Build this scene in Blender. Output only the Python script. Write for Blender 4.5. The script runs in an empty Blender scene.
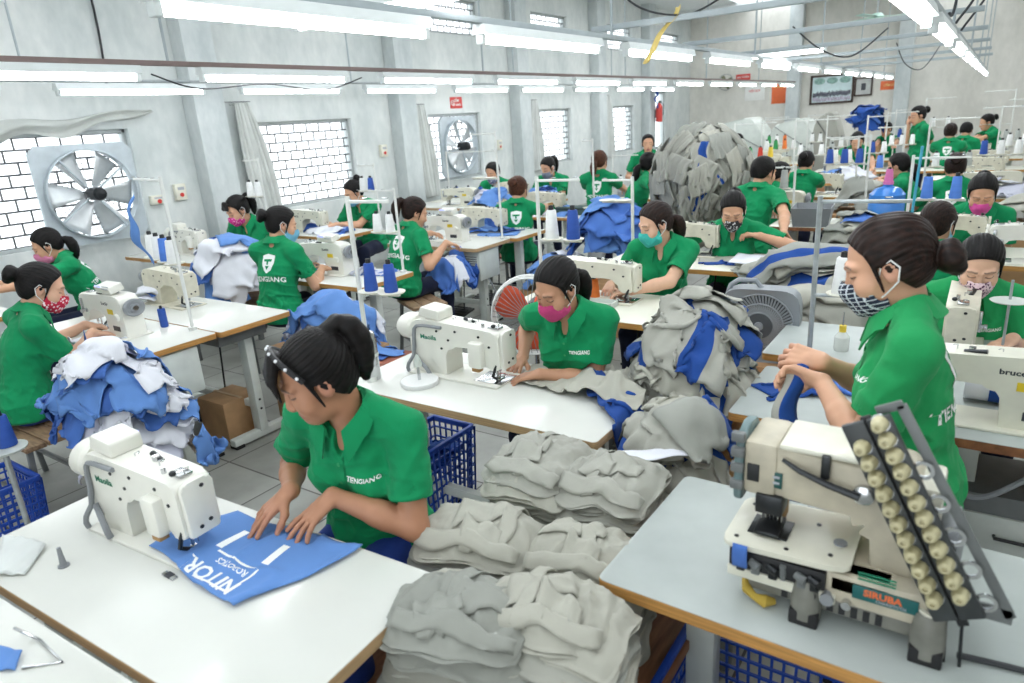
import bpy, bmesh, math, random, time
import numpy as np
from mathutils import Vector, Matrix, Euler
from mathutils.bvhtree import BVHTree

rnd = random.Random(7)
PI = math.pi
scene = bpy.context.scene
COL = scene.collection
V = Vector

# ------------------------------------------------------------------ camera frame (world: X right, Y into the room, Z up; metres)
CAM_H = 1.80
F_PX = 683.0
CX, CY = 512.0, 341.5
def _camera_axes():
    vx, vy, s = 1001.0, 88.0, -0.068
    Y = V((vx - CX, vy - CY, F_PX)); h = V((1, s, 0))
    X = -(Y - h * (Y.dot(Y) / Y.dot(h)))
    Y.normalize(); X.normalize()
    Z = X.cross(Y)
    if Z.y > 0: Z = -Z
    return X, Y, Z            # world axes expressed in camera axes (x right, y down, z forward)
AX, AY, AZ = _camera_axes()
def ray(x, y):
    d = V((x - CX, y - CY, F_PX))
    return V((AX.dot(d), AY.dot(d), AZ.dot(d)))
def at(x, y, z):
    r = ray(x, y); k = (z - CAM_H) / r.z
    return V((r.x * k, r.y * k, z))
def atY(x, y, Y):
    r = ray(x, y); k = Y / r.y
    return V((r.x * k, Y, r.z * k + CAM_H))
def atX(x, y, X):
    r = ray(x, y); k = X / r.x
    return V((X, r.y * k, r.z * k + CAM_H))

# ------------------------------------------------------------------ materials
MATS = {}
def _nt(name):
    m = bpy.data.materials.new(name); m.use_nodes = True
    nt = m.node_tree; b = nt.nodes.get('Principled BSDF')
    return m, nt, b
def lin(c):
    """sRGB 0-255 triple -> linear"""
    o = []
    for v in c:
        v = v / 255.0
        o.append(v / 12.92 if v <= 0.04045 else ((v + 0.055) / 1.055) ** 2.4)
    return tuple(o)
def mat(name, col, rough=0.5, metal=0.0, var=0.06, scale=12.0, bump=0.0, bscale=60.0, coat=0.0, sheen=0.0, coords='Object', stretch=None, spec=None, vcol=False, alpha=1.0, trans=0.0, hue=None):
    """a plain procedural surface: base colour mottled by noise, optional fine bump"""
    if name in MATS: return MATS[name]
    m, nt, b = _nt(name)
    c = lin(col)
    L = nt.links
    tc = nt.nodes.new('ShaderNodeTexCoord')
    src = tc.outputs[coords]
    if stretch:
        mp = nt.nodes.new('ShaderNodeMapping'); mp.inputs['Scale'].default_value = stretch
        L.new(src, mp.inputs['Vector']); src = mp.outputs['Vector']
    if var > 0:
        nz = nt.nodes.new('ShaderNodeTexNoise'); nz.inputs['Scale'].default_value = scale; nz.inputs['Detail'].default_value = 5
        L.new(src, nz.inputs['Vector'])
        rp = nt.nodes.new('ShaderNodeValToRGB')
        rp.color_ramp.elements[0].position = 0.3; rp.color_ramp.elements[1].position = 0.72
        d = hue or (1, 1, 1)
        rp.color_ramp.elements[0].color = (max(0, c[0] * (1 - var * 2.2 * d[0])), max(0, c[1] * (1 - var * 2.2 * d[1])), max(0, c[2] * (1 - var * 2.2 * d[2])), 1)
        rp.color_ramp.elements[1].color = (min(1, c[0] * (1 + var)), min(1, c[1] * (1 + var)), min(1, c[2] * (1 + var)), 1)
        L.new(nz.outputs['Fac'], rp.inputs['Fac'])
        out = rp.outputs['Color']
    else:
        rgb = nt.nodes.new('ShaderNodeRGB'); rgb.outputs[0].default_value = (*c, 1); out = rgb.outputs[0]
    if vcol:
        at_ = nt.nodes.new('ShaderNodeAttribute'); at_.attribute_name = 'tint'
        mx = nt.nodes.new('ShaderNodeMix'); mx.data_type = 'RGBA'; mx.blend_type = 'MULTIPLY'; mx.inputs['Factor'].default_value = 1
        L.new(out, mx.inputs['A']); L.new(at_.outputs['Color'], mx.inputs['B']); out = mx.outputs['Result']
    L.new(out, b.inputs['Base Color'])
    b.inputs['Roughness'].default_value = rough; b.inputs['Metallic'].default_value = metal
    if coat: b.inputs['Coat Weight'].default_value = coat
    if sheen:
        b.inputs['Sheen Weight'].default_value = sheen; b.inputs['Sheen Roughness'].default_value = 0.5
    if spec is not None: b.inputs['Specular IOR Level'].default_value = spec
    if alpha < 1: b.inputs['Alpha'].default_value = alpha
    if trans: b.inputs['Transmission Weight'].default_value = trans
    if bump > 0:
        n2 = nt.nodes.new('ShaderNodeTexNoise'); n2.inputs['Scale'].default_value = bscale; n2.inputs['Detail'].default_value = 3
        L.new(src, n2.inputs['Vector'])
        bp = nt.nodes.new('ShaderNodeBump'); bp.inputs['Strength'].default_value = bump; bp.inputs['Distance'].default_value = 0.004
        L.new(n2.outputs['Fac'], bp.inputs['Height']); L.new(bp.outputs['Normal'], b.inputs['Normal'])
    MATS[name] = m
    return m
def emit(name, col, strength):
    if name in MATS: return MATS[name]
    m, nt, b = _nt(name)
    c = lin(col)
    b.inputs['Base Color'].default_value = (*c, 1)
    b.inputs['Emission Color'].default_value = (*c, 1)
    b.inputs['Emission Strength'].default_value = strength
    MATS[name] = m
    return m

# ------------------------------------------------------------------ object helpers
def link(name, me, parent=None, loc=None):
    o = bpy.data.objects.new(name, me); COL.objects.link(o)
    if parent is not None: o.parent = parent
    if loc is not None: o.location = loc
    return o
def tag(o, label=None, cat=None, group=None, kind=None):
    if label: o['label'] = label
    if cat: o['category'] = cat
    if group: o['group'] = group
    if kind: o['kind'] = kind
    return o
def thing(name, label, cat, loc=(0, 0, 0), rz=0.0, group=None):
    o = bpy.data.objects.new(name, None); COL.objects.link(o)
    o.empty_display_size = 0.1
    o.location = loc; o.rotation_euler = (0, 0, rz)
    return tag(o, label, cat, group)
def dup(root, loc, rz=0.0, label=None, group=None, scale=None):
    """a copy of a thing with copies of its parts and sub-parts"""
    r = root.copy(); COL.objects.link(r); r.location = loc; r.rotation_euler = (0, 0, rz)
    if scale: r.scale = scale
    if label: r['label'] = label
    if group: r['group'] = group
    for ch in list(root.children):
        c = ch.copy(); COL.objects.link(c); c.parent = r
        for g in ch.children:
            d = g.copy(); COL.objects.link(d); d.parent = c
    return r
ORD = ['first', 'second', 'third', 'fourth', 'fifth', 'sixth', 'seventh', 'eighth', 'ninth', 'tenth', 'eleventh', 'twelfth', 'thirteenth', 'fourteenth', 'fifteenth', 'sixteenth', 'seventeenth', 'eighteenth', 'nineteenth', 'twentieth', 'twenty-first', 'twenty-second', 'twenty-third', 'twenty-fourth', 'twenty-fifth', 'twenty-sixth']

def frame(d, up=V((0, 0, 1))):
    """3x3 with z along d"""
    z = V(d).normalized()
    if abs(z.dot(up)) > 0.98: up = V((1, 0, 0)) if abs(z.x) < 0.9 else V((0, 1, 0))
    x = up.cross(z).normalized(); y = z.cross(x)
    return Matrix((x, y, z)).transposed()

_BOX = {}
class MB:
    """collects shapes, builds ONE mesh object"""
    def __init__(s): s.v = []; s.f = []; s.m = []; s.cur = 0; s.X = None
    def add(s, vs, fs, M=None):
        b = len(s.v)
        if M is not None: vs = [M @ V(v) for v in vs]
        if s.X is not None: vs = [s.X @ V(v) for v in vs]
        s.v.extend([tuple(v) for v in vs]); s.f.extend([tuple(i + b for i in f) for f in fs]); s.m.extend([s.cur] * len(fs))
        return s
    def use(s, i): s.cur = i; return s
    def box(s, c, size, bev=0.0, rot=None, seg=2):
        key = (tuple(round(x, 5) for x in size), round(bev, 5), seg)
        if key not in _BOX:
            bm = bmesh.new(); bmesh.ops.create_cube(bm, size=1)
            for v in bm.verts: v.co = V((v.co.x * size[0], v.co.y * size[1], v.co.z * size[2]))
            if bev > 0:
                bev_ = min(bev, min(size) * 0.49)
                bmesh.ops.bevel(bm, geom=bm.edges[:], offset=bev_, segments=seg, profile=0.5, affect='EDGES')
            bm.verts.index_update()
            _BOX[key] = ([v.co.copy() for v in bm.verts], [[v.index for v in f.verts] for f in bm.faces]); bm.free()
        M = Matrix.Translation(V(c))
        if rot is not None: M = M @ (rot.to_4x4() if not isinstance(rot, Euler) else rot.to_matrix().to_4x4())
        return s.add(*_BOX[key], M)
    def boxr(s, x0, x1, y0, y1, z0, z1, bev=0.0, seg=2):
        return s.box(((x0 + x1) / 2, (y0 + y1) / 2, (z0 + z1) / 2), (x1 - x0, y1 - y0, z1 - z0), bev, None, seg)
    def beam(s, a, b, w, h, bev=0.0, up=V((0, 0, 1))):
        a = V(a); b = V(b); R = frame(b - a, up)
        return s.box((a + b) / 2, (w, h, (b - a).length), bev, R)
    def cyl(s, a, b, r0, r1=None, n=16, caps=True):
        a = V(a); b = V(b); r1 = r0 if r1 is None else r1
        R = frame(b - a); vs = []; fs = []
        for p, r in ((a, r0), (b, r1)):
            for i in range(n):
                t = 2 * PI * i / n; vs.append(p + R @ V((r * math.cos(t), r * math.sin(t), 0)))
        for i in range(n):
            j = (i + 1) % n; fs.append((i, j, n + j, n + i))
        if caps: fs.append(tuple(range(n - 1, -1, -1))); fs.append(tuple(range(n, 2 * n)))
        return s.add(vs, fs)
    def lathe(s, prof, o=(0, 0, 0), d=(0, 0, 1), n=20, cap=True):
        """prof: list of (r, h) along axis d from o"""
        R = frame(V(d)); o = V(o); vs = []; fs = []
        for r, h in prof:
            for i in range(n):
                t = 2 * PI * i / n; vs.append(o + R @ V((r * math.cos(t), r * math.sin(t), h)))
        for k in range(len(prof) - 1):
            for i in range(n):
                j = (i + 1) % n; fs.append((k * n + i, k * n + j, (k + 1) * n + j, (k + 1) * n + i))
        if cap:
            fs.append(tuple(range(n - 1, -1, -1))); q = (len(prof) - 1) * n; fs.append(tuple(range(q, q + n)))
        return s.add(vs, fs)
    def tube(s, pts, r, n=8, closed=False, caps=True):
        pts = [V(p) for p in pts]; N = len(pts); vs = []; fs = []
        rr = r if isinstance(r, (list, tuple)) else [r] * N
        prev = None
        for i, p in enumerate(pts):
            a = pts[(i - 1) % N] if (closed or i > 0) else p
            b = pts[(i + 1) % N] if (closed or i < N - 1) else p
            d = (b - a)
            if d.length < 1e-9: d = V((0, 0, 1))
            d.normalize()
            if prev is None:
                R = frame(d); x = R.col[0].copy()
            else:
                x = prev - d * prev.dot(d)
                if x.length < 1e-6: x = frame(d).col[0].copy()
                x.normalize()
            y = d.cross(x); prev = x
            for k in range(n):
                t = 2 * PI * k / n; vs.append(p + x * (rr[i] * math.cos(t)) + y * (rr[i] * math.sin(t)))
        for i in range(N if closed else N - 1):
            j = (i + 1) % N
            for k in range(n):
                l = (k + 1) % n; fs.append((i * n + k, i * n + l, j * n + l, j * n + k))
        if caps and not closed:
            fs.append(tuple(range(n - 1, -1, -1))); fs.append(tuple(range((N - 1) * n, N * n)))
        return s.add(vs, fs)
    def prism(s, out, M, depth, bev=0.0, seg=2):
        """outline (list of 2-D points, CCW) in M's xy plane, from z=-depth/2 to depth/2, bevelled rim"""
        bm = bmesh.new(); bo = [bm.verts.new((x, y, -depth / 2)) for x, y in out]; to = [bm.verts.new((x, y, depth / 2)) for x, y in out]
        n = len(out)
        bm.faces.new(bo[::-1]); bm.faces.new(to)
        for i in range(n): bm.faces.new((bo[i], bo[(i + 1) % n], to[(i + 1) % n], to[i]))
        if bev > 0:
            es = [e for e in bm.edges if abs(e.verts[0].co.z - e.verts[1].co.z) < 1e-7]
            bmesh.ops.bevel(bm, geom=es, offset=bev, segments=seg, profile=0.5, affect='EDGES', clamp_overlap=True)
        bm.verts.index_update()
        vs = [v.co.copy() for v in bm.verts]; fs = [[v.index for v in f.verts] for f in bm.faces]; bm.free()
        return s.add(vs, fs, M)
    def ball(s, c, r, M=None, nu=16, nv=10):
        rx, ry, rz = r if isinstance(r, (tuple, list)) else (r, r, r)
        vs = [(0, 0, -rz)]; fs = []
        for j in range(1, nv):
            p = -PI / 2 + PI * j / nv
            for i in range(nu):
                t = 2 * PI * i / nu; vs.append((rx * math.cos(p) * math.cos(t), ry * math.cos(p) * math.sin(t), rz * math.sin(p)))
        vs.append((0, 0, rz)); top = len(vs) - 1
        for i in range(nu):
            k = (i + 1) % nu; fs.append((0, 1 + k, 1 + i)); fs.append((top, 1 + (nv - 2) * nu + i, 1 + (nv - 2) * nu + k))
            for j in range(nv - 2): fs.append((1 + j * nu + i, 1 + j * nu + k, 1 + (j + 1) * nu + k, 1 + (j + 1) * nu + i))
        T = Matrix.Translation(V(c))
        if M is not None: T = T @ M.to_4x4()
        return s.add(vs, fs, T)
    def grid(s, P):
        """P: rows of points"""
        nr, nc = len(P), len(P[0]); vs = [p for r in P for p in r]
        fs = [(i * nc + j, i * nc + j + 1, (i + 1) * nc + j + 1, (i + 1) * nc + j) for i in range(nr - 1) for j in range(nc - 1)]
        return s.add(vs, fs)
    def mesh(s, name, mats, ang=35):
        me = bpy.data.meshes.new(name); me.from_pydata(s.v, [], s.f)
        ms = mats if isinstance(mats, (list, tuple)) else [mats]
        for m in ms: me.materials.append(m)
        if len(ms) > 1: me.polygons.foreach_set('material_index', s.m)
        finish(me, ang)
        return me
    def build(s, name, mats, parent=None, ang=35, loc=None):
        return link(name, s.mesh(name, mats, ang), parent, loc)
def finish(me, ang=35):
    me.polygons.foreach_set('use_smooth', [True] * len(me.polygons))
    if ang is not None: me.set_sharp_from_angle(angle=math.radians(ang))
    me.update()
def rounded(pts, r, n=4):
    """round the corners of a 2-D polygon"""
    out = []; N = len(pts)
    rr = r if isinstance(r, (list, tuple)) else [r] * N
    for i in range(N):
        p = V(pts[i]).to_2d(); a = V(pts[i - 1]).to_2d(); b = V(pts[(i + 1) % N]).to_2d()
        q = min(rr[i], (a - p).length * 0.45, (b - p).length * 0.45)
        if q <= 1e-6: out.append((p.x, p.y)); continue
        p0 = p + (a - p).normalized() * q; p1 = p + (b - p).normalized() * q
        for k in range(n + 1):
            t = k / n
            c = p0 * (1 - t) ** 2 + p * 2 * t * (1 - t) + p1 * t * t
            out.append((c.x, c.y))
    return out
def XZ(y=0.0):
    """plane whose 2-D x is world X, 2-D y is world Z (extruded along Y)"""
    return Matrix(((1, 0, 0, 0), (0, 0, -1, y), (0, 1, 0, 0), (0, 0, 0, 1)))
def YZ(x=0.0):
    return Matrix(((0, 0, 1, x), (1, 0, 0, 0), (0, 1, 0, 0), (0, 0, 0, 1)))
_TXT = {}
def text_mesh(txt, size, bold=0.0, shear=0.0, res=2):
    """flat letters as verts/faces, centred, height about size"""
    key = (txt, size, bold, shear)
    if key in _TXT: return _TXT[key]
    cu = bpy.data.curves.new('letters', 'FONT'); cu.body = txt; cu.size = size; cu.align_x = 'CENTER'; cu.align_y = 'CENTER'
    cu.offset = bold; cu.shear = shear; cu.resolution_u = res
    o = bpy.data.objects.new('letters', cu); COL.objects.link(o)
    dg = bpy.context.evaluated_depsgraph_get(); dg.update()
    me = o.evaluated_get(dg).to_mesh()
    r = ([v.co.copy() for v in me.vertices], [tuple(p.vertices) for p in me.polygons])
    o.evaluated_get(dg).to_mesh_clear()
    bpy.data.objects.remove(o); bpy.data.curves.remove(cu)
    _TXT[key] = r
    return r
# ------------------------------------------------------------------ smooth implicit shapes -> one continuous quad mesh
def wob(x, y, z, seed, freq, n=5):
    """cheap smooth 3-D noise in about -1..1"""
    r = np.random.RandomState(seed); o = 0
    for i in range(n):
        d = r.normal(size=3); d = d / np.linalg.norm(d) * freq * (0.6 + 0.9 * r.rand()); ph = r.rand() * 6.28
        o = o + np.sin(x * d[0] + y * d[1] + z * d[2] + ph)
    return (o / (n ** 0.5) * 0.8).astype(np.float32)
class Field:
    def __init__(s, lo, hi, h):
        s.h = h; s.lo = np.array(lo, float); s.n = np.maximum(np.ceil((np.array(hi, float) - s.lo) / h).astype(int) + 1, 4)
        s.D = np.full(tuple(s.n), 1.0, np.float32)
        s.ax = [(s.lo[i] + np.arange(s.n[i]) * h).astype(np.float32) for i in range(3)]
    def sub(s, lo, hi):
        i0 = np.clip(np.floor((np.array(lo) - s.lo) / s.h).astype(int), 0, s.n - 1)
        i1 = np.clip(np.ceil((np.array(hi) - s.lo) / s.h).astype(int) + 1, 1, s.n)
        if np.any(i1 <= i0): return None
        sl = tuple(slice(a, b) for a, b in zip(i0, i1))
        return sl, s.ax[0][sl[0]][:, None, None], s.ax[1][sl[1]][None, :, None], s.ax[2][sl[2]][None, None, :]
    def put(s, sl, d, k, op):
        A = s.D[sl]
        if op == 'add':
            if k <= 0: s.D[sl] = np.minimum(A, d); return
            h = np.clip(0.5 + 0.5 * (A - d) / k, 0, 1); s.D[sl] = A * (1 - h) + d * h - k * h * (1 - h)
        else:
            d = -d if op == 'sub' else d
            if k <= 0: s.D[sl] = np.maximum(A, d); return
            h = np.clip(0.5 - 0.5 * (A - d) / k, 0, 1); s.D[sl] = A * (1 - h) + d * h + k * h * (1 - h)
    def cone(s, a, b, ra, rb, k=0.01, op='add', flat=False, hollow=None):
        a = np.array(a, float); b = np.array(b, float); m = max(ra, rb) + k + 2.5 * s.h
        q = s.sub(np.minimum(a, b) - m, np.maximum(a, b) + m)
        if q is None: return
        sl, x, y, z = q; ab = b - a; L2 = max(ab @ ab, 1e-12)
        px, py, pz = x - a[0], y - a[1], z - a[2]
        t0 = (px * ab[0] + py * ab[1] + pz * ab[2]) / L2
        t = np.clip(t0, 0, 1)
        d = np.sqrt((px - t * ab[0]) ** 2 + (py - t * ab[1]) ** 2 + (pz - t * ab[2]) ** 2) - (ra + (rb - ra) * t)
        if flat:   # cut square at b
            d = np.maximum(d, (t0 - 1) * math.sqrt(L2))
        s.put(sl, d.astype(np.float32), k, op)
    def ell(s, c, r, R=None, k=0.01, op='add'):
        c = np.array(c, float); r = np.array(r, float) if not np.isscalar(r) else np.array([r] * 3, float)
        m = r.max() + k + 2.5 * s.h
        q = s.sub(c - m, c + m)
        if q is None: return
        sl, x, y, z = q; px, py, pz = x - c[0], y - c[1], z - c[2]
        if R is not None:
            R = np.array(R); px, py, pz = (px * R[0, i] + py * R[1, i] + pz * R[2, i] for i in range(3))
        k0 = np.sqrt((px / r[0]) ** 2 + (py / r[1]) ** 2 + (pz / r[2]) ** 2) + 1e-9
        k1 = np.sqrt((px / r[0] ** 2) ** 2 + (py / r[1] ** 2) ** 2 + (pz / r[2] ** 2) ** 2) + 1e-9
        s.put(sl, (k0 * (k0 - 1) / k1).astype(np.float32), k, op)
    def fn(s, lo, hi, f, k=0.0, op='add'):
        q = s.sub(lo, hi)
        if q is None: return
        sl, x, y, z = q
        s.put(sl, np.broadcast_to(f(x, y, z), s.D[sl].shape).astype(np.float32), k, op)
    def shift(s, lo, hi, f):
        q = s.sub(lo, hi)
        if q is None: return
        sl, x, y, z = q; s.D[sl] += f(x, y, z)
    def sample(s, P):
        g = (np.asarray(P) - s.lo) / s.h; i = np.clip(np.floor(g).astype(int), 0, s.n - 2); t = g - i
        o = 0
        for a in (0, 1):
            for b in (0, 1):
                for c in (0, 1):
                    w = (t[:, 0] if a else 1 - t[:, 0]) * (t[:, 1] if b else 1 - t[:, 1]) * (t[:, 2] if c else 1 - t[:, 2])
                    o = o + w * s.D[i[:, 0] + a, i[:, 1] + b, i[:, 2] + c]
        return o
    def mesh(s):
        D = s.D
        # pad outside so that the surface closes
        for ax in range(3):
            sl = [slice(None)] * 3
            for e in (0, -1):
                sl[ax] = e; D[tuple(sl)] = np.maximum(D[tuple(sl)], s.h * 0.5)
        ins = D < 0
        nx, ny, nz = D.shape
        cnt = np.zeros((nx - 1, ny - 1, nz - 1), np.uint8)
        for a in (0, 1):
            for b in (0, 1):
                for c in (0, 1):
                    cnt += ins[a:nx - 1 + a, b:ny - 1 + b, c:nz - 1 + c]
        act = np.argwhere((cnt > 0) & (cnt < 8))
        if len(act) == 0: return np.zeros((0, 3)), np.zeros((0, 4), int)
        idx = np.full(cnt.shape, -1, np.int32); idx[act[:, 0], act[:, 1], act[:, 2]] = np.arange(len(act))
        P = np.zeros((len(act), 3)); W = np.zeros(len(act))
        corners = [(a, b, c) for a in (0, 1) for b in (0, 1) for c in (0, 1)]
        val = {c: D[act[:, 0] + c[0], act[:, 1] + c[1], act[:, 2] + c[2]] for c in corners}
        for c in corners:
            for ax in range(3):
                if c[ax] == 0:
                    e = list(c); e[ax] = 1; e = tuple(e)
                    u, w = val[c], val[e]; cr = (u < 0) != (w < 0)
                    t = np.where(cr, u / np.where(cr, u - w, 1), 0)
                    p = np.zeros((len(act), 3)); p[:] = c; p[:, ax] = t
                    P[cr] += p[cr]; W[cr] += 1
        P = s.lo + (act + P / W[:, None]) * s.h
        Q = []
        for ax in range(3):
            o1, o2 = (ax + 1) % 3, (ax + 2) % 3
            sa = [slice(None)] * 3; sb = [slice(None)] * 3; sa[ax] = slice(0, -1); sb[ax] = slice(1, None)
            A = ins[tuple(sa)]; B = ins[tuple(sb)]
            e = np.argwhere(A != B)
            e = e[(e[:, o1] > 0) & (e[:, o2] > 0) & (e[:, o1] < D.shape[o1] - 1) & (e[:, o2] < D.shape[o2] - 1)]
            if len(e) == 0: continue
            fl = A[e[:, 0], e[:, 1], e[:, 2]]
            q = []
            for d1, d2 in ((-1, -1), (0, -1), (0, 0), (-1, 0)):
                k = e.copy(); k[:, o1] += d1; k[:, o2] += d2
                q.append(idx[k[:, 0], k[:, 1], k[:, 2]])
            q = np.stack(q, 1)
            q[~fl] = q[~fl][:, ::-1]
            Q.append(q)
        Q = np.concatenate(Q)
        return P, Q
def smooth_pts(P, Q, it=1, lam=0.5):
    for _ in range(it):
        S = np.zeros_like(P); C = np.zeros(len(P))
        for a in range(4):
            b = (a + 1) % 4
            np.add.at(S, Q[:, a], P[Q[:, b]]); np.add.at(C, Q[:, a], 1)
            np.add.at(S, Q[:, b], P[Q[:, a]]); np.add.at(C, Q[:, b], 1)
        P = P * (1 - lam) + lam * S / np.maximum(C, 1)[:, None]
    return P
def np_mesh(name, P, Q, mats, tint=None, ang=None):
    me = bpy.data.meshes.new(name)
    n, m = len(P), len(Q); k = Q.shape[1]
    me.vertices.add(n); me.vertices.foreach_set('co', np.ascontiguousarray(P, np.float32).ravel())
    me.loops.add(m * k); me.loops.foreach_set('vertex_index', np.ascontiguousarray(Q, np.int32).ravel())
    me.polygons.add(m); me.polygons.foreach_set('loop_start', np.arange(0, m * k, k, dtype=np.int32))
    me.update(calc_edges=True)
    for mm in (mats if isinstance(mats, (list, tuple)) else [mats]): me.materials.append(mm)
    if tint is not None:
        a = me.color_attributes.new('tint', 'FLOAT_COLOR', 'POINT')
        t = np.ones((n, 4), np.float32); t[:, :3] = tint; a.data.foreach_set('color', t.ravel())
    finish(me, ang)
    return me
# ------------------------------------------------------------------ people
def rx(a): return Matrix.Rotation(math.radians(a), 3, 'X')
def ry(a): return Matrix.Rotation(math.radians(a), 3, 'Y')
def rz_(a): return Matrix.Rotation(math.radians(a), 3, 'Z')
SKIN = mat('skin', (255, 255, 255), rough=0.5, var=0.03, scale=30, vcol=True, bump=0.05, bscale=220)
def hair_mat(name, c, c2):
    if name in MATS: return MATS[name]
    m, nt, b = _nt(name); L = nt.links
    tc = nt.nodes.new('ShaderNodeTexCoord'); mp = nt.nodes.new('ShaderNodeMapping'); mp.inputs['Scale'].default_value = (150, 28, 60)
    nz = nt.nodes.new('ShaderNodeTexNoise'); nz.inputs['Scale'].default_value = 1; nz.inputs['Detail'].default_value = 4
    rp = nt.nodes.new('ShaderNodeValToRGB'); rp.color_ramp.elements[0].position = 0.35; rp.color_ramp.elements[1].position = 0.75
    rp.color_ramp.elements[0].color = (*lin(c), 1); rp.color_ramp.elements[1].color = (*lin(c2), 1)
    L.new(tc.outputs['Object'], mp.inputs['Vector']); L.new(mp.outputs['Vector'], nz.inputs['Vector']); L.new(nz.outputs['Fac'], rp.inputs['Fac']); L.new(rp.outputs['Color'], b.inputs['Base Color'])
    bp = nt.nodes.new('ShaderNodeBump'); bp.inputs['Strength'].default_value = 0.45; bp.inputs['Distance'].default_value = 0.003
    L.new(nz.outputs['Fac'], bp.inputs['Height']); L.new(bp.outputs['Normal'], b.inputs['Normal'])
    b.inputs['Roughness'].default_value = 0.5; b.inputs['Specular IOR Level'].default_value = 0.22
    MATS[name] = m; return m
HAIR = {'black': hair_mat('hair_black', (9, 8, 9), (26, 21, 20)), 'brown': hair_mat('hair_brown', (20, 13, 11), (52, 33, 27)), 'auburn': hair_mat('hair_auburn', (50, 27, 18), (100, 60, 40))}
def weave_mat(name, c, var=0.07, rough=0.85, sc=7.0):
    """knitted / woven cloth: fine crossed ribs and a slow mottle"""
    if name in MATS: return MATS[name]
    m = mat(name, c, rough=rough, var=var, scale=sc, sheen=0.06, spec=0.2)
    nt = m.node_tree; L = nt.links; b = nt.nodes['Principled BSDF']
    tc = nt.nodes.new('ShaderNodeTexCoord'); nz = nt.nodes.new('ShaderNodeTexNoise'); nz.inputs['Scale'].default_value = 420; nz.inputs['Detail'].default_value = 2
    n3 = nt.nodes.new('ShaderNodeTexNoise'); n3.inputs['Scale'].default_value = 26; n3.inputs['Detail'].default_value = 3
    ad = nt.nodes.new('ShaderNodeMath'); ad.operation = 'MULTIPLY_ADD'; ad.inputs[1].default_value = 0.25
    L.new(tc.outputs['Object'], nz.inputs['Vector']); L.new(tc.outputs['Object'], n3.inputs['Vector'])
    L.new(nz.outputs['Fac'], ad.inputs[0]); L.new(n3.outputs['Fac'], ad.inputs[2])
    bp = nt.nodes.new('ShaderNodeBump'); bp.inputs['Strength'].default_value = 0.35; bp.inputs['Distance'].default_value = 0.006
    L.new(ad.outputs[0], bp.inputs['Height']); L.new(bp.outputs['Normal'], b.inputs['Normal'])
    return m
GREEN = weave_mat('green_pique', (18, 140, 88), var=0.06)
GREEN2 = weave_mat('green_pique_light', (38, 154, 90), var=0.06)
NAVY = weave_mat('navy_trousers', (28, 34, 58))
BLUEJ = weave_mat('blue_trousers', (34, 62, 140))
WHITE_INK = mat('white_print', (244, 246, 244), rough=0.6, var=0)
BUTTON = mat('green_button', (30, 150, 90), rough=0.3, var=0)
SHOE = mat('dark_sandal', (40, 36, 38), rough=0.6)
LOOP = mat('mask_elastic', (235, 235, 235), rough=0.8, var=0)
def print_mat(name, base, ink, scale, kind='dots', thr=0.35):
    if name in MATS: return MATS[name]
    m, nt, b = _nt(name); L = nt.links
    tc = nt.nodes.new('ShaderNodeTexCoord'); rp = nt.nodes.new('ShaderNodeValToRGB'); rp.color_ramp.interpolation = 'CONSTANT'
    rp.color_ramp.elements[0].color = (*lin(ink), 1); rp.color_ramp.elements[1].color = (*lin(base), 1); rp.color_ramp.elements[1].position = thr
    if kind == 'dots':
        t = nt.nodes.new('ShaderNodeTexVoronoi'); t.inputs['Scale'].default_value = scale; L.new(tc.outputs['Object'], t.inputs['Vector']); L.new(t.outputs['Distance'], rp.inputs['Fac'])
        L.new(rp.outputs['Color'], b.inputs['Base Color'])
    else:   # tartan check: two crossed wave bands
        o = []
        for d in ('X', 'Z'):
            w = nt.nodes.new('ShaderNodeTexWave'); w.bands_direction = d; w.inputs['Scale'].default_value = scale; L.new(tc.outputs['Object'], w.inputs['Vector']); o.append(w)
        mx = nt.nodes.new('ShaderNodeMath'); mx.operation = 'MAXIMUM'; L.new(o[0].outputs['Fac'], mx.inputs[0]); L.new(o[1].outputs['Fac'], mx.inputs[1])
        L.new(mx.outputs[0], rp.inputs['Fac']); L.new(rp.outputs['Color'], b.inputs['Base Color'])
    b.inputs['Roughness'].default_value = 0.85
    MATS[name] = m; return m
MASK = dict(
    pink=weave_mat('mask_pink', (206, 74, 132)), hotpink=weave_mat('mask_hot_pink', (232, 92, 172)), palepink=weave_mat('mask_pale_pink', (226, 140, 178)), teal=weave_mat('mask_teal', (72, 196, 186)), blue=weave_mat('mask_blue', (120, 184, 216)),
    red=print_mat('mask_red_print', (196, 34, 66), (240, 220, 226), 70, thr=0.38), magenta=print_mat('mask_magenta_print', (206, 44, 140), (244, 196, 220), 75, thr=0.33),
    check=print_mat('mask_navy_check', (206, 214, 220), (30, 38, 58), 26, 'check', thr=0.90), dark=print_mat('mask_dark_print', (44, 42, 46), (220, 220, 220), 60, thr=0.4),
    floral=print_mat('mask_floral', (226, 200, 206), (92, 52, 84), 85, thr=0.42), grey=weave_mat('mask_grey', (134, 142, 156)), greyblue=print_mat('mask_grey_print', (92, 104, 140), (220, 224, 232), 70, thr=0.34))

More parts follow.
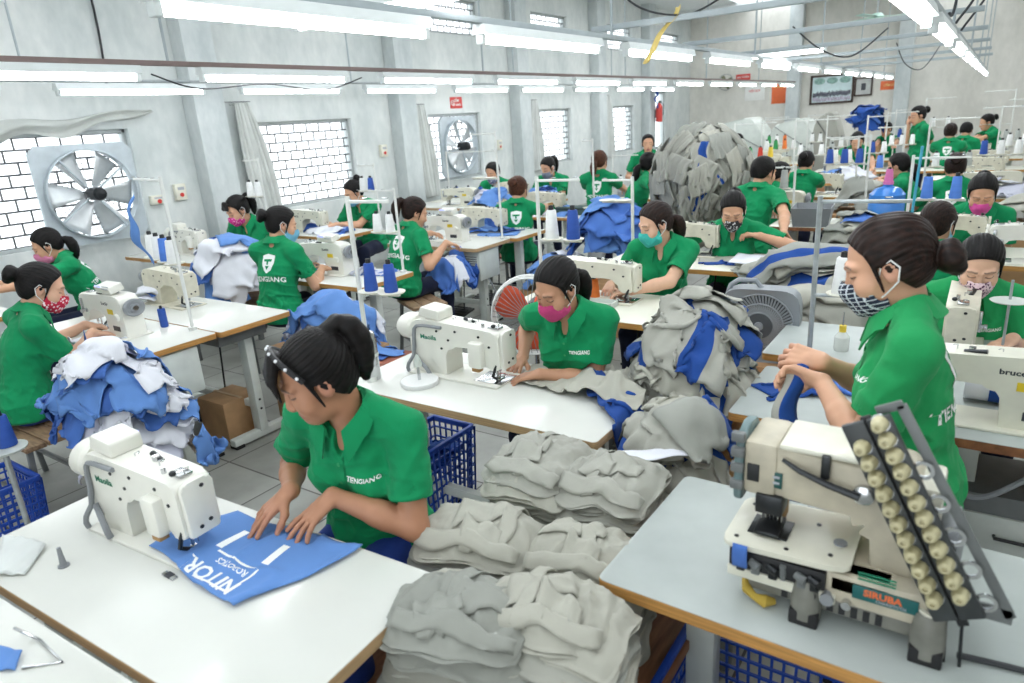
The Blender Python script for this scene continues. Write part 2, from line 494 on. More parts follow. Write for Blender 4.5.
def head_prims(F, c, R, fine=True):
    """c: head centre, R: 3x3 head axes (x right, y face, z up)"""
    def T(p): return tuple(V(c) + R @ V(p))
    e = lambda p, r, k=0.012, op='add': F.ell(T(p), r, R, k, op)
    e((0, -.012, .030), (.0725, .092, .082), .02)
    e((0, .028, -.034), (.057, .062, .078), .03)
    e((0, .030, -.072), (.047, .052, .040), .025)
    F.cone(T((0, .058, -.098)), T((0, .064, -.094)), .020, .020, .025)
    if not fine:
        F.cone(T((0, .084, -.006)), T((0, .100, -.036)), .009, .013, .014)
        for s in (-1, 1): e((s * .074, -.006, -.006), (.010, .020, .030), .006)
        return
    for s in (-1, 1):
        F.cone(T((s * .018, .086, .020)), T((s * .044, .072, .020)), .009, .008, .014)      # brow ridge
        e((s * .038, .056, -.036), (.026, .026, .026), .025)                                # cheek
        e((s * .030, .094, .000), (.017, .014, .0105), .012, 'sub')                         # eye socket
        e((s * .030, .0725, -.001), (.0145, .0145, .0125), .003)                            # closed lid over the eye
        e((s * .0095, .092, -.044), (.008, .009, .007), .005)                               # nostril wing
        e((s * .074, -.006, -.006), (.009, .020, .031), .006)                               # ear
        e((s * .082, .000, -.004), (.006, .010, .016), .005, 'sub')
    F.cone(T((0, .083, .006)), T((0, .099, -.036)), .0085, .0110, .012)                      # nose
    e((0, .0815, -.067), (.021, .0105, .0062), .006)                                         # lips
    e((0, .0795, -.0765), (.017, .0105, .0066), .005)
    F.fn(T((0, .095, -.072)) - np.array([.03] * 3), T((0, .095, -.072)) + np.array([.03] * 3),
         lambda x, y, z: _seam(x, y, z, c, R), .002, 'sub')
def _seam(x, y, z, c, R):
    q = [ (x - c[0]) * R[0][i] + (y - c[1]) * R[1][i] + (z - c[2]) * R[2][i] for i in range(3)]
    return np.sqrt((q[2] + .0715 - .3 * np.abs(q[0]) * .15) ** 2 + np.maximum(np.abs(q[0]) - .019, 0) ** 2 + np.maximum(.090 - q[1], 0) ** 2) - .0012
def head_tint(q, base, gaze):
    """natural colours of lips, brows and lash line, per vertex (q in head axes)"""
    t = np.tile(np.array(base, np.float32), (len(q), 1))
    x, y, z = np.abs(q[:, 0]), q[:, 1], q[:, 2]
    def mixin(w, col):
        w = np.clip(w, 0, 1)[:, None]; t[:] = t * (1 - w) + np.array(col, np.float32) * w
    on = y > .03
    dl = ((q[:, 0] / .022) ** 2 + ((z + .071) / .0115) ** 2)
    mixin(np.where(on & (y > .06), (1.25 - dl) * 2.5, 0), (0.42, 0.13, 0.12))
    zb = .0245 - .9 * np.maximum(x - .034, 0) ** 1.0 * .35
    mixin(np.where(on & (x > .011) & (x < .050), 1.1 - np.abs(z - zb) / .0042, 0) * 0.85, (0.035, 0.024, 0.02))
    le = -.0055 + 9.0 * (x - .030) ** 2
    mixin(np.where(on & (x > .0155) & (x < .0455) & (y > .055), 1.15 - np.abs(z - le) / .0032, 0), (0.015, 0.011, 0.011))
    mixin(np.where((y < .03) & (x > .066), .35, 0), (0.48, 0.2, 0.15))
    return t
def hand_prims(F, w, d, n, right, curl=0.3, spread=1.0, sc=1.0, curls=None):
    d = V(d).normalized(); n = V(n); n = (n - d * n.dot(d)).normalized()
    t = d.cross(n) * (1 if right else -1)          # towards the thumb
    w = V(w)
    for i in range(4):
        o = (1.5 - i)
        k = w + (d * (.079 - .004 * abs(i - 1)) + t * (o * .0185)) * sc - n * .002
        F.cone(w + t * (o * .0115 * sc), k, .0135 * sc, .0098 * sc, .010)
        ln = (.068, .077, .071, .056)[i] * sc
        c = curls[i] if curls else curl
        a = 0.0; p = k; r = .0086 * sc
        for j, (fr, bend) in enumerate(((.46, 38), (.30, 55), (.24, 40))):
            a += math.radians(bend) * c
            side = t * (o * .10 * spread)
            q = p + ((d * math.cos(a) + n * math.sin(a)) + side * (1 if j == 0 else .5)).normalized() * ln * fr
            F.cone(p, q, r, r * .92, .0025 if j else .004); p = q; r *= .92
    p = w + (d * .022 + t * .020) * sc
    for v, ln, r0, r1 in (((.55, .62, .35), .043, .0135, .0108), ((.85, .28, .35), .031, .0106, .0090), ((.92, .05, .40), .022, .0090, .0075)):
        q = p + (d * v[0] + t * v[1] + n * v[2]).normalized() * ln * sc
        F.cone(p, q, r0 * sc, r1 * sc, .008); p = q
def ik(s, w, l1, l2, pole):
    s = V(s); w = V(w); D = w - s; L = D.length; mx = (l1 + l2) * 0.995
    if L > mx: w = s + D * (mx / L); D = w - s; L = mx
    u = D.normalized(); a = (l1 * l1 - l2 * l2 + L * L) / (2 * L); h = math.sqrt(max(l1 * l1 - a * a, 0))
    p = V(pole); p = p - u * p.dot(u)
    if p.length < 1e-5: p = V((0, 0, -1))
    return s + u * a + p.normalized() * h, w
def person(label, crown, yaw, lean=14, side=0, twist=0, head=(25, 0, 0), hands=None, stand=False, hair='pony', hcol='black', mask=None, skin=(214, 164, 132), vox=.0065,
           shirt=None, chest=True, back=True, bangs=0, group=None, extra=None, legs=True, legdir=0, scale=1.0, male=False, waist=None, trousers=None, tie=None, pole_out=0.45, headband=False, size=1.0):
    sc = scale
    shirt = shirt or GREEN
    fine = vox <= .0045
    # --- joints in body axes (forward +Y), hip at origin
    Rl = rx(-lean * .65) @ ry(side * .7); Ru = rz_(-twist) @ rx(-lean * 1.25) @ ry(side)
    H = V((0, 0, 0)); C = H + Rl @ V((0, 0, .26 * sc)); N = C + Ru @ V((0, -.012, .205 * sc))
    pit, hyaw, roll = head
    Rh = rz_(-twist) @ rz_(-hyaw) @ rx(-pit) @ ry(roll)
    nd = rz_(-twist - hyaw * .4) @ rx(-(lean * 1.15 + pit) * .5) @ V((0, 0, 1))
    hc = N + nd * (.128 * sc) + Rh @ V((0, .020, .012))
    crown_l = hc + Rh @ V((0, -.01, .122))
    yawr = math.radians(yaw); Rw = Matrix.Rotation(yawr, 3, 'Z')
    loc = V(crown) - Rw @ crown_l * size               # world position of the hip point
    hipz = loc.z / size
    toL = lambda p: Rw.transposed() @ (V(p) - loc) / size
    S = {s: N + Ru @ V((s * .158 * sc, -.012, -.050 * sc)) for s in (-1, 1)}
    if male: S = {s: N + Ru @ V((s * .178 * sc, -.012, -.050 * sc)) for s in (-1, 1)}
    arms = {}
    hd = hands or {}
    for s, k in ((1, 'R'), (-1, 'L')):
        h = hd.get(k)
        if h is None:
            w = S[s] + V((s * .06, .14, -.40)); d = V((0, .5, -1)); n = V((-s, 0, 0)); cu = .4; pole = V((s * .6, -.8, 0))
        else:
            w = toL(h['p']); d = Rw.transposed() @ V(h.get('d', (0, 0, 0))) if 'd' in h else None
            n = Rw.transposed() @ V(h.get('n', (0, 0, -1))); cu = h.get('c', .45)
            pole = Rw.transposed() @ V(h['pole']) if 'pole' in h else V((s * pole_out, -.40, -.85))
        e, w = ik(S[s], w, .265 * sc, .235 * sc, pole)
        if d is None or d.length < 1e-6: d = (w - e).normalized() * .75 + V((0, .2, -.18))
        arms[s] = (e, w, d, n, cu, (h or {}).get('curls'), (h or {}).get('spread', 1.0))
    # --- body: head, neck, trunk, arms and hands as one surface
    pts = [H, C, N, hc, crown_l] + [S[s] for s in S] + [a[0] for a in arms.values()] + [a[1] + V(a[2]).normalized() * .12 for a in arms.values()]
    lo = np.min([list(p) for p in pts], 0) - .14; hi = np.max([list(p) for p in pts], 0) + .14
    lo[2] = min(lo[2], -.08)
    F = Field(lo, hi, vox)
    head_prims(F, hc, Rh, fine or vox < .007)
    F.cone(hc + Rh @ V((0, -.022, -.045)), N + Ru @ V((0, -.004, -.01)), .047 * sc, .052 * sc, .018)
    F.ell(C + Ru @ V((0, -.005, .06)), (.115 * sc, .076, .13 * sc), Ru, .03)
    F.ell(H + Rl @ V((0, 0, .12)), (.10, .07, .18), Rl, .03)
    F.cone(S[-1] + (S[1] - S[-1]) * .15, S[1] - (S[1] - S[-1]) * .15, .038, .038, .03)
    for s, (e, w, d, n, cu, cus, spr) in arms.items():
        F.cone(S[s], e, .043 * sc, .037 * sc, .012); F.cone(e, e + (w - e) * .45, .0385 * sc, .036 * sc, .012); F.cone(e + (w - e) * .35, w, .037 * sc, .0235 * sc, .012)
        F.cone(w - V(d).normalized() * .0, w + V(d).normalized() * .03, .0225, .020, .012)
        if vox < .0075: hand_prims(F, w + V(d).normalized() * .008, d, n, s > 0, cu, spr, sc * .96, cus)
        else:
            dn = V(d).normalized(); nn = V(n); nn = (nn - dn * nn.dot(dn)).normalized(); tt = dn.cross(nn) * s
            F.cone(w, w + dn * .085, .022, .028, .012)
            for o in (-1.5, -.5, .5, 1.5): F.cone(w + dn * .075 + tt * o * .014, w + (dn * .9 + nn * .3).normalized() * .145 + tt * o * .022, .0125, .0105, .004)
            F.cone(w + dn * .02 + tt * .02, w + dn * .075 + tt * .055, .014, .011, .008)
    P, Q = F.mesh()
    q = (P - np.array(hc)) @ np.array(Rh)
    base = lin(skin)
    tint = np.tile(np.array(base, np.float32), (len(P), 1))
    ishead = (q[:, 2] > -.13) & (np.linalg.norm(q, axis=1) < .16) & (P[:, 2] > N.z + .0)
    tint[ishead] = head_tint(q[ishead], base, 0)
    for s, a in arms.items():      # pinker finger ends
        dd = (P - np.array(a[1])) @ np.array(V(a[2]).normalized()); near = np.linalg.norm(P - np.array(a[1]), axis=1) < .2
        wgt = np.where(near, np.clip((dd - .10) / .05, 0, 1) * .25, 0)[:, None]
        tint = tint * (1 - wgt) + np.array((.55, .25, .19), np.float32) * wgt
    root = thing('person', label, 'person', (loc.x, loc.y, 0), yawr, group); root.scale = (size, size, size)
    up = V((0, 0, hipz))
    body = link('body', np_mesh('body', P, Q, SKIN, tint), root, up)
    # --- shirt
    G = Field(lo - .03, hi + .03, max(vox, .0042))
    wz = -.10 if stand else -.055
    G.ell(H + V((0, 0, .01)), (.182 * sc, .140, .14), None, .03)
    if stand: G.cone(H + V((0, 0, .02)), H + V((0, 0, -.14)), .13, .145, .03)
    G.ell(H + Rl @ V((0, .0, .15 * sc)), (.138 * sc, .104, .15 * sc), Rl, .06)
    G.ell(C + Ru @ V((0, -.002, .035)), (.150 * sc, .103, .165 * sc), Ru, .05)
    if not male:
        for s in (-1, 1): G.ell(C + Ru @ V((s * .066, .070, .02)), (.062, .052, .062), Ru, .035)
    sh = S[1] - S[-1]
    G.cone(S[-1] + sh * .10, S[1] - sh * .10, .050 * sc, .050 * sc, .035)
    for s in (-1, 1): G.cone(N + Ru @ V((s * .03, -.012, .022)), S[s] + Ru @ V((0, 0, .006)), .046, .050, .03)
    for s, (e, w, d, n, cu, cus, spr) in arms.items():
        m = S[s] + (e - S[s]) * .70
        G.cone(S[s], m, .056 * sc, .063 * sc, .028, flat=True)
    # folds: broad drape, finer creases at the waist and armpits
    sd = rnd.randrange(10000)
    def folds(x, y, z):
        wgt = np.clip(1.1 - (z - 0.05) / .50, .35, 1.0)
        a = wob(x + .3 * z, y, z * .55 - .35 * x, sd, 34, 6); b = wob(x * .5, y * .5 + .2 * x, z * 1.5, sd + 1, 42, 6); c = wob(x - .25 * z, y, z * .8, sd + 2, 80, 6)
        e1 = wob(x * 1.2 - .6 * z, y, z * .9 + .5 * x, sd + 8, 55, 6)
        return wgt * (.014 * np.minimum(np.abs(a), .7) + .013 * np.minimum(np.abs(b), .6) + .005 * np.abs(c) + .006 * np.minimum(np.abs(e1), .6) - .0125)
    G.shift(G.lo, G.lo + (G.n - 1) * G.h, folds)
    for s, (e, w, d, n, cu, cus, spr) in arms.items():      # hollow sleeve ends
        m0 = S[s] + (e - S[s]) * .50; m1 = S[s] + (e - S[s]) * .80
        G.cone(m0, m1, .050 * sc, .055 * sc, .004, 'sub')
    G.cone(N + Ru @ V((0, .012, .015)), N + Ru @ V((0, .02, .14)), .053, .085, .006, 'sub')
    G.ell(N + Ru @ V((0, .078, -.030)), (.017, .05, .050), Ru, .006, 'sub')
    G.fn((-9, -9, -9), (9, 9, wz + .02), lambda x, y, z: (wz - z) + 0 * x + 0 * y, 0, 'and')
    Ps, Qs = G.mesh()
    if fine: Ps = smooth_pts(Ps, Qs, 1, .4)
    sme = np_mesh('polo_shirt', Ps, Qs, shirt); so = link('polo_shirt', sme, root, up)
    bvh = BVHTree.FromPolygons([tuple(p) for p in Ps], [tuple(f) for f in Qs])
    # --- collar
    cb = MB(); rows = []
    prof = ((.062, .004, 0), (.058, .040, 0), (.0625, .046, 0), (.0685, .041, .2), (.096, .000, 1), (.092, -.004, 1), (.066, .033, .2))
    nA = 29
    for i in range(nA):
        f = -1 + 2 * i / (nA - 1); ph = f * math.radians(157); af = abs(f)
        fr = max(0, (af - .45) / .55); tip = max(0, (af - .78) / .22)
        row = []
        for r, z, o in prof:
            dz = -.040 * fr * fr - o * .036 * tip
            p = N + Ru @ V((math.sin(ph) * (r + o * .006 * fr), -math.cos(ph) * (r * 1.02 + o * .004 * fr) + .006 + .012 * fr, z + dz + .002))
            if o:
                for _ in range(7):
                    if G.sample(np.array([p]))[0] > .004: break
                    p = p + Ru @ V((0, .0025 * fr, .003))
            row.append(p)
        rows.append(row)
    vs = [p for r in rows for p in r]; k = len(prof)
    fs = [(i * k + j, i * k + (j + 1) % k, (i + 1) * k + (j + 1) % k, (i + 1) * k + j) for i in range(nA - 1) for j in range(k)]
    fs += [tuple(range(k)), tuple(range((nA - 1) * k, nA * k))[::-1]]
    cb.add(vs, fs); me_c = cb.mesh('collar', shirt, 60); col_o = link('collar', me_c, root, up)
    fix_normals(me_c)
    # --- things printed / sewn on the shirt, laid on its surface
    def decal(name, shapes, origin, axis_x, axis_y, dirv, m, off=.0016, thick=0.0):
        b = MB()
        for vs, fs in shapes:
            out = []
            for v in vs:
                o = origin + axis_x * v[0] + axis_y * v[1]
                h = bvh.ray_cast(o - dirv * .30, dirv)
                if h[0] is None: h = (o, -dirv)
                out.append(h[0] - dirv * off + h[1] * .0006)
            b.add(out, fs)
        return link(name, b.mesh(name, m, 60), root, up)
    lg = max(3, int(3))
    if chest:
        ex, ey = Ru @ V((1, 0, 0)), Ru @ V((0, 0, 1)); dv = Ru @ V((0, -1, 0))
        pl = rect_grid(.030, .15, 3, 12)
        o = decal('placket', [pl], N + Ru @ V((0, .1, -.150)), ex, ey, dv, shirt, .0028)
        for i in range(2 if fine else 0):
            disc = disc_shape(.0055); decal('button', [disc], N + Ru @ V((0, .1, -.098 - .055 * i)), ex, ey, dv, BUTTON, .0042)
        t = text_mesh('TIENGIANG', .017 if fine else .02, .0004)
        decal('chest_print', [sub_text(t)], N + Ru @ V((-.066, .1, -.135)), -ex, ey, dv, WHITE_INK)
    if back:
        ex, ey = Ru @ V((1, 0, 0)), Ru @ V((0, 0, 1)); dv = Ru @ V((0, 1, 0))
        og = N + Ru @ V((0, -.1, -.135))
        sh_out = [(-.052, .055), (0, .066), (.052, .055), (.050, .0), (.030, -.044), (0, -.066), (-.030, -.044), (-.050, .0)]
        o = decal('back_shield', [poly_fan(sh_out)], og, ex, ey, dv, WHITE_INK)
        inner = [poly_fan([(-.036, .030), (.036, .030), (.030, .014), (.008, .014), (.008, -.008), (-.008, -.008), (-.008, .014), (-.030, .014)]), poly_fan([(-.018, -.016), (.018, -.016), (.0, -.042)])]
        decal('shield_mark', inner, og, ex, ey, dv, shirt, .0026)
        t = text_mesh('TIENGIANG', .046, .0012)
        decal('back_print', [sub_text(t)], og + Ru @ V((0, 0, -.105)), ex, ey, dv, WHITE_INK)
    # --- trousers and shoes
    if legs:
        T = Field((-.36, -.22, -hipz - .02), (.36, .62, .10), .0125); Ld = rz_(legdir)
        tm = trousers or NAVY
        for s in (-1, 1):
            hj = Ld @ V((s * .082, 0, -.01))
            if stand: kn = V((s * .085, .03, -hipz * .48)); an = V((s * .09, 0, -hipz + .06))
            else: kn = Ld @ V((s * .115, .39, -.02)); an = Ld @ V((s * .115, .36, -hipz + .075))
            T.cone(hj, kn, .080, .064, .03); T.cone(kn, an, .062, .050, .02, flat=True)
            sb = MB(); sb.ball(an + V((0, .055, -.045)), (.042, .115, .035)); sb.ball(an + V((0, 0, -.02)), (.032, .036, .05))
            sb.build('shoe', SHOE, root, 50, up)
        T.ell((0, 0, -.01), (.150, .108, .09), None, .03)
        T.shift(T.lo, T.lo + (T.n - 1) * T.h, lambda x, y, z: .004 * wob(x, y, z, sd + 7, 40))
        Pt, Qt = T.mesh(); link('trousers', np_mesh('trousers', Pt, Qt, tm), root, up)
    # --- hair (in head axes)
    hv = min(max(vox * .8, .0026), .006)
    K = Field((-.15, -.30, -.34), (.15, .14, .16), hv)
    K.ell((0, -.016, .034), (.083, .103, .090), None, .01)
    K.ell((0, -.030, -.020), (.074, .070, .070), None, .03)
    ty = {'pony': (0, -.105, .055), 'highpony': (0, -.085, .095), 'bun': (0, -.112, .030), 'lowbun': (0, -.108, -.028), 'highbun': (0, -.085, .085), 'lowpony': (0, -.098, -.02), 'long': (0, -.09, -.03), 'short': (0, -.06, .09)}[hair]
    zt = ty[2]; amp = .0016
    K.shift(K.lo, K.lo + (K.n - 1) * K.h, lambda x, y, z: (.0008 * np.sin(np.arctan2(x, (z - zt) + .25 * (y + .1)) * 58 + 2.5 * wob(x, y, z, sd + 5, 40)) + .0007 * np.sin(np.arctan2(x, (z - zt) + .25 * (y + .1)) * 31 + 3 * wob(x, y, z, sd + 6, 30)) + .0010 * wob(x, y, z, sd + 3, 70)).astype(np.float32))
    if hair == 'short': K.fn((-.2, -.2, -.2), (.2, .2, .2), lambda x, y, z: np.maximum(.80 * (y - .052) - .60 * (z - .070), -(z + .052)) + .004 * wob(x, y, z, sd + 4, 80), .004, 'and')
    else: K.fn((-.2, -.2, -.2), (.2, .2, .2), lambda x, y, z: np.maximum(.80 * (y - .056) - .60 * (z - .064), np.maximum(-(z + .070), .86 * (y + .012) - .5 * (z + .045) - .03)), .006, 'and')
    g = Rh.transposed() @ V((0, 0, -1))     # gravity in head axes
    if hair in ('pony', 'highpony', 'lowpony', 'long'):
        ln = {'pony': .22, 'highpony': .21, 'lowpony': .19, 'long': .30}[hair]
        p = V(ty); d = (V((0, -.5, -.5)) if hair == 'long' else V((0, -.75, -.15)) if hair == 'lowpony' else V((0, -.8, .12))).normalized(); r = .024 if hair != 'long' else .04
        n = 7; prof_r = [.022, .034, .037, .035, .030, .022, .010]
        if hair == 'long': prof_r = [.045, .048, .046, .042, .036, .026, .012]
        for i in range(n):
            q_ = p + d * (ln / n)
            for jx in ((-.5, .5) if fine else (0,)):
                off = V((jx * prof_r[i] * .7, jx * .006, 0))
                K.cone(p + off, q_ + off, prof_r[max(i - 1, 0)] * (.85 if fine else 1), prof_r[i] * (.85 if fine else 1), .008)
            p = q_; d = (d + g * 1.05).normalized()
        lo_ = V(ty) - V((.1, .28, .34)); 
        K.fn(tuple(V(ty) + V((-.09, -.26, -.36))), tuple(V(ty) + V((.09, -.03, .1))), lambda x, y, z: 1.0 + 0 * x + 0 * y + 0 * z, 0, 'add')
    if hair in ('bun', 'highbun', 'lowbun'):
        K.ell(V(ty) + V((0, -.022, .004)), (.046, .036, .042), None, .006)
        for a in range(4): K.cone(V(ty) + V((.026 * math.cos(a * 1.6), -.03, .026 * math.sin(a * 1.6))), V(ty) + V((.026 * math.cos(a * 1.6 + 1), -.035, .026 * math.sin(a * 1.6 + 1))), .022, .018, .004)
    if bangs:
        for i in range(9):
            x0 = -.036 + .009 * i; b_ = bangs * .05
            K.cone((x0 * .5 + .01, .066, .100), (x0 * 1.15, .088 + .010 * bangs, .062), .013, .011, .010); K.cone((x0 * 1.15, .088 + .010 * bangs, .062), (x0 * 1.5 - .012 * bangs, .092 + .012 * bangs, .062 - b_ * (0.6 + .4 * math.sin(i * 2.1))), .011, .003, .006)
    for s in (-1, 1): K.cone((s * .070, .030, .045), (s * .0755, .022, -.050), .008, .003, .010)
    Pk, Qk = K.mesh()
    keep_mat = HAIR[hcol]
    hm = np_mesh('hair', Pk, Qk, keep_mat)
    HM = Matrix.Translation(up + hc) @ Rh.to_4x4()
    def place(o_):
        o_.location = up + hc; o_.rotation_euler = Rh.to_euler()
    ho = link('hair', hm, root); place(ho)
    if tie and hair not in ('short',):
        tb = MB(); c = V(ty) + V((0, -.012, .004)); ax = V((0, -1, .25)).normalized()
        R = frame(ax); tb.tube([c + R @ V((.027 * math.cos(t * PI / 8), .027 * math.sin(t * PI / 8), 0)) for t in range(16)], .008, 8, closed=True)
        t_o = tb.build('hair_tie', tie, root); place(t_o)
    if headband:
        hb = MB(); ptsb = [(math.cos(a) * .087, .030 + .034 * math.sin(a) - .0, .034 + math.sin(a) * .088) for a in [math.radians(v) for v in range(-4, 186, 10)]]
        hb.tube(ptsb, .0075, 8); hbo = hb.build('headband', mat('headband_black', (22, 22, 26), rough=.4), root); place(hbo)
        bd = MB()
        for i in range(1, len(ptsb) - 1, 2): bd.ball(V(ptsb[i]) * 1.06, .0046, None, 8, 6)
        bdo = bd.build('headband_pearls', mat('pearl', (236, 236, 240), rough=.25, var=0), root); place(bdo)
    # --- mask (in head axes)
    if mask:
        mv = max(min(vox, .0045), .0028)
        M_ = Field((-.10, -.02, -.15), (.10, .14, .05), mv)
        M_.ell((0, .028, -.034), (.058, .063, .079), None, .03); M_.ell((0, .030, -.072), (.049, .054, .042), None, .03)
        M_.cone((0, .084, -.010), (0, .100, -.038), .012, .016, .03); M_.cone((0, .088, -.06), (0, .076, -.092), .014, .018, .035)
        M_.ell((0, -.012, .030), (.0725, .092, .082), None, .02)
        M_.D = np.abs(M_.D - .005) - max(.0022, mv * .62)
        M_.fn((-1, -1, -1), (1, 1, 1), lambda x, y, z: np.maximum(np.maximum(z - (-.010 - .30 * np.abs(x)), -(z + .116)), np.maximum(np.abs(x) - .064, .016 - y)), .003, 'and')
        Pm, Qm = M_.mesh()
        mo = link('face_mask', np_mesh('face_mask', Pm, Qm, MASK[mask]), root); place(mo)
        for s in (-1, 1): lb = MB(); lb.tube([(s * .060, .030, -.030), (s * .074, .012, .012), (s * .083, -.012, .022), (s * .084, -.026, .000), (s * .079, -.014, -.034), (s * .066, .020, -.060), (s * .060, .030, -.066)], .0022 if vox < .007 else .003, 6); lb.build('ear_loop', LOOP, mo)
    return root
def fix_normals(me):
    bm = bmesh.new(); bm.from_mesh(me); bmesh.ops.recalc_face_normals(bm, faces=bm.faces[:]); bm.to_mesh(me); bm.free(); me.update()
def rect_grid(w, h, nx, ny):
    vs = [((i / nx - .5) * w, (j / ny - .5) * h) for j in range(ny + 1) for i in range(nx + 1)]
    return vs, [(j * (nx + 1) + i, j * (nx + 1) + i + 1, (j + 1) * (nx + 1) + i + 1, (j + 1) * (nx + 1) + i) for j in range(ny) for i in range(nx)]
def disc_shape(r, n=12):
    return [(0, 0)] + [(r * math.cos(2 * PI * i / n), r * math.sin(2 * PI * i / n)) for i in range(n)], [(0, 1 + i, 1 + (i + 1) % n) for i in range(n)]
def sub_text(t):
    return [(v.x, v.y) for v in t[0]], t[1]
def poly_fan(out, k=3):
    """a polygon cut into small triangles so that it can follow a curved surface"""
    bm = bmesh.new(); f = bm.faces.new([bm.verts.new((x, y, 0)) for x, y in out]); bmesh.ops.triangulate(bm, faces=[f])
    bmesh.ops.subdivide_edges(bm, edges=bm.edges[:], cuts=k, use_grid_fill=True)
    bmesh.ops.triangulate(bm, faces=bm.faces[:]); bm.verts.index_update()
    r = ([(v.co.x, v.co.y) for v in bm.verts], [tuple(v.index for v in f.verts) for f in bm.faces]); bm.free()
    return r
# ------------------------------------------------------------------ cloth: small position-based solver over a height map
def cloth_mat(name, c, var=0.05):
    m = weave_mat(name, c, var=var, rough=0.88, sc=4.0)
    return m
GREY = cloth_mat('grey_twill', (168, 168, 159)); GREY2 = cloth_mat('grey_twill_warm', (178, 177, 166)); GREY3 = cloth_mat('grey_twill_cool', (154, 156, 149))
ROYAL = cloth_mat('royal_blue_cloth', (38, 76, 150)); SKY = cloth_mat('cornflower_cloth', (102, 144, 208)); SKY2 = cloth_mat('cornflower_cloth_deep', (78, 118, 194)); WHITEC = cloth_mat('white_cloth', (226, 228, 236)); PALEG = cloth_mat('pale_lilac_cloth', (206, 208, 224))
LINING = cloth_mat('pale_interlining', (214, 218, 216))
class HF:
    def __init__(s, x0, x1, y0, y1, z=0.0, res=.012):
        s.x0, s.y0, s.res = x0, y0, res
        s.nx = int((x1 - x0) / res) + 2; s.ny = int((y1 - y0) / res) + 2
        s.H = np.full((s.nx, s.ny), float(z))
    def ij(s, x, y):
        return np.clip((x - s.x0) / s.res, 0, s.nx - 1.001), np.clip((y - s.y0) / s.res, 0, s.ny - 1.001)
    def h(s, x, y):
        a, b = s.ij(x, y); i = a.astype(int); j = b.astype(int); t = a - i; u = b - j
        return s.H[i, j] * (1 - t) * (1 - u) + s.H[i + 1, j] * t * (1 - u) + s.H[i, j + 1] * (1 - t) * u + s.H[i + 1, j + 1] * t * u
    def rect(s, x0, x1, y0, y1, z):
        i0, j0 = int((x0 - s.x0) / s.res + .5), int((y0 - s.y0) / s.res + .5); i1, j1 = int((x1 - s.x0) / s.res + .5), int((y1 - s.y0) / s.res + .5)
        A = s.H[max(i0, 0):max(i1, 0) + 1, max(j0, 0):max(j1, 0) + 1]; np.maximum(A, z, out=A); return s
    def poly(s, pts, z):
        """raise a convex polygon (CCW)"""
        X = s.x0 + np.arange(s.nx)[:, None] * s.res; Y = s.y0 + np.arange(s.ny)[None, :] * s.res
        m = np.ones((s.nx, s.ny), bool)
        for k in range(len(pts)):
            a = pts[k]; b = pts[(k + 1) % len(pts)]
            m &= (b[0] - a[0]) * (Y - a[1]) - (b[1] - a[1]) * (X - a[0]) >= 0
        s.H[m] = np.maximum(s.H[m], z); return s
    def mound(s, cx, cy, rx_, ry_, z0, dz, p=2.0):
        X = s.x0 + np.arange(s.nx)[:, None] * s.res; Y = s.y0 + np.arange(s.ny)[None, :] * s.res
        r = np.sqrt(((X - cx) / rx_) ** 2 + ((Y - cy) / ry_) ** 2)
        s.H = np.maximum(s.H, np.where(r < 1, z0 + dz * (1 - r ** p), -9)); return s
    def deposit(s, G, th):
        """G: nx*ny*3 cloth grid"""
        P = [G]
        P.append((G[1:] + G[:-1]) / 2); P.append((G[:, 1:] + G[:, :-1]) / 2); P.append((G[1:, 1:] + G[:-1, :-1]) / 2)
        P = np.concatenate([p.reshape(-1, 3) for p in P])
        a, b = s.ij(P[:, 0], P[:, 1]); z = P[:, 2] + th
        T = np.full_like(s.H, -9.0)
        for di in (0, 1):
            for dj in (0, 1): np.maximum.at(T, (a.astype(int) + di, b.astype(int) + dj), z)
        s.H = np.maximum(s.H, T)
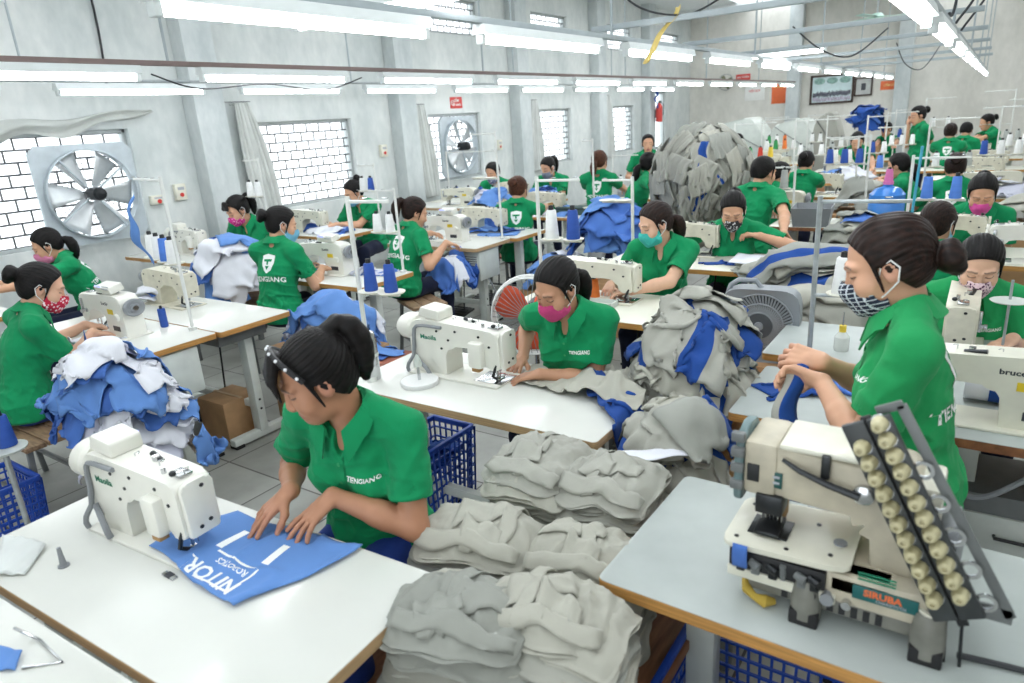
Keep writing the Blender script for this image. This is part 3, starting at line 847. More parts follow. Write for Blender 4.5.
def sim_cloth(G, rest, hf, steps=55, it=3, g=.0045, fr=.35, mu=.55, th=.003, bend=.35, pins=None, relax=0.9):
    """G: (n,m,3) start grid, rest: (du,dv) spacing; returns settled grid"""
    G = G.copy(); O = G.copy(); du, dv = rest; dd = math.hypot(du, dv)
    sl = slice
    def con(A, B, L, w):
        d = B - A; l = np.sqrt((d * d).sum(-1, keepdims=True)) + 1e-9
        c = d * ((l - L) / l * .5 * w); A += c; B -= c
    def conb(A, B, L, w):      # bending: only resists folding up
        d = B - A; l = np.sqrt((d * d).sum(-1, keepdims=True)) + 1e-9
        c = d * (np.minimum(l - L, 0) / l * .5 * w); A += c; B -= c
    pin0 = G[pins].copy() if pins is not None else None
    for st in range(steps):
        v = (G - O) * .93; O = G.copy(); G = G + v; G[..., 2] -= g
        for k in range(it):
            for p in (0, 1):
                con(G[p:-1:2], G[p + 1::2], du, relax); con(G[:, p:-1:2], G[:, p + 1::2], dv, relax)
            for p in (0, 1):
                n = (G.shape[0] - p) // 2 * 2
                con(G[p:p + n:2, :-1], G[p + 1:p + n:2, 1:], dd, relax * .6); con(G[p:p + n:2, 1:], G[p + 1:p + n:2, :-1], dd, relax * .6)
            if bend > 0:
                for p in (0, 1, 2, 3):
                    a = G[p:-2:4]; b_ = G[p + 2::4]; n = min(len(a), len(b_)); conb(a[:n], b_[:n], 2 * du * .96, bend)
                    a = G[:, p:-2:4]; b_ = G[:, p + 2::4]; n = min(a.shape[1], b_.shape[1]); conb(a[:, :n], b_[:, :n], 2 * dv * .96, bend)
            if pins is not None: G[pins] = pin0
            h = hf.h(G[..., 0], G[..., 1]) + th; m = G[..., 2] < h
            G[..., 2] = np.where(m, h, G[..., 2])
            if st > 4: G[..., :2] -= np.where(m[..., None], (G[..., :2] - O[..., :2]) * mu, 0)
        O[..., :2] = np.where(m[..., None], G[..., :2] - (G[..., :2] - O[..., :2]) * fr, O[..., :2]); O[..., 2] = np.where(m, G[..., 2], O[..., 2])
    return G
def grid_smooth(G, it=1):
    for _ in range(it):
        K = G.copy(); K[1:-1, 1:-1] = G[1:-1, 1:-1] * .5 + (G[2:, 1:-1] + G[:-2, 1:-1] + G[1:-1, 2:] + G[1:-1, :-2]) * .125; G = K
    return G
def cloth_obj(name, G, mats, pattern=None, parent=None, thick=.0028, ang=None):
    n, m = G.shape[:2]
    P = G.reshape(-1, 3); i, j = np.meshgrid(np.arange(n - 1), np.arange(m - 1), indexing='ij'); a = (i * m + j).ravel()
    Q = np.stack([a, a + m, a + m + 1, a + 1], 1)
    c = P.mean(0); c[2] = P[:, 2].min()
    me = np_mesh(name, P - c, Q, mats, None, None)
    if pattern is not None:
        u = (i.ravel() + .5) / (n - 1); v = (j.ravel() + .5) / (m - 1)
        me.polygons.foreach_set('material_index', np.array([pattern(a_, b_) for a_, b_ in zip(u, v)], np.int32))
    o = link(name, me, parent, V(c))
    s = o.modifiers.new('thickness', 'SOLIDIFY'); s.thickness = thick; s.offset = 0
    return o
def start_grid(n, m, du, dv, c, yaw, sq=(.7, .7), amp=.05, seed=0, tilt=0.0, z=None):
    r = np.random.RandomState(seed)
    u = (np.arange(n) - (n - 1) / 2) * du; v = (np.arange(m) - (m - 1) / 2) * dv
    U, W = np.meshgrid(u, v, indexing='ij')
    Z = np.zeros_like(U)
    for k in range(7):
        a = r.rand() * 6.28; f = 9 + 26 * r.rand(); Z += np.sin((U * math.cos(a) + W * math.sin(a)) * f + r.rand() * 6.28) * amp / (1 + .06 * f) * 1.3
    x = U * sq[0] + .012 * np.sin(W * 31 + r.rand() * 6) ; y = W * sq[1] + .012 * np.sin(U * 27 + r.rand() * 6)
    ca, sa = math.cos(yaw), math.sin(yaw)
    return np.stack([c[0] + x * ca - y * sa, c[1] + x * sa + y * ca, c[2] + Z + tilt * x], -1)
def two_tone(kind, r):
    a, b = r.random() * .5, .5 + r.random() * .5
    if kind == 0: return lambda u, v: 1 if a < u < a + .30 else 0
    if kind == 1: return lambda u, v: 1 if (v < .30 or (u > .65 and v > .6)) else 0
    if kind == 2: return lambda u, v: 1 if u > .62 else 0
    if kind == 3: return lambda u, v: 1 if .35 < v < .62 else 0
    return None
def heap(name, hf, spots, size, mats, label, cat, group, seed=1, res=.022, sq=(.62, .72), amp=.05, two=0.0, th=.006, steps=45, drop=.06, bend=.35, g=.0045, labels=None):
    """drop cloths one after another at spots [(x, y, yaw)]"""
    r = random.Random(seed); out = []
    for k, (x, y, yaw) in enumerate(spots):
        sx, sy = size[0] * (.8 + .4 * r.random()), size[1] * (.8 + .4 * r.random())
        n = max(int(sx / res), 8); m = max(int(sy / res), 8)
        G0 = start_grid(n, m, res, res, (x, y, 0), yaw, sq, amp, r.randrange(99999))
        G0[..., 2] += (hf.h(G0[..., 0], G0[..., 1]).mean() * .5 + hf.h(G0[..., 0], G0[..., 1]).max() * .5) + drop
        G = sim_cloth(G0, (res, res), hf, steps=steps, th=th * .6, bend=bend, g=g)
        hf.deposit(G, th * .5)
        mi = mats[r.randrange(len(mats))] if not isinstance(mats, dict) else mats['f'](k, r)
        pat = None
        ms = mi if isinstance(mi, (list, tuple)) else [mi]
        if len(ms) > 1: pat = two_tone(r.randrange(4), r)
        o = cloth_obj(name, grid_smooth(G, 1), ms, pat)
        tag(o, labels(k) if labels else label, cat, group); out.append(o)
    return out
# ------------------------------------------------------------------ workshop materials
LAMI = mat('white_laminate', (221, 222, 216), rough=0.22, var=0.025, scale=3, coat=0.15)
LAMI2 = mat('worn_grey_laminate', (176, 183, 180), rough=0.35, var=0.06, scale=5)
LAMI3 = mat('cream_laminate', (226, 226, 212), rough=0.25, var=0.03, scale=3)
PLY = mat('plywood_edge', (190, 158, 118), rough=0.55, var=0.12, scale=8, stretch=(1, 1, 30))
PLY2 = mat('orange_wood_edge', (196, 144, 78), rough=0.5, var=0.16, scale=9, stretch=(1, 1, 20))
PLY3 = mat('worn_brown_edge', (150, 98, 62), rough=0.6, var=0.25, scale=22)
UNDER = mat('board_underside', (146, 128, 104), rough=0.8)
STEELP = mat('grey_painted_steel', (206, 212, 206), rough=0.4, var=0.04)
STEELD = mat('dark_grey_steel', (112, 116, 116), rough=0.45, var=0.08)
GALV = mat('zinc_pipe', (178, 184, 186), rough=0.4, metal=0.55, var=0.08, scale=30)
RUBBER = mat('black_rubber', (30, 30, 32), rough=0.7, var=0.05)
MWHITE = mat('machine_white_enamel', (234, 233, 224), rough=0.3, var=0.02, coat=0.2)
MCREAM = mat('machine_cream_enamel', (224, 222, 206), rough=0.34, var=0.04, coat=0.15)
MBEIGE = mat('machine_beige_enamel', (214, 210, 192), rough=0.38, var=0.06, scale=20)
CHROME = mat('polished_steel', (200, 202, 204), rough=0.18, metal=1.0, var=0.03)
IRON = mat('dark_oily_steel', (58, 60, 62), rough=0.35, metal=0.8, var=0.15)
BLACKP = mat('black_plastic', (26, 27, 30), rough=0.4, var=0.04)
GREYP = mat('grey_plastic', (140, 144, 148), rough=0.45, var=0.04)
SCREEN = emit('lcd_screen', (150, 156, 232), 0.9)
KEYPAD = mat('keypad_grey', (172, 176, 184), rough=0.5, var=0.03)
GINK = mat('green_letters', (20, 128, 96), rough=0.5, var=0)
DINK = mat('dark_letters', (52, 54, 60), rough=0.5, var=0)
YLAB = mat('yellow_sticker', (226, 196, 40), rough=0.5, var=0.05)
RLAB = mat('red_sticker', (206, 52, 46), rough=0.5, var=0.05)
TBLUE = mat('thread_royal', (32, 78, 166), rough=0.6, var=0.05, bump=.5, bscale=300, stretch=(.2, .2, 3))
TSKY = mat('thread_sky', (78, 128, 214), rough=0.6, var=0.05, bump=.5, bscale=300, stretch=(.2, .2, 3))
TWHITE = mat('thread_white', (238, 239, 238), rough=0.6, var=0.03, bump=.5, bscale=300, stretch=(.2, .2, 3))
TGREY = mat('thread_grey', (176, 180, 176), rough=0.6, var=0.05, bump=.5, bscale=300, stretch=(.2, .2, 3))
TORANGE = mat('thread_orange', (232, 124, 52), rough=0.6, var=0.05, bump=.5, bscale=300, stretch=(.2, .2, 3))
TPINK = mat('thread_pink', (222, 120, 180), rough=0.6, var=0.05)
TGREEN = mat('thread_green', (40, 150, 80), rough=0.6, var=0.05)
TMINT = mat('mint_plastic', (150, 214, 196), rough=0.4, var=0.03)
TYEL = mat('thread_yellow', (226, 196, 60), rough=0.6, var=0.05)
TRED = mat('thread_red', (210, 60, 40), rough=0.6, var=0.05)
WOODS = mat('bench_wood', (150, 122, 94), rough=0.6, var=0.2, scale=6, stretch=(2, 12, 12))
WOODR = mat('red_stool_wood', (150, 84, 62), rough=0.55, var=0.15, scale=6)
CRATE = mat('blue_crate_plastic', (34, 78, 178), rough=0.4, var=0.05)
CARD = mat('cardboard', (178, 140, 100), rough=0.8, var=0.08)
POLYB = mat('clear_polythene', (222, 228, 232), rough=0.15, var=0.0, alpha=0.42)

def put(o, loc, rz=0): o.location = loc; o.rotation_euler = (0, 0, rz); return o

# ------------------------------------------------------------------ work tables
def table(label, x0, x1, y0, y1, top=LAMI, edge=PLY2, z=.78, th=.032, rz=0, legs=(1, 1), box=0, pedal=True, legc=STEELP, group=None, drawer=False, pivot=None, boxm=None):
    cx, cy = (x0 + x1) / 2, (y0 + y1) / 2; L, D = x1 - x0, y1 - y0
    t = thing('sewing_table', label, 'table', (cx, cy, 0), rz, group)
    b = MB(); b.use(1).prism(rounded([(-L / 2, -D / 2), (L / 2, -D / 2), (L / 2, D / 2), (-L / 2, D / 2)], .02, 4), Matrix.Translation((0, 0, z - th / 2 - .001)), th - .002, .002)
    b.use(0).prism(rounded([(-L / 2 + .001, -D / 2 + .001), (L / 2 - .001, -D / 2 + .001), (L / 2 - .001, D / 2 - .001), (-L / 2 + .001, D / 2 - .001)], .02, 4), Matrix.Translation((0, 0, z - .0015)), .003, .001)
    b.build('tabletop', [top, edge], t)
    for k, s in enumerate((-1, 1)):
        if not legs[k]: continue
        lx = s * (L / 2 - .16); g = MB()
        g.boxr(lx - .038, lx + .038, -.028, .028, .05, z - th, .006); g.boxr(lx - .03, lx + .03, -D / 2 + .03, D / 2 - .03, .012, .062, .008)
        g.boxr(lx - .03, lx + .03, -D / 2 + .08, D / 2 - .08, z - th - .035, z - th, .004)
        lg = g.build('leg', legc, t)
        for q in (-1, 1): f = MB(); f.boxr(lx - .034, lx + .034, q * (D / 2 - .06) - .03, q * (D / 2 - .06) + .03, 0, .022, .004); f.build('foot_pad', RUBBER, lg)
        for q in (.20, .26): bl = MB(); bl.cyl((lx - .04, 0, q), (lx + .04, 0, q), .008, n=8); bl.build('bolt', IRON, lg)
    if all(legs):
        c = MB(); c.boxr(-L / 2 + .16, L / 2 - .16, -.02, .02, .20, .245, .004); c.build('cross_rail', legc, t)
    if pedal:
        p = MB(); p.box((0, -.03, .10), (.36, .24, .018), .004, Euler((.18, 0, 0)))
        for q in range(5): p.box((0, -.12 + q * .045, .118 + .008 * (q - 2)), (.32, .012, .008), .002, Euler((.18, 0, 0)))
        p.cyl((.10, .03, .12), (.14, .05, z - th - .04), .006, n=8)
        p.build('treadle', IRON, t)
    if box:
        bx = box * L * .22; m = MB(); m.boxr(bx - .10, bx + .10, -D / 2 + .06, -D / 2 + .36, z - th - .27, z - th - .01, .012)
        bo = m.build('control_box', boxm or STEELP, t)
        n = MB(); n.cyl((bx - .04, -D / 2 + .06, z - th - .20), (bx - .04, -D / 2 + .052, z - th - .20), .014); n.build('power_button', RLAB, bo)
        n = MB()
        for q in range(5): n.boxr(bx - .07, bx + .07, -D / 2 + .057, -D / 2 + .061, z - th - .06 - q * .02, z - th - .052 - q * .02)
        n.build('vent_slots', STEELD, bo)
        w = MB(); w.tube([(bx + .08, -D / 2 + .2, z - .30), (bx + .13, -D / 2 + .22, z - .42), (bx + .05, -D / 2 + .25, z - .55), (bx + .16, -D / 2 + .22, z - .66), (bx + .2, 0, .24)], .007, 6); w.build('cable', GREYP, bo)
    if drawer:
        d = MB(); d.boxr(L * .1, L * .42, -D / 2 + .04, D / 2 - .12, z - th - .085, z - th - .004, .004); d.build('drawer', STEELD, t)
    return t

# ------------------------------------------------------------------ lockstitch sewing machine: operator on -Y, needle at -X end, handwheel at +X end, origin on the table top
def flat_text(b, txt, size, M, bold=.0005):
    vs, fs = text_mesh(txt, size, bold); b.add(vs, fs, M); return b
def face_M(x, y, z, back):
    """text plane on the back (+Y) or front (-Y) of a machine"""
    if back: return Matrix(((-1, 0, 0, x), (0, 0, 1, y), (0, 1, 0, z), (0, 0, 0, 1)))
    return Matrix(((1, 0, 0, x), (0, 0, -1, y), (0, 1, 0, z), (0, 0, 0, 1)))
def lockstitch(label, body=MWHITE, style='modern', brand=None, ink=GINK, panel=True, group=None, backtext=True, arch_x=.04, cat='sewing machine'):
    t = thing('sewing_machine', label, cat, group=group)
    b = MB()
    out = [(.235, .0), (.235, .225), (.222, .285), (.15, .298), (-.15, .282), (-.232, .275), (-.238, .10), (-.222, .078), (-.165, .085), (-.155, .160), (-.10, .178), (arch_x - .03, .172), (arch_x, .130), (arch_x + .005, .0)]
    b.prism(rounded(out, [.02, .05, .05, .05, .05, .03, .02, .015, .02, .03, .03, .05, .03, .01], 4), XZ(0), .112, .020, 3)
    b.boxr(-.238, .238, -.089, .089, .0, .012, .004)
    b.build('machine_body', body, t)
    p = MB(); p.boxr(-.238, -.10, -.06, .06, .0115, .0145, .001); np_ = p.build('needle_plate', CHROME, t)
    q = MB(); q.boxr(-.206, -.186, -.022, .022, .0143, .0158, .0004); q.build('feed_dog', IRON, np_)
    f = MB(); f.prism(rounded([(-.048, .085), (.048, .085), (.048, .262), (.035, .275), (-.035, .275), (-.048, .262)], .014, 3), YZ(-.243), .016, .006); fp = f.build('face_plate', body, t)
    h = MB()
    for yy, zz in ((-.018, .125), (.012, .115), (-.012, .25)): h.cyl((-.250, yy, zz), (-.2535, yy, zz), .0065, n=10)
    h.build('screw_cap', BLACKP, fp)
    n = MB(); n.cyl((-.196, 0, .085), (-.196, 0, .055), .006); n.cyl((-.196, 0, .055), (-.196, 0, .016), .0016, n=8); n.cyl((-.196, 0, .07), (-.188, 0, .066), .004, n=8); n.build('needle_bar', CHROME, t)
    n = MB(); n.cyl((-.196, .018, .085), (-.196, .018, .03), .0045); n.boxr(-.206, -.186, -.018, .022, .0155, .021, .002); n.box((-.196, -.018, .024), (.02, .014, .003), .001, Euler((-.5, 0, 0))); n.boxr(-.204, -.188, .008, .026, .02, .034, .003); n.build('presser_foot', CHROME, t)
    n = MB(); n.tube([(-.225, .045, .13), (-.212, .055, .09), (-.200, .058, .05), (-.196, .03, .026)], .007, 6); n.build('wiper_arm', IRON, t)
    # tension dial and thread take-up on the operator side
    n = MB(); n.lathe([(.016, 0), (.016, .006), (.010, .008), (.010, .02), (.013, .022), (.013, .032), (.0, .033)], (-.17, -.056, .165), (0, -1, 0), 16, False); td = n.build('tension_dial', CHROME, t)
    n = MB(); n.boxr(-.213, -.195, -.068, -.056, .15, .25, .002); n.build('take_up_guard', CHROME, t)
    for xx in (-.205, -.09, .03):
        n = MB(); n.tube([(xx, 0, .275), (xx, 0, .302), (xx - .008, -.01, .306), (xx - .012, -.004, .300)], .002, 6); n.build('thread_guide', CHROME, t)
    n = MB(); n.boxr(-.215, -.16, -.02, .02, .276, .288, .004); n.build('top_plate', CHROME, t)
    for xx, yy, rr in ((-.14, .02, .007), (-.05, -.015, .010)): n = MB(); n.cyl((xx, yy, .278), (xx, yy, .304), rr); n.build('guide_post', CHROME, t)
    n = MB(); n.cyl((-.07, -.02, .285), (-.01, -.03, .296), .009); n.build('bobbin_winder', IRON, t)
    n = MB(); n.ball((-.20, .03, .30), .010); n.build('lifter_ball', IRON, t)
    # round fixings on the back cover
    n = MB()
    for xx, zz in ((.20, .25), (.19, .06), (.08, .245), (.06, .155), (.02, .205), (-.02, .255), (-.14, .245), (-.19, .20)):
        n.cyl((xx, .0555, zz), (xx, .0585, zz), .0062, n=10)
    n.build('cover_screw', IRON, t)
    if style == 'modern':
        n = MB(); n.lathe([(.0, 0), (.060, .0), (.070, .012), (.070, .06), (.052, .088), (.0, .095)], (.225, 0, .235), (1, 0, 0), 24, False); n.build('motor_cover', body, t)
        n = MB(); n.prism(rounded([(-.06, .0), (.06, .0), (.05, .055), (-.05, .055)], .012, 3), Matrix.Translation((.13, -.005, .30)) @ Matrix.Rotation(math.radians(-8), 4, 'Y') @ XZ(0), .10, .008)
        c = n.build('control_panel', body, t)
        s = MB(); s.box((.13, -.056, .328), (.085, .004, .034), .002); s.build('panel_screen', SCREEN, c)
        for path, rr in (([(.235, .085, .010), (.238, .088, .030), (.232, .086, .055), (.222, .080, .075), (.212, .070, .10), (.208, .064, .15), (.206, .062, .21), (.200, .061, .245), (.185, .061, .262), (.15, .061, .268), (.05, .061, .268)], .0085), ([(.11, .088, .010), (.115, .090, .028), (.13, .086, .045), (.16, .076, .06), (.195, .064, .075), (.207, .062, .10)], .0095)):
            n = MB(); n.tube(path, rr, 8); n.build('wire_loom', GREYP, t)
        n = MB(); n.boxr(-.165, -.098, .045, .088, .088, .222, .012); n.build('lamp_cover', body, t)
        n = MB(); n.boxr(-.150, -.112, .050, .082, .070, .090, .004); n.build('lamp_base', mat('tan_leather', (170, 132, 84), rough=.6), t)
    else:
        n = MB(); n.lathe([(.0, .0), (.030, .0), (.034, .01), (.056, .014), (.060, .022), (.060, .034), (.052, .040), (.030, .036), (.026, .046), (.0, .048)], (.237, 0, .215), (1, 0, 0), 28, False); hw = n.build('handwheel', GREYP, t)
        m = MB(); m.cyl((.283, 0, .215), (.287, 0, .215), .016); m.build('wheel_hub', CHROME, hw)
        if panel:
            n = MB(); n.box((.06, -.01, .336), (.16, .085, .052), .006, Euler((math.radians(16), 0, 0))); c = n.build('control_panel', body, t)
            n = MB(); n.beam((.06, .02, .29), (.06, .01, .325), .05, .02); n.build('panel_bracket', GREYP, c)
            s = MB(); s.box((.025, -.052, .349), (.06, .004, .026), .001, Euler((math.radians(16), 0, 0))); s.build('panel_screen', SCREEN, c)
            s = MB()
            for i in range(4):
                for j in range(2): s.box((.078 + i * .018, -.0525 - .004 * j, .355 - j * .015), (.012, .003, .008), .001, Euler((math.radians(16), 0, 0)))
            s.build('panel_keys', KEYPAD, c)
        n = MB(); n.lathe([(.026, 0), (.026, .006), (.020, .012), (.0, .012)], (.17, -.056, .15), (0, -1, 0), 20, False); n.build('stitch_dial', body, t)
        n = MB(); n.boxr(.10, .175, -.0575, -.056, .05, .085); n.build('rating_plate', DINK, t)
        n = MB(); n.boxr(.075, .135, -.0575, -.056, .165, .20); n.build('warning_sticker', YLAB, t)
    if brand:
        n = MB(); flat_text(n, brand, .034, face_M(.13, .0572, .205, True), .0009); n.build('brand_letters', ink, t, None)
        n = MB(); flat_text(n, brand, .030, face_M(.06, -.0572, .235, False), .0009); n.build('brand_letters', ink, t, None)
    return t

# overlock (serger): operator on -Y
def overlock(label, body=MBEIGE, group=None):
    t = thing('overlock_machine', label, 'sewing machine', group=group)
    b = MB(); b.boxr(-.15, .17, -.11, .12, .0, .115, .014); b.prism(rounded([(.17, .10), (.17, .26), (.13, .29), (-.12, .28), (-.15, .25), (-.15, .20), (-.06, .19), (.0, .17), (.02, .10)], .03, 3), XZ(.045), .10, .016, 2); b.build('machine_body', body, t)
    c = MB(); c.boxr(-.16, .05, -.125, -.108, .015, .105, .006); c.build('looper_cover', MCREAM, t)
    p = MB(); p.boxr(-.17, -.02, -.10, .02, .115, .12, .001); p.build('needle_plate', CHROME, t)
    n = MB(); n.cyl((-.10, -.01, .20), (-.10, -.01, .155), .007); n.cyl((-.10, -.01, .155), (-.10, -.01, .118), .0018, n=6); n.boxr(-.112, -.088, -.05, .01, .12, .13, .003); n.build('presser_foot', IRON, t)
    n = MB(); n.lathe([(.0, .0), (.045, .0), (.052, .01), (.052, .025), (.03, .032), (.0, .032)], (.17, .045, .19), (1, 0, 0), 20, False); n.build('handwheel', GREYP, t)
    for i in range(4):
        n = MB(); n.lathe([(.011, 0), (.011, .008), (.007, .01), (.007, .022), (.0, .023)], (-.09 + i * .055, -.006, .245), (0, -1, 0), 10, False); n.build('tension_dial', CHROME, t)
    n = MB(); n.boxr(.03, .10, -.1115, -.11, .05, .085); n.build('rating_plate', GINK, t)
    n = MB(); n.boxr(.02, .14, .0, .09, .285, .33, .01); n.build('oil_cap', body, t)
    return t

# ------------------------------------------------------------------ thread stands and cones (cones stand on the dishes, each a thing)
def thread_stand(label, h=.78, low=.34, n=2, w=.16, upw=None, mt=GALV, group=None, two=True, dirx=1, lean=0.0, r=.010, mid=None):
    t = thing('thread_stand', label, 'thread stand', group=group)
    b = MB(); b.cyl((0, 0, 0), (lean, 0, h), r, n=10); b.cyl((0, 0, 0), (0, 0, .02), .024, n=14); b.build('pole', mt, t)
    upw = upw or w * n
    x0, x1 = (0, dirx * upw) if dirx else (-upw / 2, upw / 2)
    a = MB(); a.boxr(min(x0, x1), max(x0, x1), -.007, .007, h - .027, h - .014, .003); a.build('upper_arm', mt, t)
    e = MB()
    for i in range(n):
        xx = x0 + (x1 - x0) * (i + .75) / n
        e.tube([(xx + .012 * math.cos(k * PI / 4), .014 + .012 * math.sin(k * PI / 4), h - .008) for k in range(8)], .002, 5, closed=True)
    e.build('thread_eye', CHROME, t)
    if mid: m = MB(); m.boxr(min(x0, x1), max(x0, x1), -.008, .008, mid - .01, mid + .006, .003); m.build('middle_arm', mt, t)
    a = MB(); x0, x1 = (0, dirx * w * n) if dirx else (-w * n / 2, w * n / 2)
    a.boxr(min(x0, x1), max(x0, x1), -.009, .009, low - .016, low - .004, .003); lo = a.build('lower_arm', mt, t)
    spots = []
    for i in range(n):
        xx = x0 + (x1 - x0) * (i + .62) / n
        d = MB(); d.lathe([(.0, -.004), (.052, -.004), (.056, .0), (.056, .003), (.0, .003)], (xx, 0, low), (0, 0, 1), 18, False); d.build('spool_dish', MCREAM, t)
        spots.append((xx, 0, low + .003))
    t['spots'] = 0; del t['spots']
    return t, spots
_SP = {}
def cone_spool(kind, mt, cap=None, h=.15, r=.036):
    """a cone of thread at the origin; first of a kind is built, later ones share its meshes"""
    key = (kind, h, r)
    if key not in _SP:
        b = MB()
        if kind == 'cone': b.lathe([(.0, .0), (r * .96, .0), (r, .006), (r * .98, h * .12), (r * .72, h * .84), (r * .60, h * .87), (.0, h * .87)], n=18, cap=False)
        else: b.lathe([(.0, .0), (r * .8, .0), (r, .008), (r, h * .84), (r * .8, h * .87), (.0, h * .87)], n=18, cap=False)
        c = MB(); c.lathe([(r * .40, h * .86), (r * .34, h), (r * .2, h), (r * .2, h * .86)], n=14, cap=False)
        _SP[key] = (b.mesh('thread', TBLUE, 40), c.mesh('core', BLACKP, 40))
    return _SP[key]
def spool(label, loc, mt, cap=BLACKP, kind='cone', h=.15, r=.036, group=None, tilt=None):
    a, c = cone_spool(kind, mt, cap, h, r)
    t = thing('thread_cone', label, 'thread cone', loc, 0, group)
    if tilt: t.rotation_euler = tilt
    k = (kind, h, r, mt.name, cap.name)
    if k not in _SP:
        a2 = a.copy(); a2.materials[0] = mt; c2 = c.copy(); c2.materials[0] = cap; _SP[k] = (a2, c2)
    a, c = _SP[k]
    link('thread', a, t); link('core', c, t)
    return t

# ------------------------------------------------------------------ lights, fans, baskets, stools
TUBE = emit('fluorescent_tube', (252, 253, 255), 14.5)
FIXT = mat('white_light_housing', (226, 232, 232), rough=0.4, var=0.02)
def tube_light(label, loc, rz, group, length=1.22, twin=False):
    t = thing('hanging_tube_light', label, 'light', loc, rz, group)
    b = MB(); b.prism([(-.045, .0), (.045, .0), (.03, .045), (-.03, .045)], Matrix.Rotation(PI / 2, 4, 'X').inverted() @ Matrix.Identity(4), length, .003) if False else b.add(*_trough(length)); b.build('housing', FIXT, t)
    u = MB(); u.cyl((0, -length / 2 + .03, -.022), (0, length / 2 - .03, -.022), .0165, n=14); u.build('tube', TUBE, t)
    for s in (-1, 1):
        e = MB(); e.boxr(-.02, .02, s * (length / 2 - .018) - .014, s * (length / 2 - .018) + .014, -.042, .004, .004); e.build('lamp_holder', FIXT, t)
    return t
def _trough(L):
    pr = [(-.042, .0), (.042, .0), (.028, .045), (-.028, .045)]
    vs = [(x, -L / 2, z) for x, z in pr] + [(x, L / 2, z) for x, z in pr]
    return vs, [(0, 1, 2, 3), (7, 6, 5, 4), (0, 4, 5, 1), (1, 5, 6, 2), (2, 6, 7, 3), (3, 7, 4, 0)]
def stool(label, loc, w=.36, d=.28, h=.46, rz=0, top=WOODS, group=None, leg=STEELD):
    t = thing('stool', label, 'stool', loc, rz, group)
    b = MB()
    for k in range(3): b.boxr(-w / 2, w / 2, -d / 2 + k * d / 3 + .003, -d / 2 + (k + 1) * d / 3 - .003, h - .025, h, .004)
    b.build('seat', top, t)
    for sx in (-1, 1):
        for sy in (-1, 1):
            g = MB(); g.beam((sx * (w / 2 - .04), sy * (d / 2 - .03), h - .025), (sx * (w / 2 - .01), sy * (d / 2 + .01), 0), .026, .026, .003); g.build('leg', leg, t)
    r = MB(); r.boxr(-w / 2 + .03, w / 2 - .03, -d / 2 - .002, -d / 2 + .014, .15, .17); r.boxr(-w / 2 + .03, w / 2 - .03, d / 2 - .014, d / 2 + .002, .15, .17); r.build('stretcher', leg, t)
    return t
def basket(label, loc, w=.42, d=.32, h=.36, rz=0, m=CRATE, group=None):
    """slotted plastic crate"""
    t = thing('plastic_basket', label, 'basket', loc, rz, group)
    b = MB(); tp = .03
    def side(a, c):
        a = V(a); c = V(c); n = max(int((c - a).length / .028), 4)
        for i in range(n + 1):
            p = a.lerp(c, i / n); b.beam(p, p + (p - V((0, 0, p.z))).normalized() * tp + V((0, 0, h)), .007, .007)
        for j in range(1, 9):
            z = h * j / 9.0; k = 1 + tp * j / 9 / max(a.to_2d().length, .1)
            b.beam(V((a.x * k, a.y * k, z)), V((c.x * k, c.y * k, z)), .007, .008)
    W, D = w / 2, d / 2
    for a, c in (((-W, -D, 0), (W, -D, 0)), ((W, -D, 0), (W, D, 0)), ((W, D, 0), (-W, D, 0)), ((-W, D, 0), (-W, -D, 0))): side(a, c)
    b.build('lattice_wall', m, t)
    c = MB(); c.boxr(-W, W, -D, D, 0, .008); c.build('base', m, t)
    c = MB(); k = 1.10
    for a, e in (((-W, -D), (W, -D)), ((W, -D), (W, D)), ((W, D), (-W, D)), ((-W, D), (-W, -D))): c.beam((a[0] * k, a[1] * k, h), (e[0] * k, e[1] * k, h), .018, .025, .003)
    c.build('rim', m, t)
    return t
# ------------------------------------------------------------------ the hall: left wall X = -7.2, end wall Y = 19.7
WX, BY, CZ = -7.2, 19.7, 4.2
def wall_mat(name, c, c2, sc=1.3, streak=True):
    m, nt, b = _nt(name); L = nt.links
    tc = nt.nodes.new('ShaderNodeTexCoord'); mp = nt.nodes.new('ShaderNodeMapping'); mp.inputs['Scale'].default_value = (1, 1, .55)
    n1 = nt.nodes.new('ShaderNodeTexNoise'); n1.inputs['Scale'].default_value = sc; n1.inputs['Detail'].default_value = 9; n1.inputs['Roughness'].default_value = .62
    n2 = nt.nodes.new('ShaderNodeTexNoise'); n2.inputs['Scale'].default_value = sc * 9; n2.inputs['Detail'].default_value = 4
    mx = nt.nodes.new('ShaderNodeMath'); mx.operation = 'MULTIPLY_ADD'; mx.inputs[1].default_value = .3
    rp = nt.nodes.new('ShaderNodeValToRGB'); rp.color_ramp.elements[0].position = .48; rp.color_ramp.elements[1].position = .82
    rp.color_ramp.elements[0].color = (*lin(c2), 1); rp.color_ramp.elements[1].color = (*lin(c), 1)
    L.new(tc.outputs['Object'], mp.inputs['Vector']); L.new(mp.outputs['Vector'], n1.inputs['Vector']); L.new(mp.outputs['Vector'], n2.inputs['Vector'])
    L.new(n2.outputs['Fac'], mx.inputs[0]); L.new(n1.outputs['Fac'], mx.inputs[2]); L.new(mx.outputs[0], rp.inputs['Fac']); L.new(rp.outputs['Color'], b.inputs['Base Color'])
    bp = nt.nodes.new('ShaderNodeBump'); bp.inputs['Strength'].default_value = .25; bp.inputs['Distance'].default_value = .01; L.new(n2.outputs['Fac'], bp.inputs['Height']); L.new(bp.outputs['Normal'], b.inputs['Normal'])
    b.inputs['Roughness'].default_value = .85
    MATS[name] = m; return m
PLASTER = wall_mat('cement_plaster', (226, 229, 227), (194, 201, 200))
PLASTER2 = wall_mat('cement_plaster_warm', (234, 231, 224), (210, 208, 200))
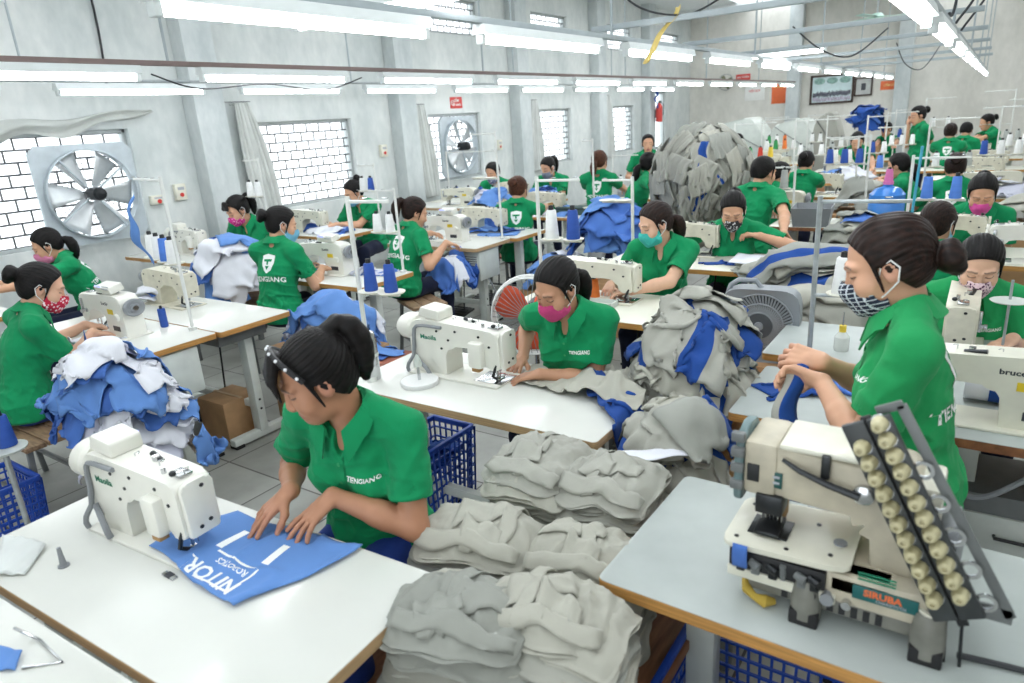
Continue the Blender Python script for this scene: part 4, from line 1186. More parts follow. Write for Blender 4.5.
PILLAR = wall_mat('pillar_render', (212, 217, 217), (186, 194, 195), 2)
CEILM = mat('white_roof_sheet', (226, 230, 230), rough=.6, var=.03)
def floor_mat():
    m, nt, b = _nt('floor_tiles'); L = nt.links
    tc = nt.nodes.new('ShaderNodeTexCoord'); br = nt.nodes.new('ShaderNodeTexBrick'); br.offset = 0; br.inputs['Scale'].default_value = 1; br.inputs['Brick Width'].default_value = .5; br.inputs['Row Height'].default_value = .5; br.inputs['Mortar Size'].default_value = .006; br.inputs['Mortar Smooth'].default_value = .3
    br.inputs['Color1'].default_value = (*lin((176, 178, 172)), 1); br.inputs['Color2'].default_value = (*lin((158, 160, 154)), 1); br.inputs['Mortar'].default_value = (*lin((92, 90, 86)), 1)
    nz = nt.nodes.new('ShaderNodeTexNoise'); nz.inputs['Scale'].default_value = 3; nz.inputs['Detail'].default_value = 8
    rp = nt.nodes.new('ShaderNodeValToRGB'); rp.color_ramp.elements[0].position = .3; rp.color_ramp.elements[0].color = (.62, .62, .60, 1); rp.color_ramp.elements[1].position = .7; rp.color_ramp.elements[1].color = (1, 1, 1, 1)
    mx = nt.nodes.new('ShaderNodeMix'); mx.data_type = 'RGBA'; mx.blend_type = 'MULTIPLY'; mx.inputs['Factor'].default_value = 1
    L.new(tc.outputs['Object'], br.inputs['Vector']); L.new(tc.outputs['Object'], nz.inputs['Vector']); L.new(nz.outputs['Fac'], rp.inputs['Fac']); L.new(br.outputs['Color'], mx.inputs['A']); L.new(rp.outputs['Color'], mx.inputs['B']); L.new(mx.outputs['Result'], b.inputs['Base Color'])
    b.inputs['Roughness'].default_value = .42
    return m
def struct(name, b, m, parent=None, ang=35):
    o = b.build(name, m, parent, ang)
    if parent is None: o['kind'] = 'structure'
    return o
b = MB(); b.boxr(WX - .3, 6, -4, BY + .3, -.12, 0); struct('floor', b, floor_mat())
b = MB()      # roof sheets; unseen open strips added between them to let in even sky light
for x0, x1 in ((WX - .3, -5.6), (-4.4, -1.6), (-.4, 2.4), (3.6, 6.0)): b.boxr(x0, x1, -4, BY + .3, CZ, CZ + .06)
for y in (-4, .5, 5, 9.5, 14, 18.5): b.boxr(WX, 6, y, y + .25, CZ - .1, CZ + .0)
struct('ceiling', b, CEILM)
# left wall with its openings: lower windows and upper windows in 3.1 m bays
LOW = [(2.35, 3.80), (5.28, 6.82), (8.40, 9.75), (11.55, 12.87), (14.80, 15.94)]; DOOR = (17.2, 17.9)
UP = [(2.6, 3.76), (6.1, 6.95), (8.41, 9.9), (11.5, 12.85), (14.6, 15.87), (17.5, 18.9)]
def wall_with_holes(b, x0, x1, y0, y1, z0, z1, holes):
    ys = sorted({y0, y1, *[h[0] for h in holes], *[h[1] for h in holes]}); zs = sorted({z0, z1, *[h[2] for h in holes], *[h[3] for h in holes]})
    for a, c in zip(ys, ys[1:]):
        run = None
        for d, e in zip(zs, zs[1:]):
            solid = not any(h[0] < (a + c) / 2 < h[1] and h[2] < (d + e) / 2 < h[3] for h in holes)
            if solid: run = [run[0], e] if run else [d, e]
            if (not solid or e == z1) and run:
                b.boxr(x0, x1, a, c, run[0], run[1]); run = None
holes = [(a, c, .95, 1.98) for a, c in LOW] + [(a, c, 3.15, 3.68) for a, c in UP] + [(DOOR[0], DOOR[1], .0, 2.27)]
b = MB(); wall_with_holes(b, WX - .22, WX, -4, BY + .2, 0, CZ, holes); struct('wall_left', b, PLASTER)
b = MB(); b.boxr(WX - .2, 6, BY, BY + .22, 0, CZ + .1); struct('wall_back', b, PLASTER2)
b = MB(); b.boxr(5.2, 5.4, -4, BY + .2, 0, CZ); struct('wall_right', b, PLASTER2)
b = MB(); b.boxr(WX, -2.5, -4.2, -4, 0, CZ); b.boxr(1.0, 5.3, -4.2, -4, 0, CZ); b.boxr(-2.5, 1.0, -4.2, -4, 3.0, CZ); struct('wall_front', b, PLASTER2)
for i, y in enumerate((1.5, 4.62, 7.75, 10.84, 13.9, 16.55)):
    b = MB(); b.boxr(WX, WX + .22, y - .18, y + .18, 0, CZ, .012); o = struct('pillar', b, PILLAR)
for x in (-4.41, -1.95):
    b = MB(); b.boxr(x - .16, x + .16, BY - .24, BY, 0, CZ, .012); o = struct('pillar', b, PILLAR)
FRAMEW = mat('window_frame_grey', (176, 182, 182), rough=.5); GRILLE = mat('grille_rod', (92, 94, 96), rough=.5, metal=.3)
PANE = mat('window_glass', (236, 244, 248), rough=.05, var=0, alpha=.10)
def window(n, y0, y1, z0, z1, rows, brick=.20):
    f = MB()
    for a, c, d, e in ((y0, y1, z0, z0 + .035), (y0, y1, z1 - .035, z1), (y0, y0 + .035, z0, z1), (y1 - .035, y1, z0, z1)): f.boxr(WX - .13, WX - .07, a, c, d, e, .004)
    o = struct('window_%d' % n, f, FRAMEW)
    p = MB(); p.boxr(WX - .112, WX - .108, y0 + .03, y1 - .03, z0 + .03, z1 - .03); p.build('glass_pane', PANE, o)
    g = MB(); h = (z1 - z0 - .07) / rows
    for k in range(rows + 1): g.boxr(WX - .092, WX - .080, y0 + .03, y1 - .03, z0 + .035 + k * h - .009, z0 + .035 + k * h + .009)
    for k in range(rows):
        y = y0 + .035 + (brick / 2 if k % 2 else brick)
        while y < y1 - .05:
            g.boxr(WX - .090, WX - .082, y - .008, y + .008, z0 + .035 + k * h, z0 + .035 + (k + 1) * h); y += brick
    g.build('grille', GRILLE, o)
    return o
for i, (a, c) in enumerate(LOW): window(i + 1, a, c, .95, 1.98, 9)
for i, (a, c) in enumerate(UP): window(i + 6, a, c, 3.15, 3.68, 5, .16)
b = MB(); y0, y1 = DOOR; [b.boxr(WX - .12, WX - .04, p, q, r, s, .004) for p, q, r, s in ((y0, y0 + .05, 0, 2.27), (y1 - .05, y1, 0, 2.27), (y0, y1, 2.22, 2.27), (y0, y1, .85, .93))]; struct('door_1', b, FRAMEW)

# ---- wall fans set in front of the windows
FANP = mat('fan_panel_grey', (188, 198, 204), rough=.42, metal=.2, var=.05); BLADE = mat('fan_blade_aluminium', (206, 210, 212), rough=.35, metal=.4, var=.05)
def wall_fan(label, y, z, s, ang):
    t = thing('exhaust_fan', label, 'fan', (WX + .10, y, z), 0)
    N = 40; R = s * .44; b = MB(); vs = []; fs = []
    for X in (-.02, .02):
        for k in range(N):
            a = 2 * PI * (k + .5) / N; c, d = math.cos(a), math.sin(a); q = s / 2 / max(abs(c), abs(d))
            vs.append((X, c * q, d * q)); vs.append((X, c * R, d * R))
    for k in range(N):
        j = (k + 1) % N; A, B, C, D = 2 * k, 2 * k + 1, 2 * j + 1, 2 * j; o = 2 * N
        fs += [(A, B, C, D), (A + o, D + o, C + o, B + o), (A, D, D + o, A + o), (B, B + o, C + o, C)]
    b.add(vs, fs); me = b.mesh('frame_panel', FANP, 30); fix_normals(me); link('frame_panel', me, t)
    r = MB(); r.lathe([(R + .012, .0), (R + .012, .075), (R, .08), (R - .004, .0)], (.0, 0, 0), (1, 0, 0), 44, False); r.build('rim', FANP, t)
    for k in range(4):
        a = ang + k * PI / 2; m = MB(); m.beam((.05, .05 * math.cos(a), .05 * math.sin(a)), (.05, R * 1.02 * math.cos(a), R * 1.02 * math.sin(a)), .028, .014, .003); m.build('strut', FANP, t)
    m = MB(); m.cyl((.01, 0, 0), (.17, 0, 0), .062, n=24); m.lathe([(.062, 0), (.05, .03), (.0, .035)], (.17, 0, 0), (1, 0, 0), 24, False); m.build('motor', IRON, t)
    for k in range(6):
        a = ang + .35 + k * PI / 3; m = MB(); rows = []
        for q in range(7):
            rr = .07 + (R - .09) * q / 6; w = .055 + .075 * q / 6; tw = .75 - .45 * q / 6
            ca, sa = math.cos(a), math.sin(a)
            rows.append([(-.01 + u * math.sin(tw) * w + .006 * (1 - u * u), ca * rr - sa * u * w * math.cos(tw), sa * rr + ca * u * w * math.cos(tw)) for u in (-1, -.5, 0, .5, 1)])
        m.grid(rows); o = m.build('blade', BLADE, t, 60); sm = o.modifiers.new('th', 'SOLIDIFY'); sm.thickness = .004
    m = MB()
    for k in range(3, 9): rr = R * k / 8.5; m.tube([(-.045, rr * math.cos(j * PI / 16), rr * math.sin(j * PI / 16)) for j in range(32)], .003, 5, closed=True)
    for j in range(12): m.cyl((-.045, R * .3 * math.cos(j * PI / 6), R * .3 * math.sin(j * PI / 6)), (-.045, R * math.cos(j * PI / 6), R * math.sin(j * PI / 6)), .003, n=5)
    m.build('wire_guard', STEELD, t)
    return t
wall_fan('large square exhaust fan on the wall beside the two nearest left workers', 3.26, 1.40, .92, .62)
wall_fan('smaller looking exhaust fan in the third window, behind the hanging curtain', 8.98, 1.47, .92, .3)

# ---- curtains, switch boxes, signs
CURT = cloth_mat('curtain_grey', (208, 211, 208), .06)
def curtain(label, y0, z0, y1, z1, w, seed):
    t = thing('curtain', label, 'curtain', (WX + .10, (y0 + y1) / 2, 0))
    n, m = 22, 26; rows = []
    for i in range(m):
        f = i / (m - 1); z = z0 + (z1 - z0) * f; cy = y0 + (y1 - y0) * f - (y0 + y1) / 2; ww = w * (.55 + .5 * math.sin(f * 2.6) + .12 * f)
        rows.append([V((.035 * math.sin(j * 1.55 + seed + .5 * f) * (.6 + .4 * f), cy + (j / (n - 1) - .5) * ww + .012 * math.sin(j * 2.1 + f * 4), z - .03 * abs(math.sin(j * .9)) * (f > .96))) for j in range(n)])
    b = MB(); b.grid(rows); o = b.build('fabric', CURT, t, None); s = o.modifiers.new('th', 'SOLIDIFY'); s.thickness = .004; s2 = o.modifiers.new('sub', 'SUBSURF'); s2.levels = 1; s2.render_levels = 1
    h = MB(); h.cyl((-.06, y0 - w * .5 - (y0 + y1) / 2, z0 + .01), (-.06, y0 + w * .5 - (y0 + y1) / 2, z0 + .01), .006, n=6); h.build('curtain_wire', STEELD, t)
    for j in range(6):
        h = MB(); yy = y0 - (y0 + y1) / 2 + (j / 5 - .5) * w * .55; h.tube([(-.06 + .02 * math.cos(k * PI / 4), yy, z0 - .005 + .022 * math.sin(k * PI / 4)) for k in range(8)], .002, 5, closed=True); h.build('curtain_ring', STEELD, t)
    return t
curtain('bunched grey curtain hanging left of the second window', 5.08, 2.20, 5.25, .80, .34, 1)
curtain('bunched grey curtain hanging left of the third window and its fan', 8.12, 2.12, 8.25, .78, .36, 2.3)
curtain('bunched grey curtain hanging left of the fourth window', 11.32, 2.14, 11.42, .9, .36, 3.1)
curtain('bunched grey curtain hanging left of the fifth window', 14.35, 2.20, 14.50, .9, .40, 4.4)
# rolled sunshade tarp over the nearest window
TARP = cloth_mat('grey_tarp', (196, 200, 196), .05)
rows = []
for i in range(26):
    f = i / 25; y = 1.74 + 2.31 * f; zt = 2.06 + .10 * f ** 2 + .02 * math.sin(f * 17); d = (.20 * (1 - f) ** .6 + .02) * (1 + .2 * math.sin(f * 23))
    rows.append([(WX + .03 + .05 * math.sin(j * 1.1 + f * 9) * (1 - .5 * f) + .03, y + .01 * math.sin(j * 2), zt - d * j / 7) for j in range(8)])
b = MB(); b.grid(rows); o = b.build('tarpaulin', TARP, None, None); s = o.modifiers.new('th', 'SOLIDIFY'); s.thickness = .006; tag(o, 'grey sagging tarpaulin strip pinned above the nearest window', 'tarpaulin')
def switch_box(label, y, z, w=.12, h=.17):
    t = thing('switch_box', label, 'switch', (WX, y, z)); b = MB(); b.boxr(0, .06, -w / 2, w / 2, -h / 2, h / 2, .008); b.build('box', MCREAM, t)
    b = MB(); b.cyl((.06, .0, -h * .18), (.068, 0, -h * .18), .022, n=14); b.build('rotary_knob', RLAB if w > .11 else DINK, t); b = MB(); b.boxr(.06, .063, -w * .3, w * .3, h * .12, h * .3); b.build('breaker', KEYPAD, t)
    return t
switch_box('cream switch box with a round knob on the wall between fan and pillar', 4.19, 1.31)
switch_box('small white socket box low on the wall beside the cream switch box', 3.93, 1.26, .16, .09)
switch_box('cream switch box on the wall right of the second window', 7.33, 1.52)
switch_box('cream switch box on the wall right of the third window', 10.2, 1.42)
def wall_sign(name, label, pos, w, h, col, ink, lines, on='left', frame=None):
    t = thing(name, label, 'sign', pos); M = YZ(.012) if on == 'left' else Matrix(((1, 0, 0, 0), (0, 0, -1, -.012), (0, 1, 0, 0), (0, 0, 0, 1)))
    b = MB(); b.boxr(*((0, .01, -w / 2, w / 2) if on == 'left' else (-w / 2, w / 2, -.01, 0)), -h / 2, h / 2, .002); b.build('board', col, t)
    for k, (tx, sz, dz) in enumerate(lines):
        b = MB(); vs, fs = text_mesh(tx, sz, .002); b.add([(v.x, v.y + dz, 0) for v in vs], fs, M); b.build('lettering', ink, t)
    return t
SRED = mat('sign_red', (214, 66, 60), rough=.5, var=.03); SORA = mat('sign_orange', (232, 112, 62), rough=.5, var=.03); SWHI = mat('sign_white', (236, 236, 232), rough=.5, var=.02); SYEL = mat('sign_yellow_print', (250, 226, 150), rough=.5, var=0)
o = wall_sign('no_smoking_sign', 'small red sign on the left wall above the third window', (WX, 9.12, 2.14), .30, .17, SRED, SWHI, [('CẤM', .06, .03), ('HÚT THUỐC', .038, -.035)], 'left')
b = MB(); b.tube([(.016, -.105 + .035 * math.cos(k * PI / 8), .035 * math.sin(k * PI / 8)) for k in range(16)], .005, 6, closed=True); b.beam((.016, -.128, .022), (.016, -.082, -.022), .006, .004); b.build('no_smoking_ring', SWHI, o)
wall_sign('red_sign', 'small red sign high on the end wall near the left corner', (-5.74, BY, 2.52), .38, .15, SRED, SWHI, [('AN TOÀN', .07, 0)], 'back')
wall_sign('notice_board', 'white notice with a small red and grey line on the end wall', (-5.42, BY, 2.10), .52, .38, SWHI, SRED, [('NỘI QUY', .07, .05)], 'back')
wall_sign('poster', 'upright orange poster on the end wall left of the pillar', (-4.80, BY, 2.04), .36, .50, SORA, SYEL, [('THI ĐUA', .06, .16)], 'back')
o = wall_sign('orange_sign', 'small orange sign on the end wall right of the two framed pictures', (-2.22, BY, 2.04), .42, .20, SORA, SYEL, [('CẤM LỬA', .065, .0)], 'back')
def picture(label, x, z, w, h, art, fw=.05):
    t = thing('framed_picture', label, 'picture', (x, BY, z)); b = MB()
    for a, c, d, e in ((-w / 2, w / 2, h / 2 - fw, h / 2), (-w / 2, w / 2, -h / 2, -h / 2 + fw), (-w / 2, -w / 2 + fw, -h / 2, h / 2), (w / 2 - fw, w / 2, -h / 2, h / 2)): b.boxr(a, c, -.045, 0, d, e, .006)
    b.build('frame', mat('frame_dark_wood', (74, 58, 50), rough=.4), t)
    p = MB(); p.boxr(-w / 2 + fw * .8, w / 2 - fw * .8, -.02, -.004, -h / 2 + fw * .8, h / 2 - fw * .8)
    po = p.build('print', art, t); return t, po
t, po = picture('large framed group photograph of a rally on the end wall', -3.52, 2.05, 1.02, .70, mat('photo_sky', (206, 226, 228), rough=.3, var=.04))
for z0, z1, c, nm in ((-.30, -.17, (196, 190, 206), 'photo_front_row'), (-.19, -.04, (96, 98, 112), 'photo_crowd'), (.13, .30, (150, 190, 180), 'photo_banner')):
    b = MB(); rr = random.Random(nm)
    for k in range(26 if z1 < .1 else 3):
        xx = -.44 + .88 * (k + .5) / (26 if z1 < .1 else 3); b.ball((xx, -.022, (z0 + z1) / 2 + rr.uniform(-.02, .02)), (.018 if z1 < .1 else .13, .003, (z1 - z0) * .45), None, 8, 6)
    b.build('printed_figures', mat(nm, c, rough=.4, var=.25, scale=30), po)
t, po = picture('small square framed picture beside the large group photograph', -2.80, 2.05, .40, .43, mat('photo_grey', (196, 198, 196), rough=.3, var=.05), .035)
b = MB(); b.boxr(-.05, .05, -.026, -.02, -.08, .08, .002); b.build('printed_figure', mat('photo_ink', (70, 72, 80), rough=.4), po)
# fire extinguisher and blue cloth near the far door
t = thing('fire_extinguisher', 'red fire extinguisher hung on the pillar beside the far doorway', 'fire extinguisher', (WX + .32, 16.7, 1.55))
b = MB(); b.lathe([(.0, 0), (.075, 0), (.08, .02), (.08, .36), (.05, .42), (.02, .44), (.0, .44)], n=18, cap=False); b.build('cylinder', SRED, t)
b = MB(); b.boxr(-.02, .06, -.012, .012, .44, .49, .004); b.tube([(.05, 0, .46), (.10, .02, .40), (.095, .02, .15)], .010, 6); b.build('valve', BLACKP, t)
b = MB(); b.boxr(-.1, -.078, -.05, .05, .1, .3); b.build('bracket', STEELD, t)
G0 = start_grid(14, 30, .022, .022, (0, 0, 0), 0, (.5, 1), .02, 5); G0 = np.stack([G0[..., 2], G0[..., 0], -G0[..., 1]], -1); G0 += np.array([WX + .34, 16.5, 2.2])
tag(cloth_obj('hanging_cloth', G0, [ROYAL]), 'narrow blue cloth hanging from a hook above the fire extinguisher', 'cloth')

# ---- light rows, their rails, hangers, cross pipes and wires
RAIL = mat('brown_rail', (128, 110, 106), rough=.5, var=.06); RAILG = mat('grey_rail', (170, 180, 184), rough=.45, var=.05); WIRE = mat('black_cable', (48, 50, 54), rough=.6)
ROWS = [('the middle hanging row', -2.05, 2.195, 1.83 - 1.59, 1.59, 12, RAILG), ('the left hanging row', -4.15, 2.20, 1.72, 1.60, 11, RAIL), ('the low row by the left wall', -5.80, 2.24, 1.62, 1.58, 9, None), ('the right hanging row', -.28, 2.09, 1.30, 1.55, 11, RAILG)]
for nm, x, z, y0, dy, n, rm in ROWS:
    for k in range(n):
        tube_light('%s tube light from the camera end of %s' % (ORD[k], nm), (x, y0 + k * dy, z), 0, 'tube lights in ' + nm)
    yy1 = y0 + (n - .5) * dy
    b = MB(); zz = z + .065
    if rm: b.boxr(x - .02, x + .02, -1.0, yy1, zz - .018, zz + .010, .003)
    else: b.cyl((x, -1, zz + .0), (x, yy1, zz + .0), .012, n=8)
    tag(b.build('light_rail', rm or GALV), 'long steel rail carrying %s of tube lights' % nm, 'rail')
    k = 0; y = y0 + dy * .5
    while y < yy1:
        b = MB(); b.cyl((x, y, zz + .008), (x + .01, y, CZ), .009, n=6)
        tag(b.build('hanger_rod', RAILG), '%s hanger rod from the camera end above %s' % (ORD[k], nm), 'rod', 'hanger rods of ' + nm); y += dy * 2; k += 1
for k, y in enumerate((4.25, 5.85, 7.45, 9.05, 10.65, 12.25)):
    b = MB(); b.boxr(-2.2, -.15, y - .018, y + .018, 2.30 - .012 * k, 2.335 - .012 * k, .004)
    tag(b.build('cross_pipe', RAILG), '%s grey cross bar from the camera end between the middle and right light rows' % ORD[k], 'bar', 'cross bars between light rows')
p = at(380, 6, 2.36); tube_light('tube light hung crosswise above the middle row near the camera', (p.x, p.y, p.z), PI / 2, None)
p = at(768, 54, 2.33); tube_light('tube light hung crosswise beyond the middle row, far from the camera', (p.x, p.y, p.z), PI / 2, None)
def cable(label, pts, r=.006, m=WIRE, sag=None, name='cable'):
    b = MB(); P = [V(p) for p in pts]; out = []
    for i in range(len(P) - 1):
        p0 = P[max(i - 1, 0)]; p1 = P[i]; p2 = P[i + 1]; p3 = P[min(i + 2, len(P) - 1)]
        for k in range(8):
            t = k / 8; out.append(.5 * ((2 * p1) + (p2 - p0) * t + (2 * p0 - 5 * p1 + 4 * p2 - p3) * t * t + (3 * p1 - p0 - 3 * p2 + p3) * t ** 3))
    out.append(P[-1]); b.tube(out, r, 6)
    return tag(b.build(name, m), label, 'cable')
cable('black cable drooping from the second cross bar toward the middle light row', [(-2.0, 3.9, 2.75), (-1.85, 4.05, 2.42), (-1.6, 4.25, 2.33), (-1.35, 4.25, 2.40), (-1.15, 4.25, 2.46)])
cable('black cable looped under the cross bars left of the end wall pictures', [(-1.35, 5.85, 2.34), (-1.15, 5.9, 2.16), (-.95, 6.0, 2.10), (-.75, 6.2, 2.28)])
cable('black cable sagging below the further cross bars', [(-1.0, 9.05, 2.34), (-.9, 9.1, 2.12), (-.75, 9.3, 2.06), (-.62, 9.6, 2.30)])
cable('grey cable hanging under the light row nearer the left wall', [(-4.15, 2.4, 2.2), (-4.15, 2.7, 2.12), (-4.15, 3.2, 2.15), (-4.15, 3.7, 2.11), (-4.15, 4.1, 2.2)], .005)
cable('thin cable running down the left wall above the second tube light', [(WX + .02, 3.7, 4.1), (WX + .03, 3.72, 3.0), (WX + .03, 3.68, 2.4)], .012)
for k, (x, y, h) in enumerate(((-.23, 4.9, 2.3), (-.12, 5.6, 2.5), (-.05, 6.3, 2.6))):
    cable('dark cable dropping from the roof to the right light row, %s from the camera' % ORD[k], [(x, y, CZ), (x + .02, y, 3.2), (x - .03, y - .05, h), (-.28, y - .2, 2.2)], .008)
# yellow tape tied to a cross bar
G0 = start_grid(5, 16, .02, .02, (0, 0, 0), 0, (.6, 1), .03, 9); G0 = np.stack([G0[..., 0] + .08 * np.sin(G0[..., 1] * 9), G0[..., 2], G0[..., 1]], -1) + np.array([-1.72, 4.22, 2.24])
tag(cloth_obj('yellow_strip', G0, [mat('yellow_tape', (214, 190, 110), rough=.6)]), 'yellow cloth strip tied to the cross bar near the middle lights', 'strip')
# wall fan on the end wall and a ceiling fan far off
t = thing('wall_fan', 'small oscillating wall fan on the end wall near the left corner', 'fan', (-6.12, BY - .05, 2.42))
b = MB(); b.tube([(.20 * math.cos(k * PI / 12), -.2 - .05 * math.sin(k), .20 * math.sin(k * PI / 12)) for k in range(24)], .008, 6, closed=True); b.build('guard', GREYP, t)
b = MB(); b.cyl((0, -.25, 0), (0, -.05, 0), .05); b.cyl((0, -.05, 0), (0, 0, -.1), .03); b.build('motor', mat('olive_fan', (120, 124, 96), rough=.5), t)
for k in range(4):
    a = k * PI / 2 + .5; b = MB(); b.box((math.cos(a) * .1, -.22, math.sin(a) * .1), (.17, .01, .09), .004, Euler((.4, -a, 0))); b.build('blade', mat('olive_fan', (120, 124, 96)), t)
t = thing('ceiling_fan', 'pale ceiling fan hanging near the end wall under the roof', 'fan', (-1.65, 12.3, 2.92))
b = MB(); b.lathe([(.0, -.05), (.09, -.04), (.10, .0), (.06, .05), (.0, .06)], n=20, cap=False); b.build('motor', mat('mint_enamel', (190, 222, 208), rough=.3), t)
b = MB(); b.cyl((0, 0, .05), (0, 0, CZ - 2.92), .012, n=8); b.build('down_rod', GALV, t)
for k in range(3):
    a = k * 2 * PI / 3 + .3; b = MB(); b.box((math.cos(a) * .38, math.sin(a) * .38, 0), (.56, .11, .008), .003, Euler((.12, 0, a))); b.build('blade', mat('mint_enamel', (190, 222, 208)), t)
# ------------------------------------------------------------------ folded garments, stacked
def folded(name, w, d, th, sd, mats, flap=False, droop=.0, res=(22, 16)):
    """one folded garment: soft slab with creased layers showing at its edges; base at z = 0"""
    r = np.random.RandomState(sd); n, m = res
    u = np.linspace(-1, 1, n); v = np.linspace(-1, 1, m); U, W = np.meshgrid(u, v, indexing='ij')
    # superellipse outline with a slightly wavy edge
    k = np.maximum(np.abs(U), np.abs(W)) + 1e-9; q = (np.abs(U) ** 7 + np.abs(W) ** 7) ** (1 / 7.0) + 1e-9; f = k / q
    ed = 1 + .045 * wob(U * 3, W * 3, 0 * U, sd % 997 + 1, 2.4)
    X = U * f * w / 2 * ed; Y = W * f * d / 2 * ed
    rim = np.clip((1 - k) / .16, 0, 1)
    rg = lambda q, w_: (np.maximum(0, 1 - np.abs(q) / w_)) ** 1.5
    an_ = r.rand() * 3.1; XA = X * math.cos(an_) + Y * math.sin(an_); YA = -X * math.sin(an_) + Y * math.cos(an_)
    cre = rg(wob(XA * .45, YA * 1.6, 0 * X, sd % 997 + 7, 34, 5), .30) + .8 * rg(wob(XA * 1.4, YA * .5, 0 * X, sd % 997 + 8, 30, 5), .28) + .6 * rg(wob(XA, YA, 0 * X, sd % 997 + 9, 60, 5), .3)
    a = wob(X, Y, 0 * X, sd % 997 + 2, 26, 6); b = wob(X * 1.7, Y * .6, 0 * X, sd % 997 + 3, 46, 6)
    wr = .015 * (np.minimum(np.abs(a), .8) - .3) + .011 * (np.minimum(np.abs(b), .7) - .25) + .003 * wob(X, Y, 0 * X, sd % 997 + 5, 110) + .009 * cre
    dr = -droop * ((X / (w / 2)) ** 2 * .6 + (Y / (d / 2)) ** 2)
    top = th * (.72 + .28 * np.sqrt(rim)) + wr * (.35 + .65 * rim) + dr
    bot = dr + .10 * th + .3 * wr * rim
    T = np.stack([X, Y, top], -1); B = np.stack([X, Y, bot], -1)
    vs = [tuple(p) for p in T.reshape(-1, 3)]; fs = [(i * m + j, (i + 1) * m + j, (i + 1) * m + j + 1, i * m + j + 1) for i in range(n - 1) for j in range(m - 1)]
    nb = len(vs); vs += [tuple(p) for p in B.reshape(-1, 3)]; fs += [(nb + i * m + j, nb + i * m + j + 1, nb + (i + 1) * m + j + 1, nb + (i + 1) * m + j) for i in range(n - 1) for j in range(m - 1)]
    loop = [(i, 0) for i in range(n)] + [(n - 1, j) for j in range(1, m)] + [(i, m - 1) for i in range(n - 2, -1, -1)] + [(0, j) for j in range(m - 2, 0, -1)]
    rings = [[i * m + j for i, j in loop]]
    for t, o in ((.88, .005), (.72, .009), (.60, .0095), (.53, .004), (.46, .0095), (.30, .009), (.14, .004)):
        base = len(vs)
        for (i, j) in loop:
            p = T[i, j] * t + B[i, j] * (1 - t); dirv = np.array([X[i, j] / w, Y[i, j] / d]); dirv = dirv / (np.linalg.norm(dirv) + 1e-9)
            e = o * (1.0 + .9 * float(wob(X[i, j] + t * .06, Y[i, j], t * .5, sd % 997 + 11, 38))); vs.append((p[0] + dirv[0] * e, p[1] + dirv[1] * e, p[2]))
        rings.append(list(range(base, base + len(loop))))
    rings.append([nb + i * m + j for i, j in loop])
    L_ = len(loop)
    for a_, b_ in zip(rings, rings[1:]):
        for k_ in range(L_): l = (k_ + 1) % L_; fs.append((a_[k_], b_[k_], b_[l], a_[l]))
    bmx = MB(); bmx.add(vs, fs)
    o = bmx.build(name, mats, None, 75)
    for q in range(4 if flap else 0):      # loose pocket flaps, waistband and seam strips lying on the folded cloth
        fb = MB(); rows = []; an = (r.uniform(-.4, .4), 1.57 + r.uniform(-.2, .2), r.uniform(-.5, .5), r.uniform(-.15, .15))[q]
        cx, cy = ((r.uniform(-.12, .12) * w, r.uniform(-.1, .2) * d), (r.uniform(-.36, .36) * w, 0), (r.uniform(-.25, .25) * w, r.uniform(-.3, -.1) * d), (0, -.40 * d))[q]
        fw, fd = ((w * r.uniform(.4, .6), d * r.uniform(.3, .45)), (d * .92, w * .13), (w * .34, d * .26), (w * .93, d * .15))[q]; tp = (1.1, .1, .8, .1)[q]
        for i in range(15):
            row = []
            for j in range(7):
                x = (i / 14 - .5) * fw; y = (j / 6 - .5) * fd * (1 + tp / 2 - tp * (i / 14)) + .006 * math.sin(i * .7 + q); ca, sa = math.cos(an), math.sin(an); gx, gy = cx + x * ca - y * sa, cy + x * sa + y * ca
                gx = min(max(gx, -w * .485), w * .485); gy = min(max(gy, -d * .485), d * .485)
                fu = (gx / w + .5) * (n - 1); fv = (gy / d + .5) * (m - 1); iu = min(int(fu), n - 2); jv = min(int(fv), m - 2); tu, tv = fu - iu, fv - jv
                zt = T[iu, jv, 2] * (1 - tu) * (1 - tv) + T[iu + 1, jv, 2] * tu * (1 - tv) + T[iu, jv + 1, 2] * (1 - tu) * tv + T[iu + 1, jv + 1, 2] * tu * tv
                row.append((gx, gy, zt + .004 + .002 * q + (.012 if q in (0, 2) else .003) * (j / 6) ** 2 * (.5 + .5 * math.sin(i * .6 + sd))))
            rows.append(row)
        fb.grid(rows); fo = fb.build(('pocket_flap', 'seam_strip', 'pocket_flap', 'waistband')[q], mats, o, None); s = fo.modifiers.new('th', 'SOLIDIFY'); s.thickness = .004
    return o
def stack(where, cx, cy, z0, ztop, w, d, yaw, seed, n, mats, lean=(0, 0), base='folded_garment', droop=.045):
    r = random.Random(seed); th = (ztop - z0) / n
    for k in range(n):
        f = k / max(n - 1, 1)
        m = mats[r.randrange(len(mats))]
        top = k == n - 1
        o = folded(base, w * r.uniform(.92, 1.06), d * r.uniform(.94, 1.05), th * 1.12, seed * 100 + k, m, flap=top, droop=droop * (.55 + .45 * f), res=(40, 30) if k > n - 4 else (24, 18))
        o.location = (cx + lean[0] * f + r.uniform(-.018, .018), cy + lean[1] * f + r.uniform(-.018, .018), z0 + k * th)
        o.rotation_euler = (0, 0, yaw + r.uniform(-.14, .14))
        nm = 'topmost' if top else ('undermost' if k == 0 else ORD[n - 1 - k] + ' from the top')
        tag(o, 'folded grey garment, %s in %s' % (nm, where), 'garment', 'garments in ' + where)

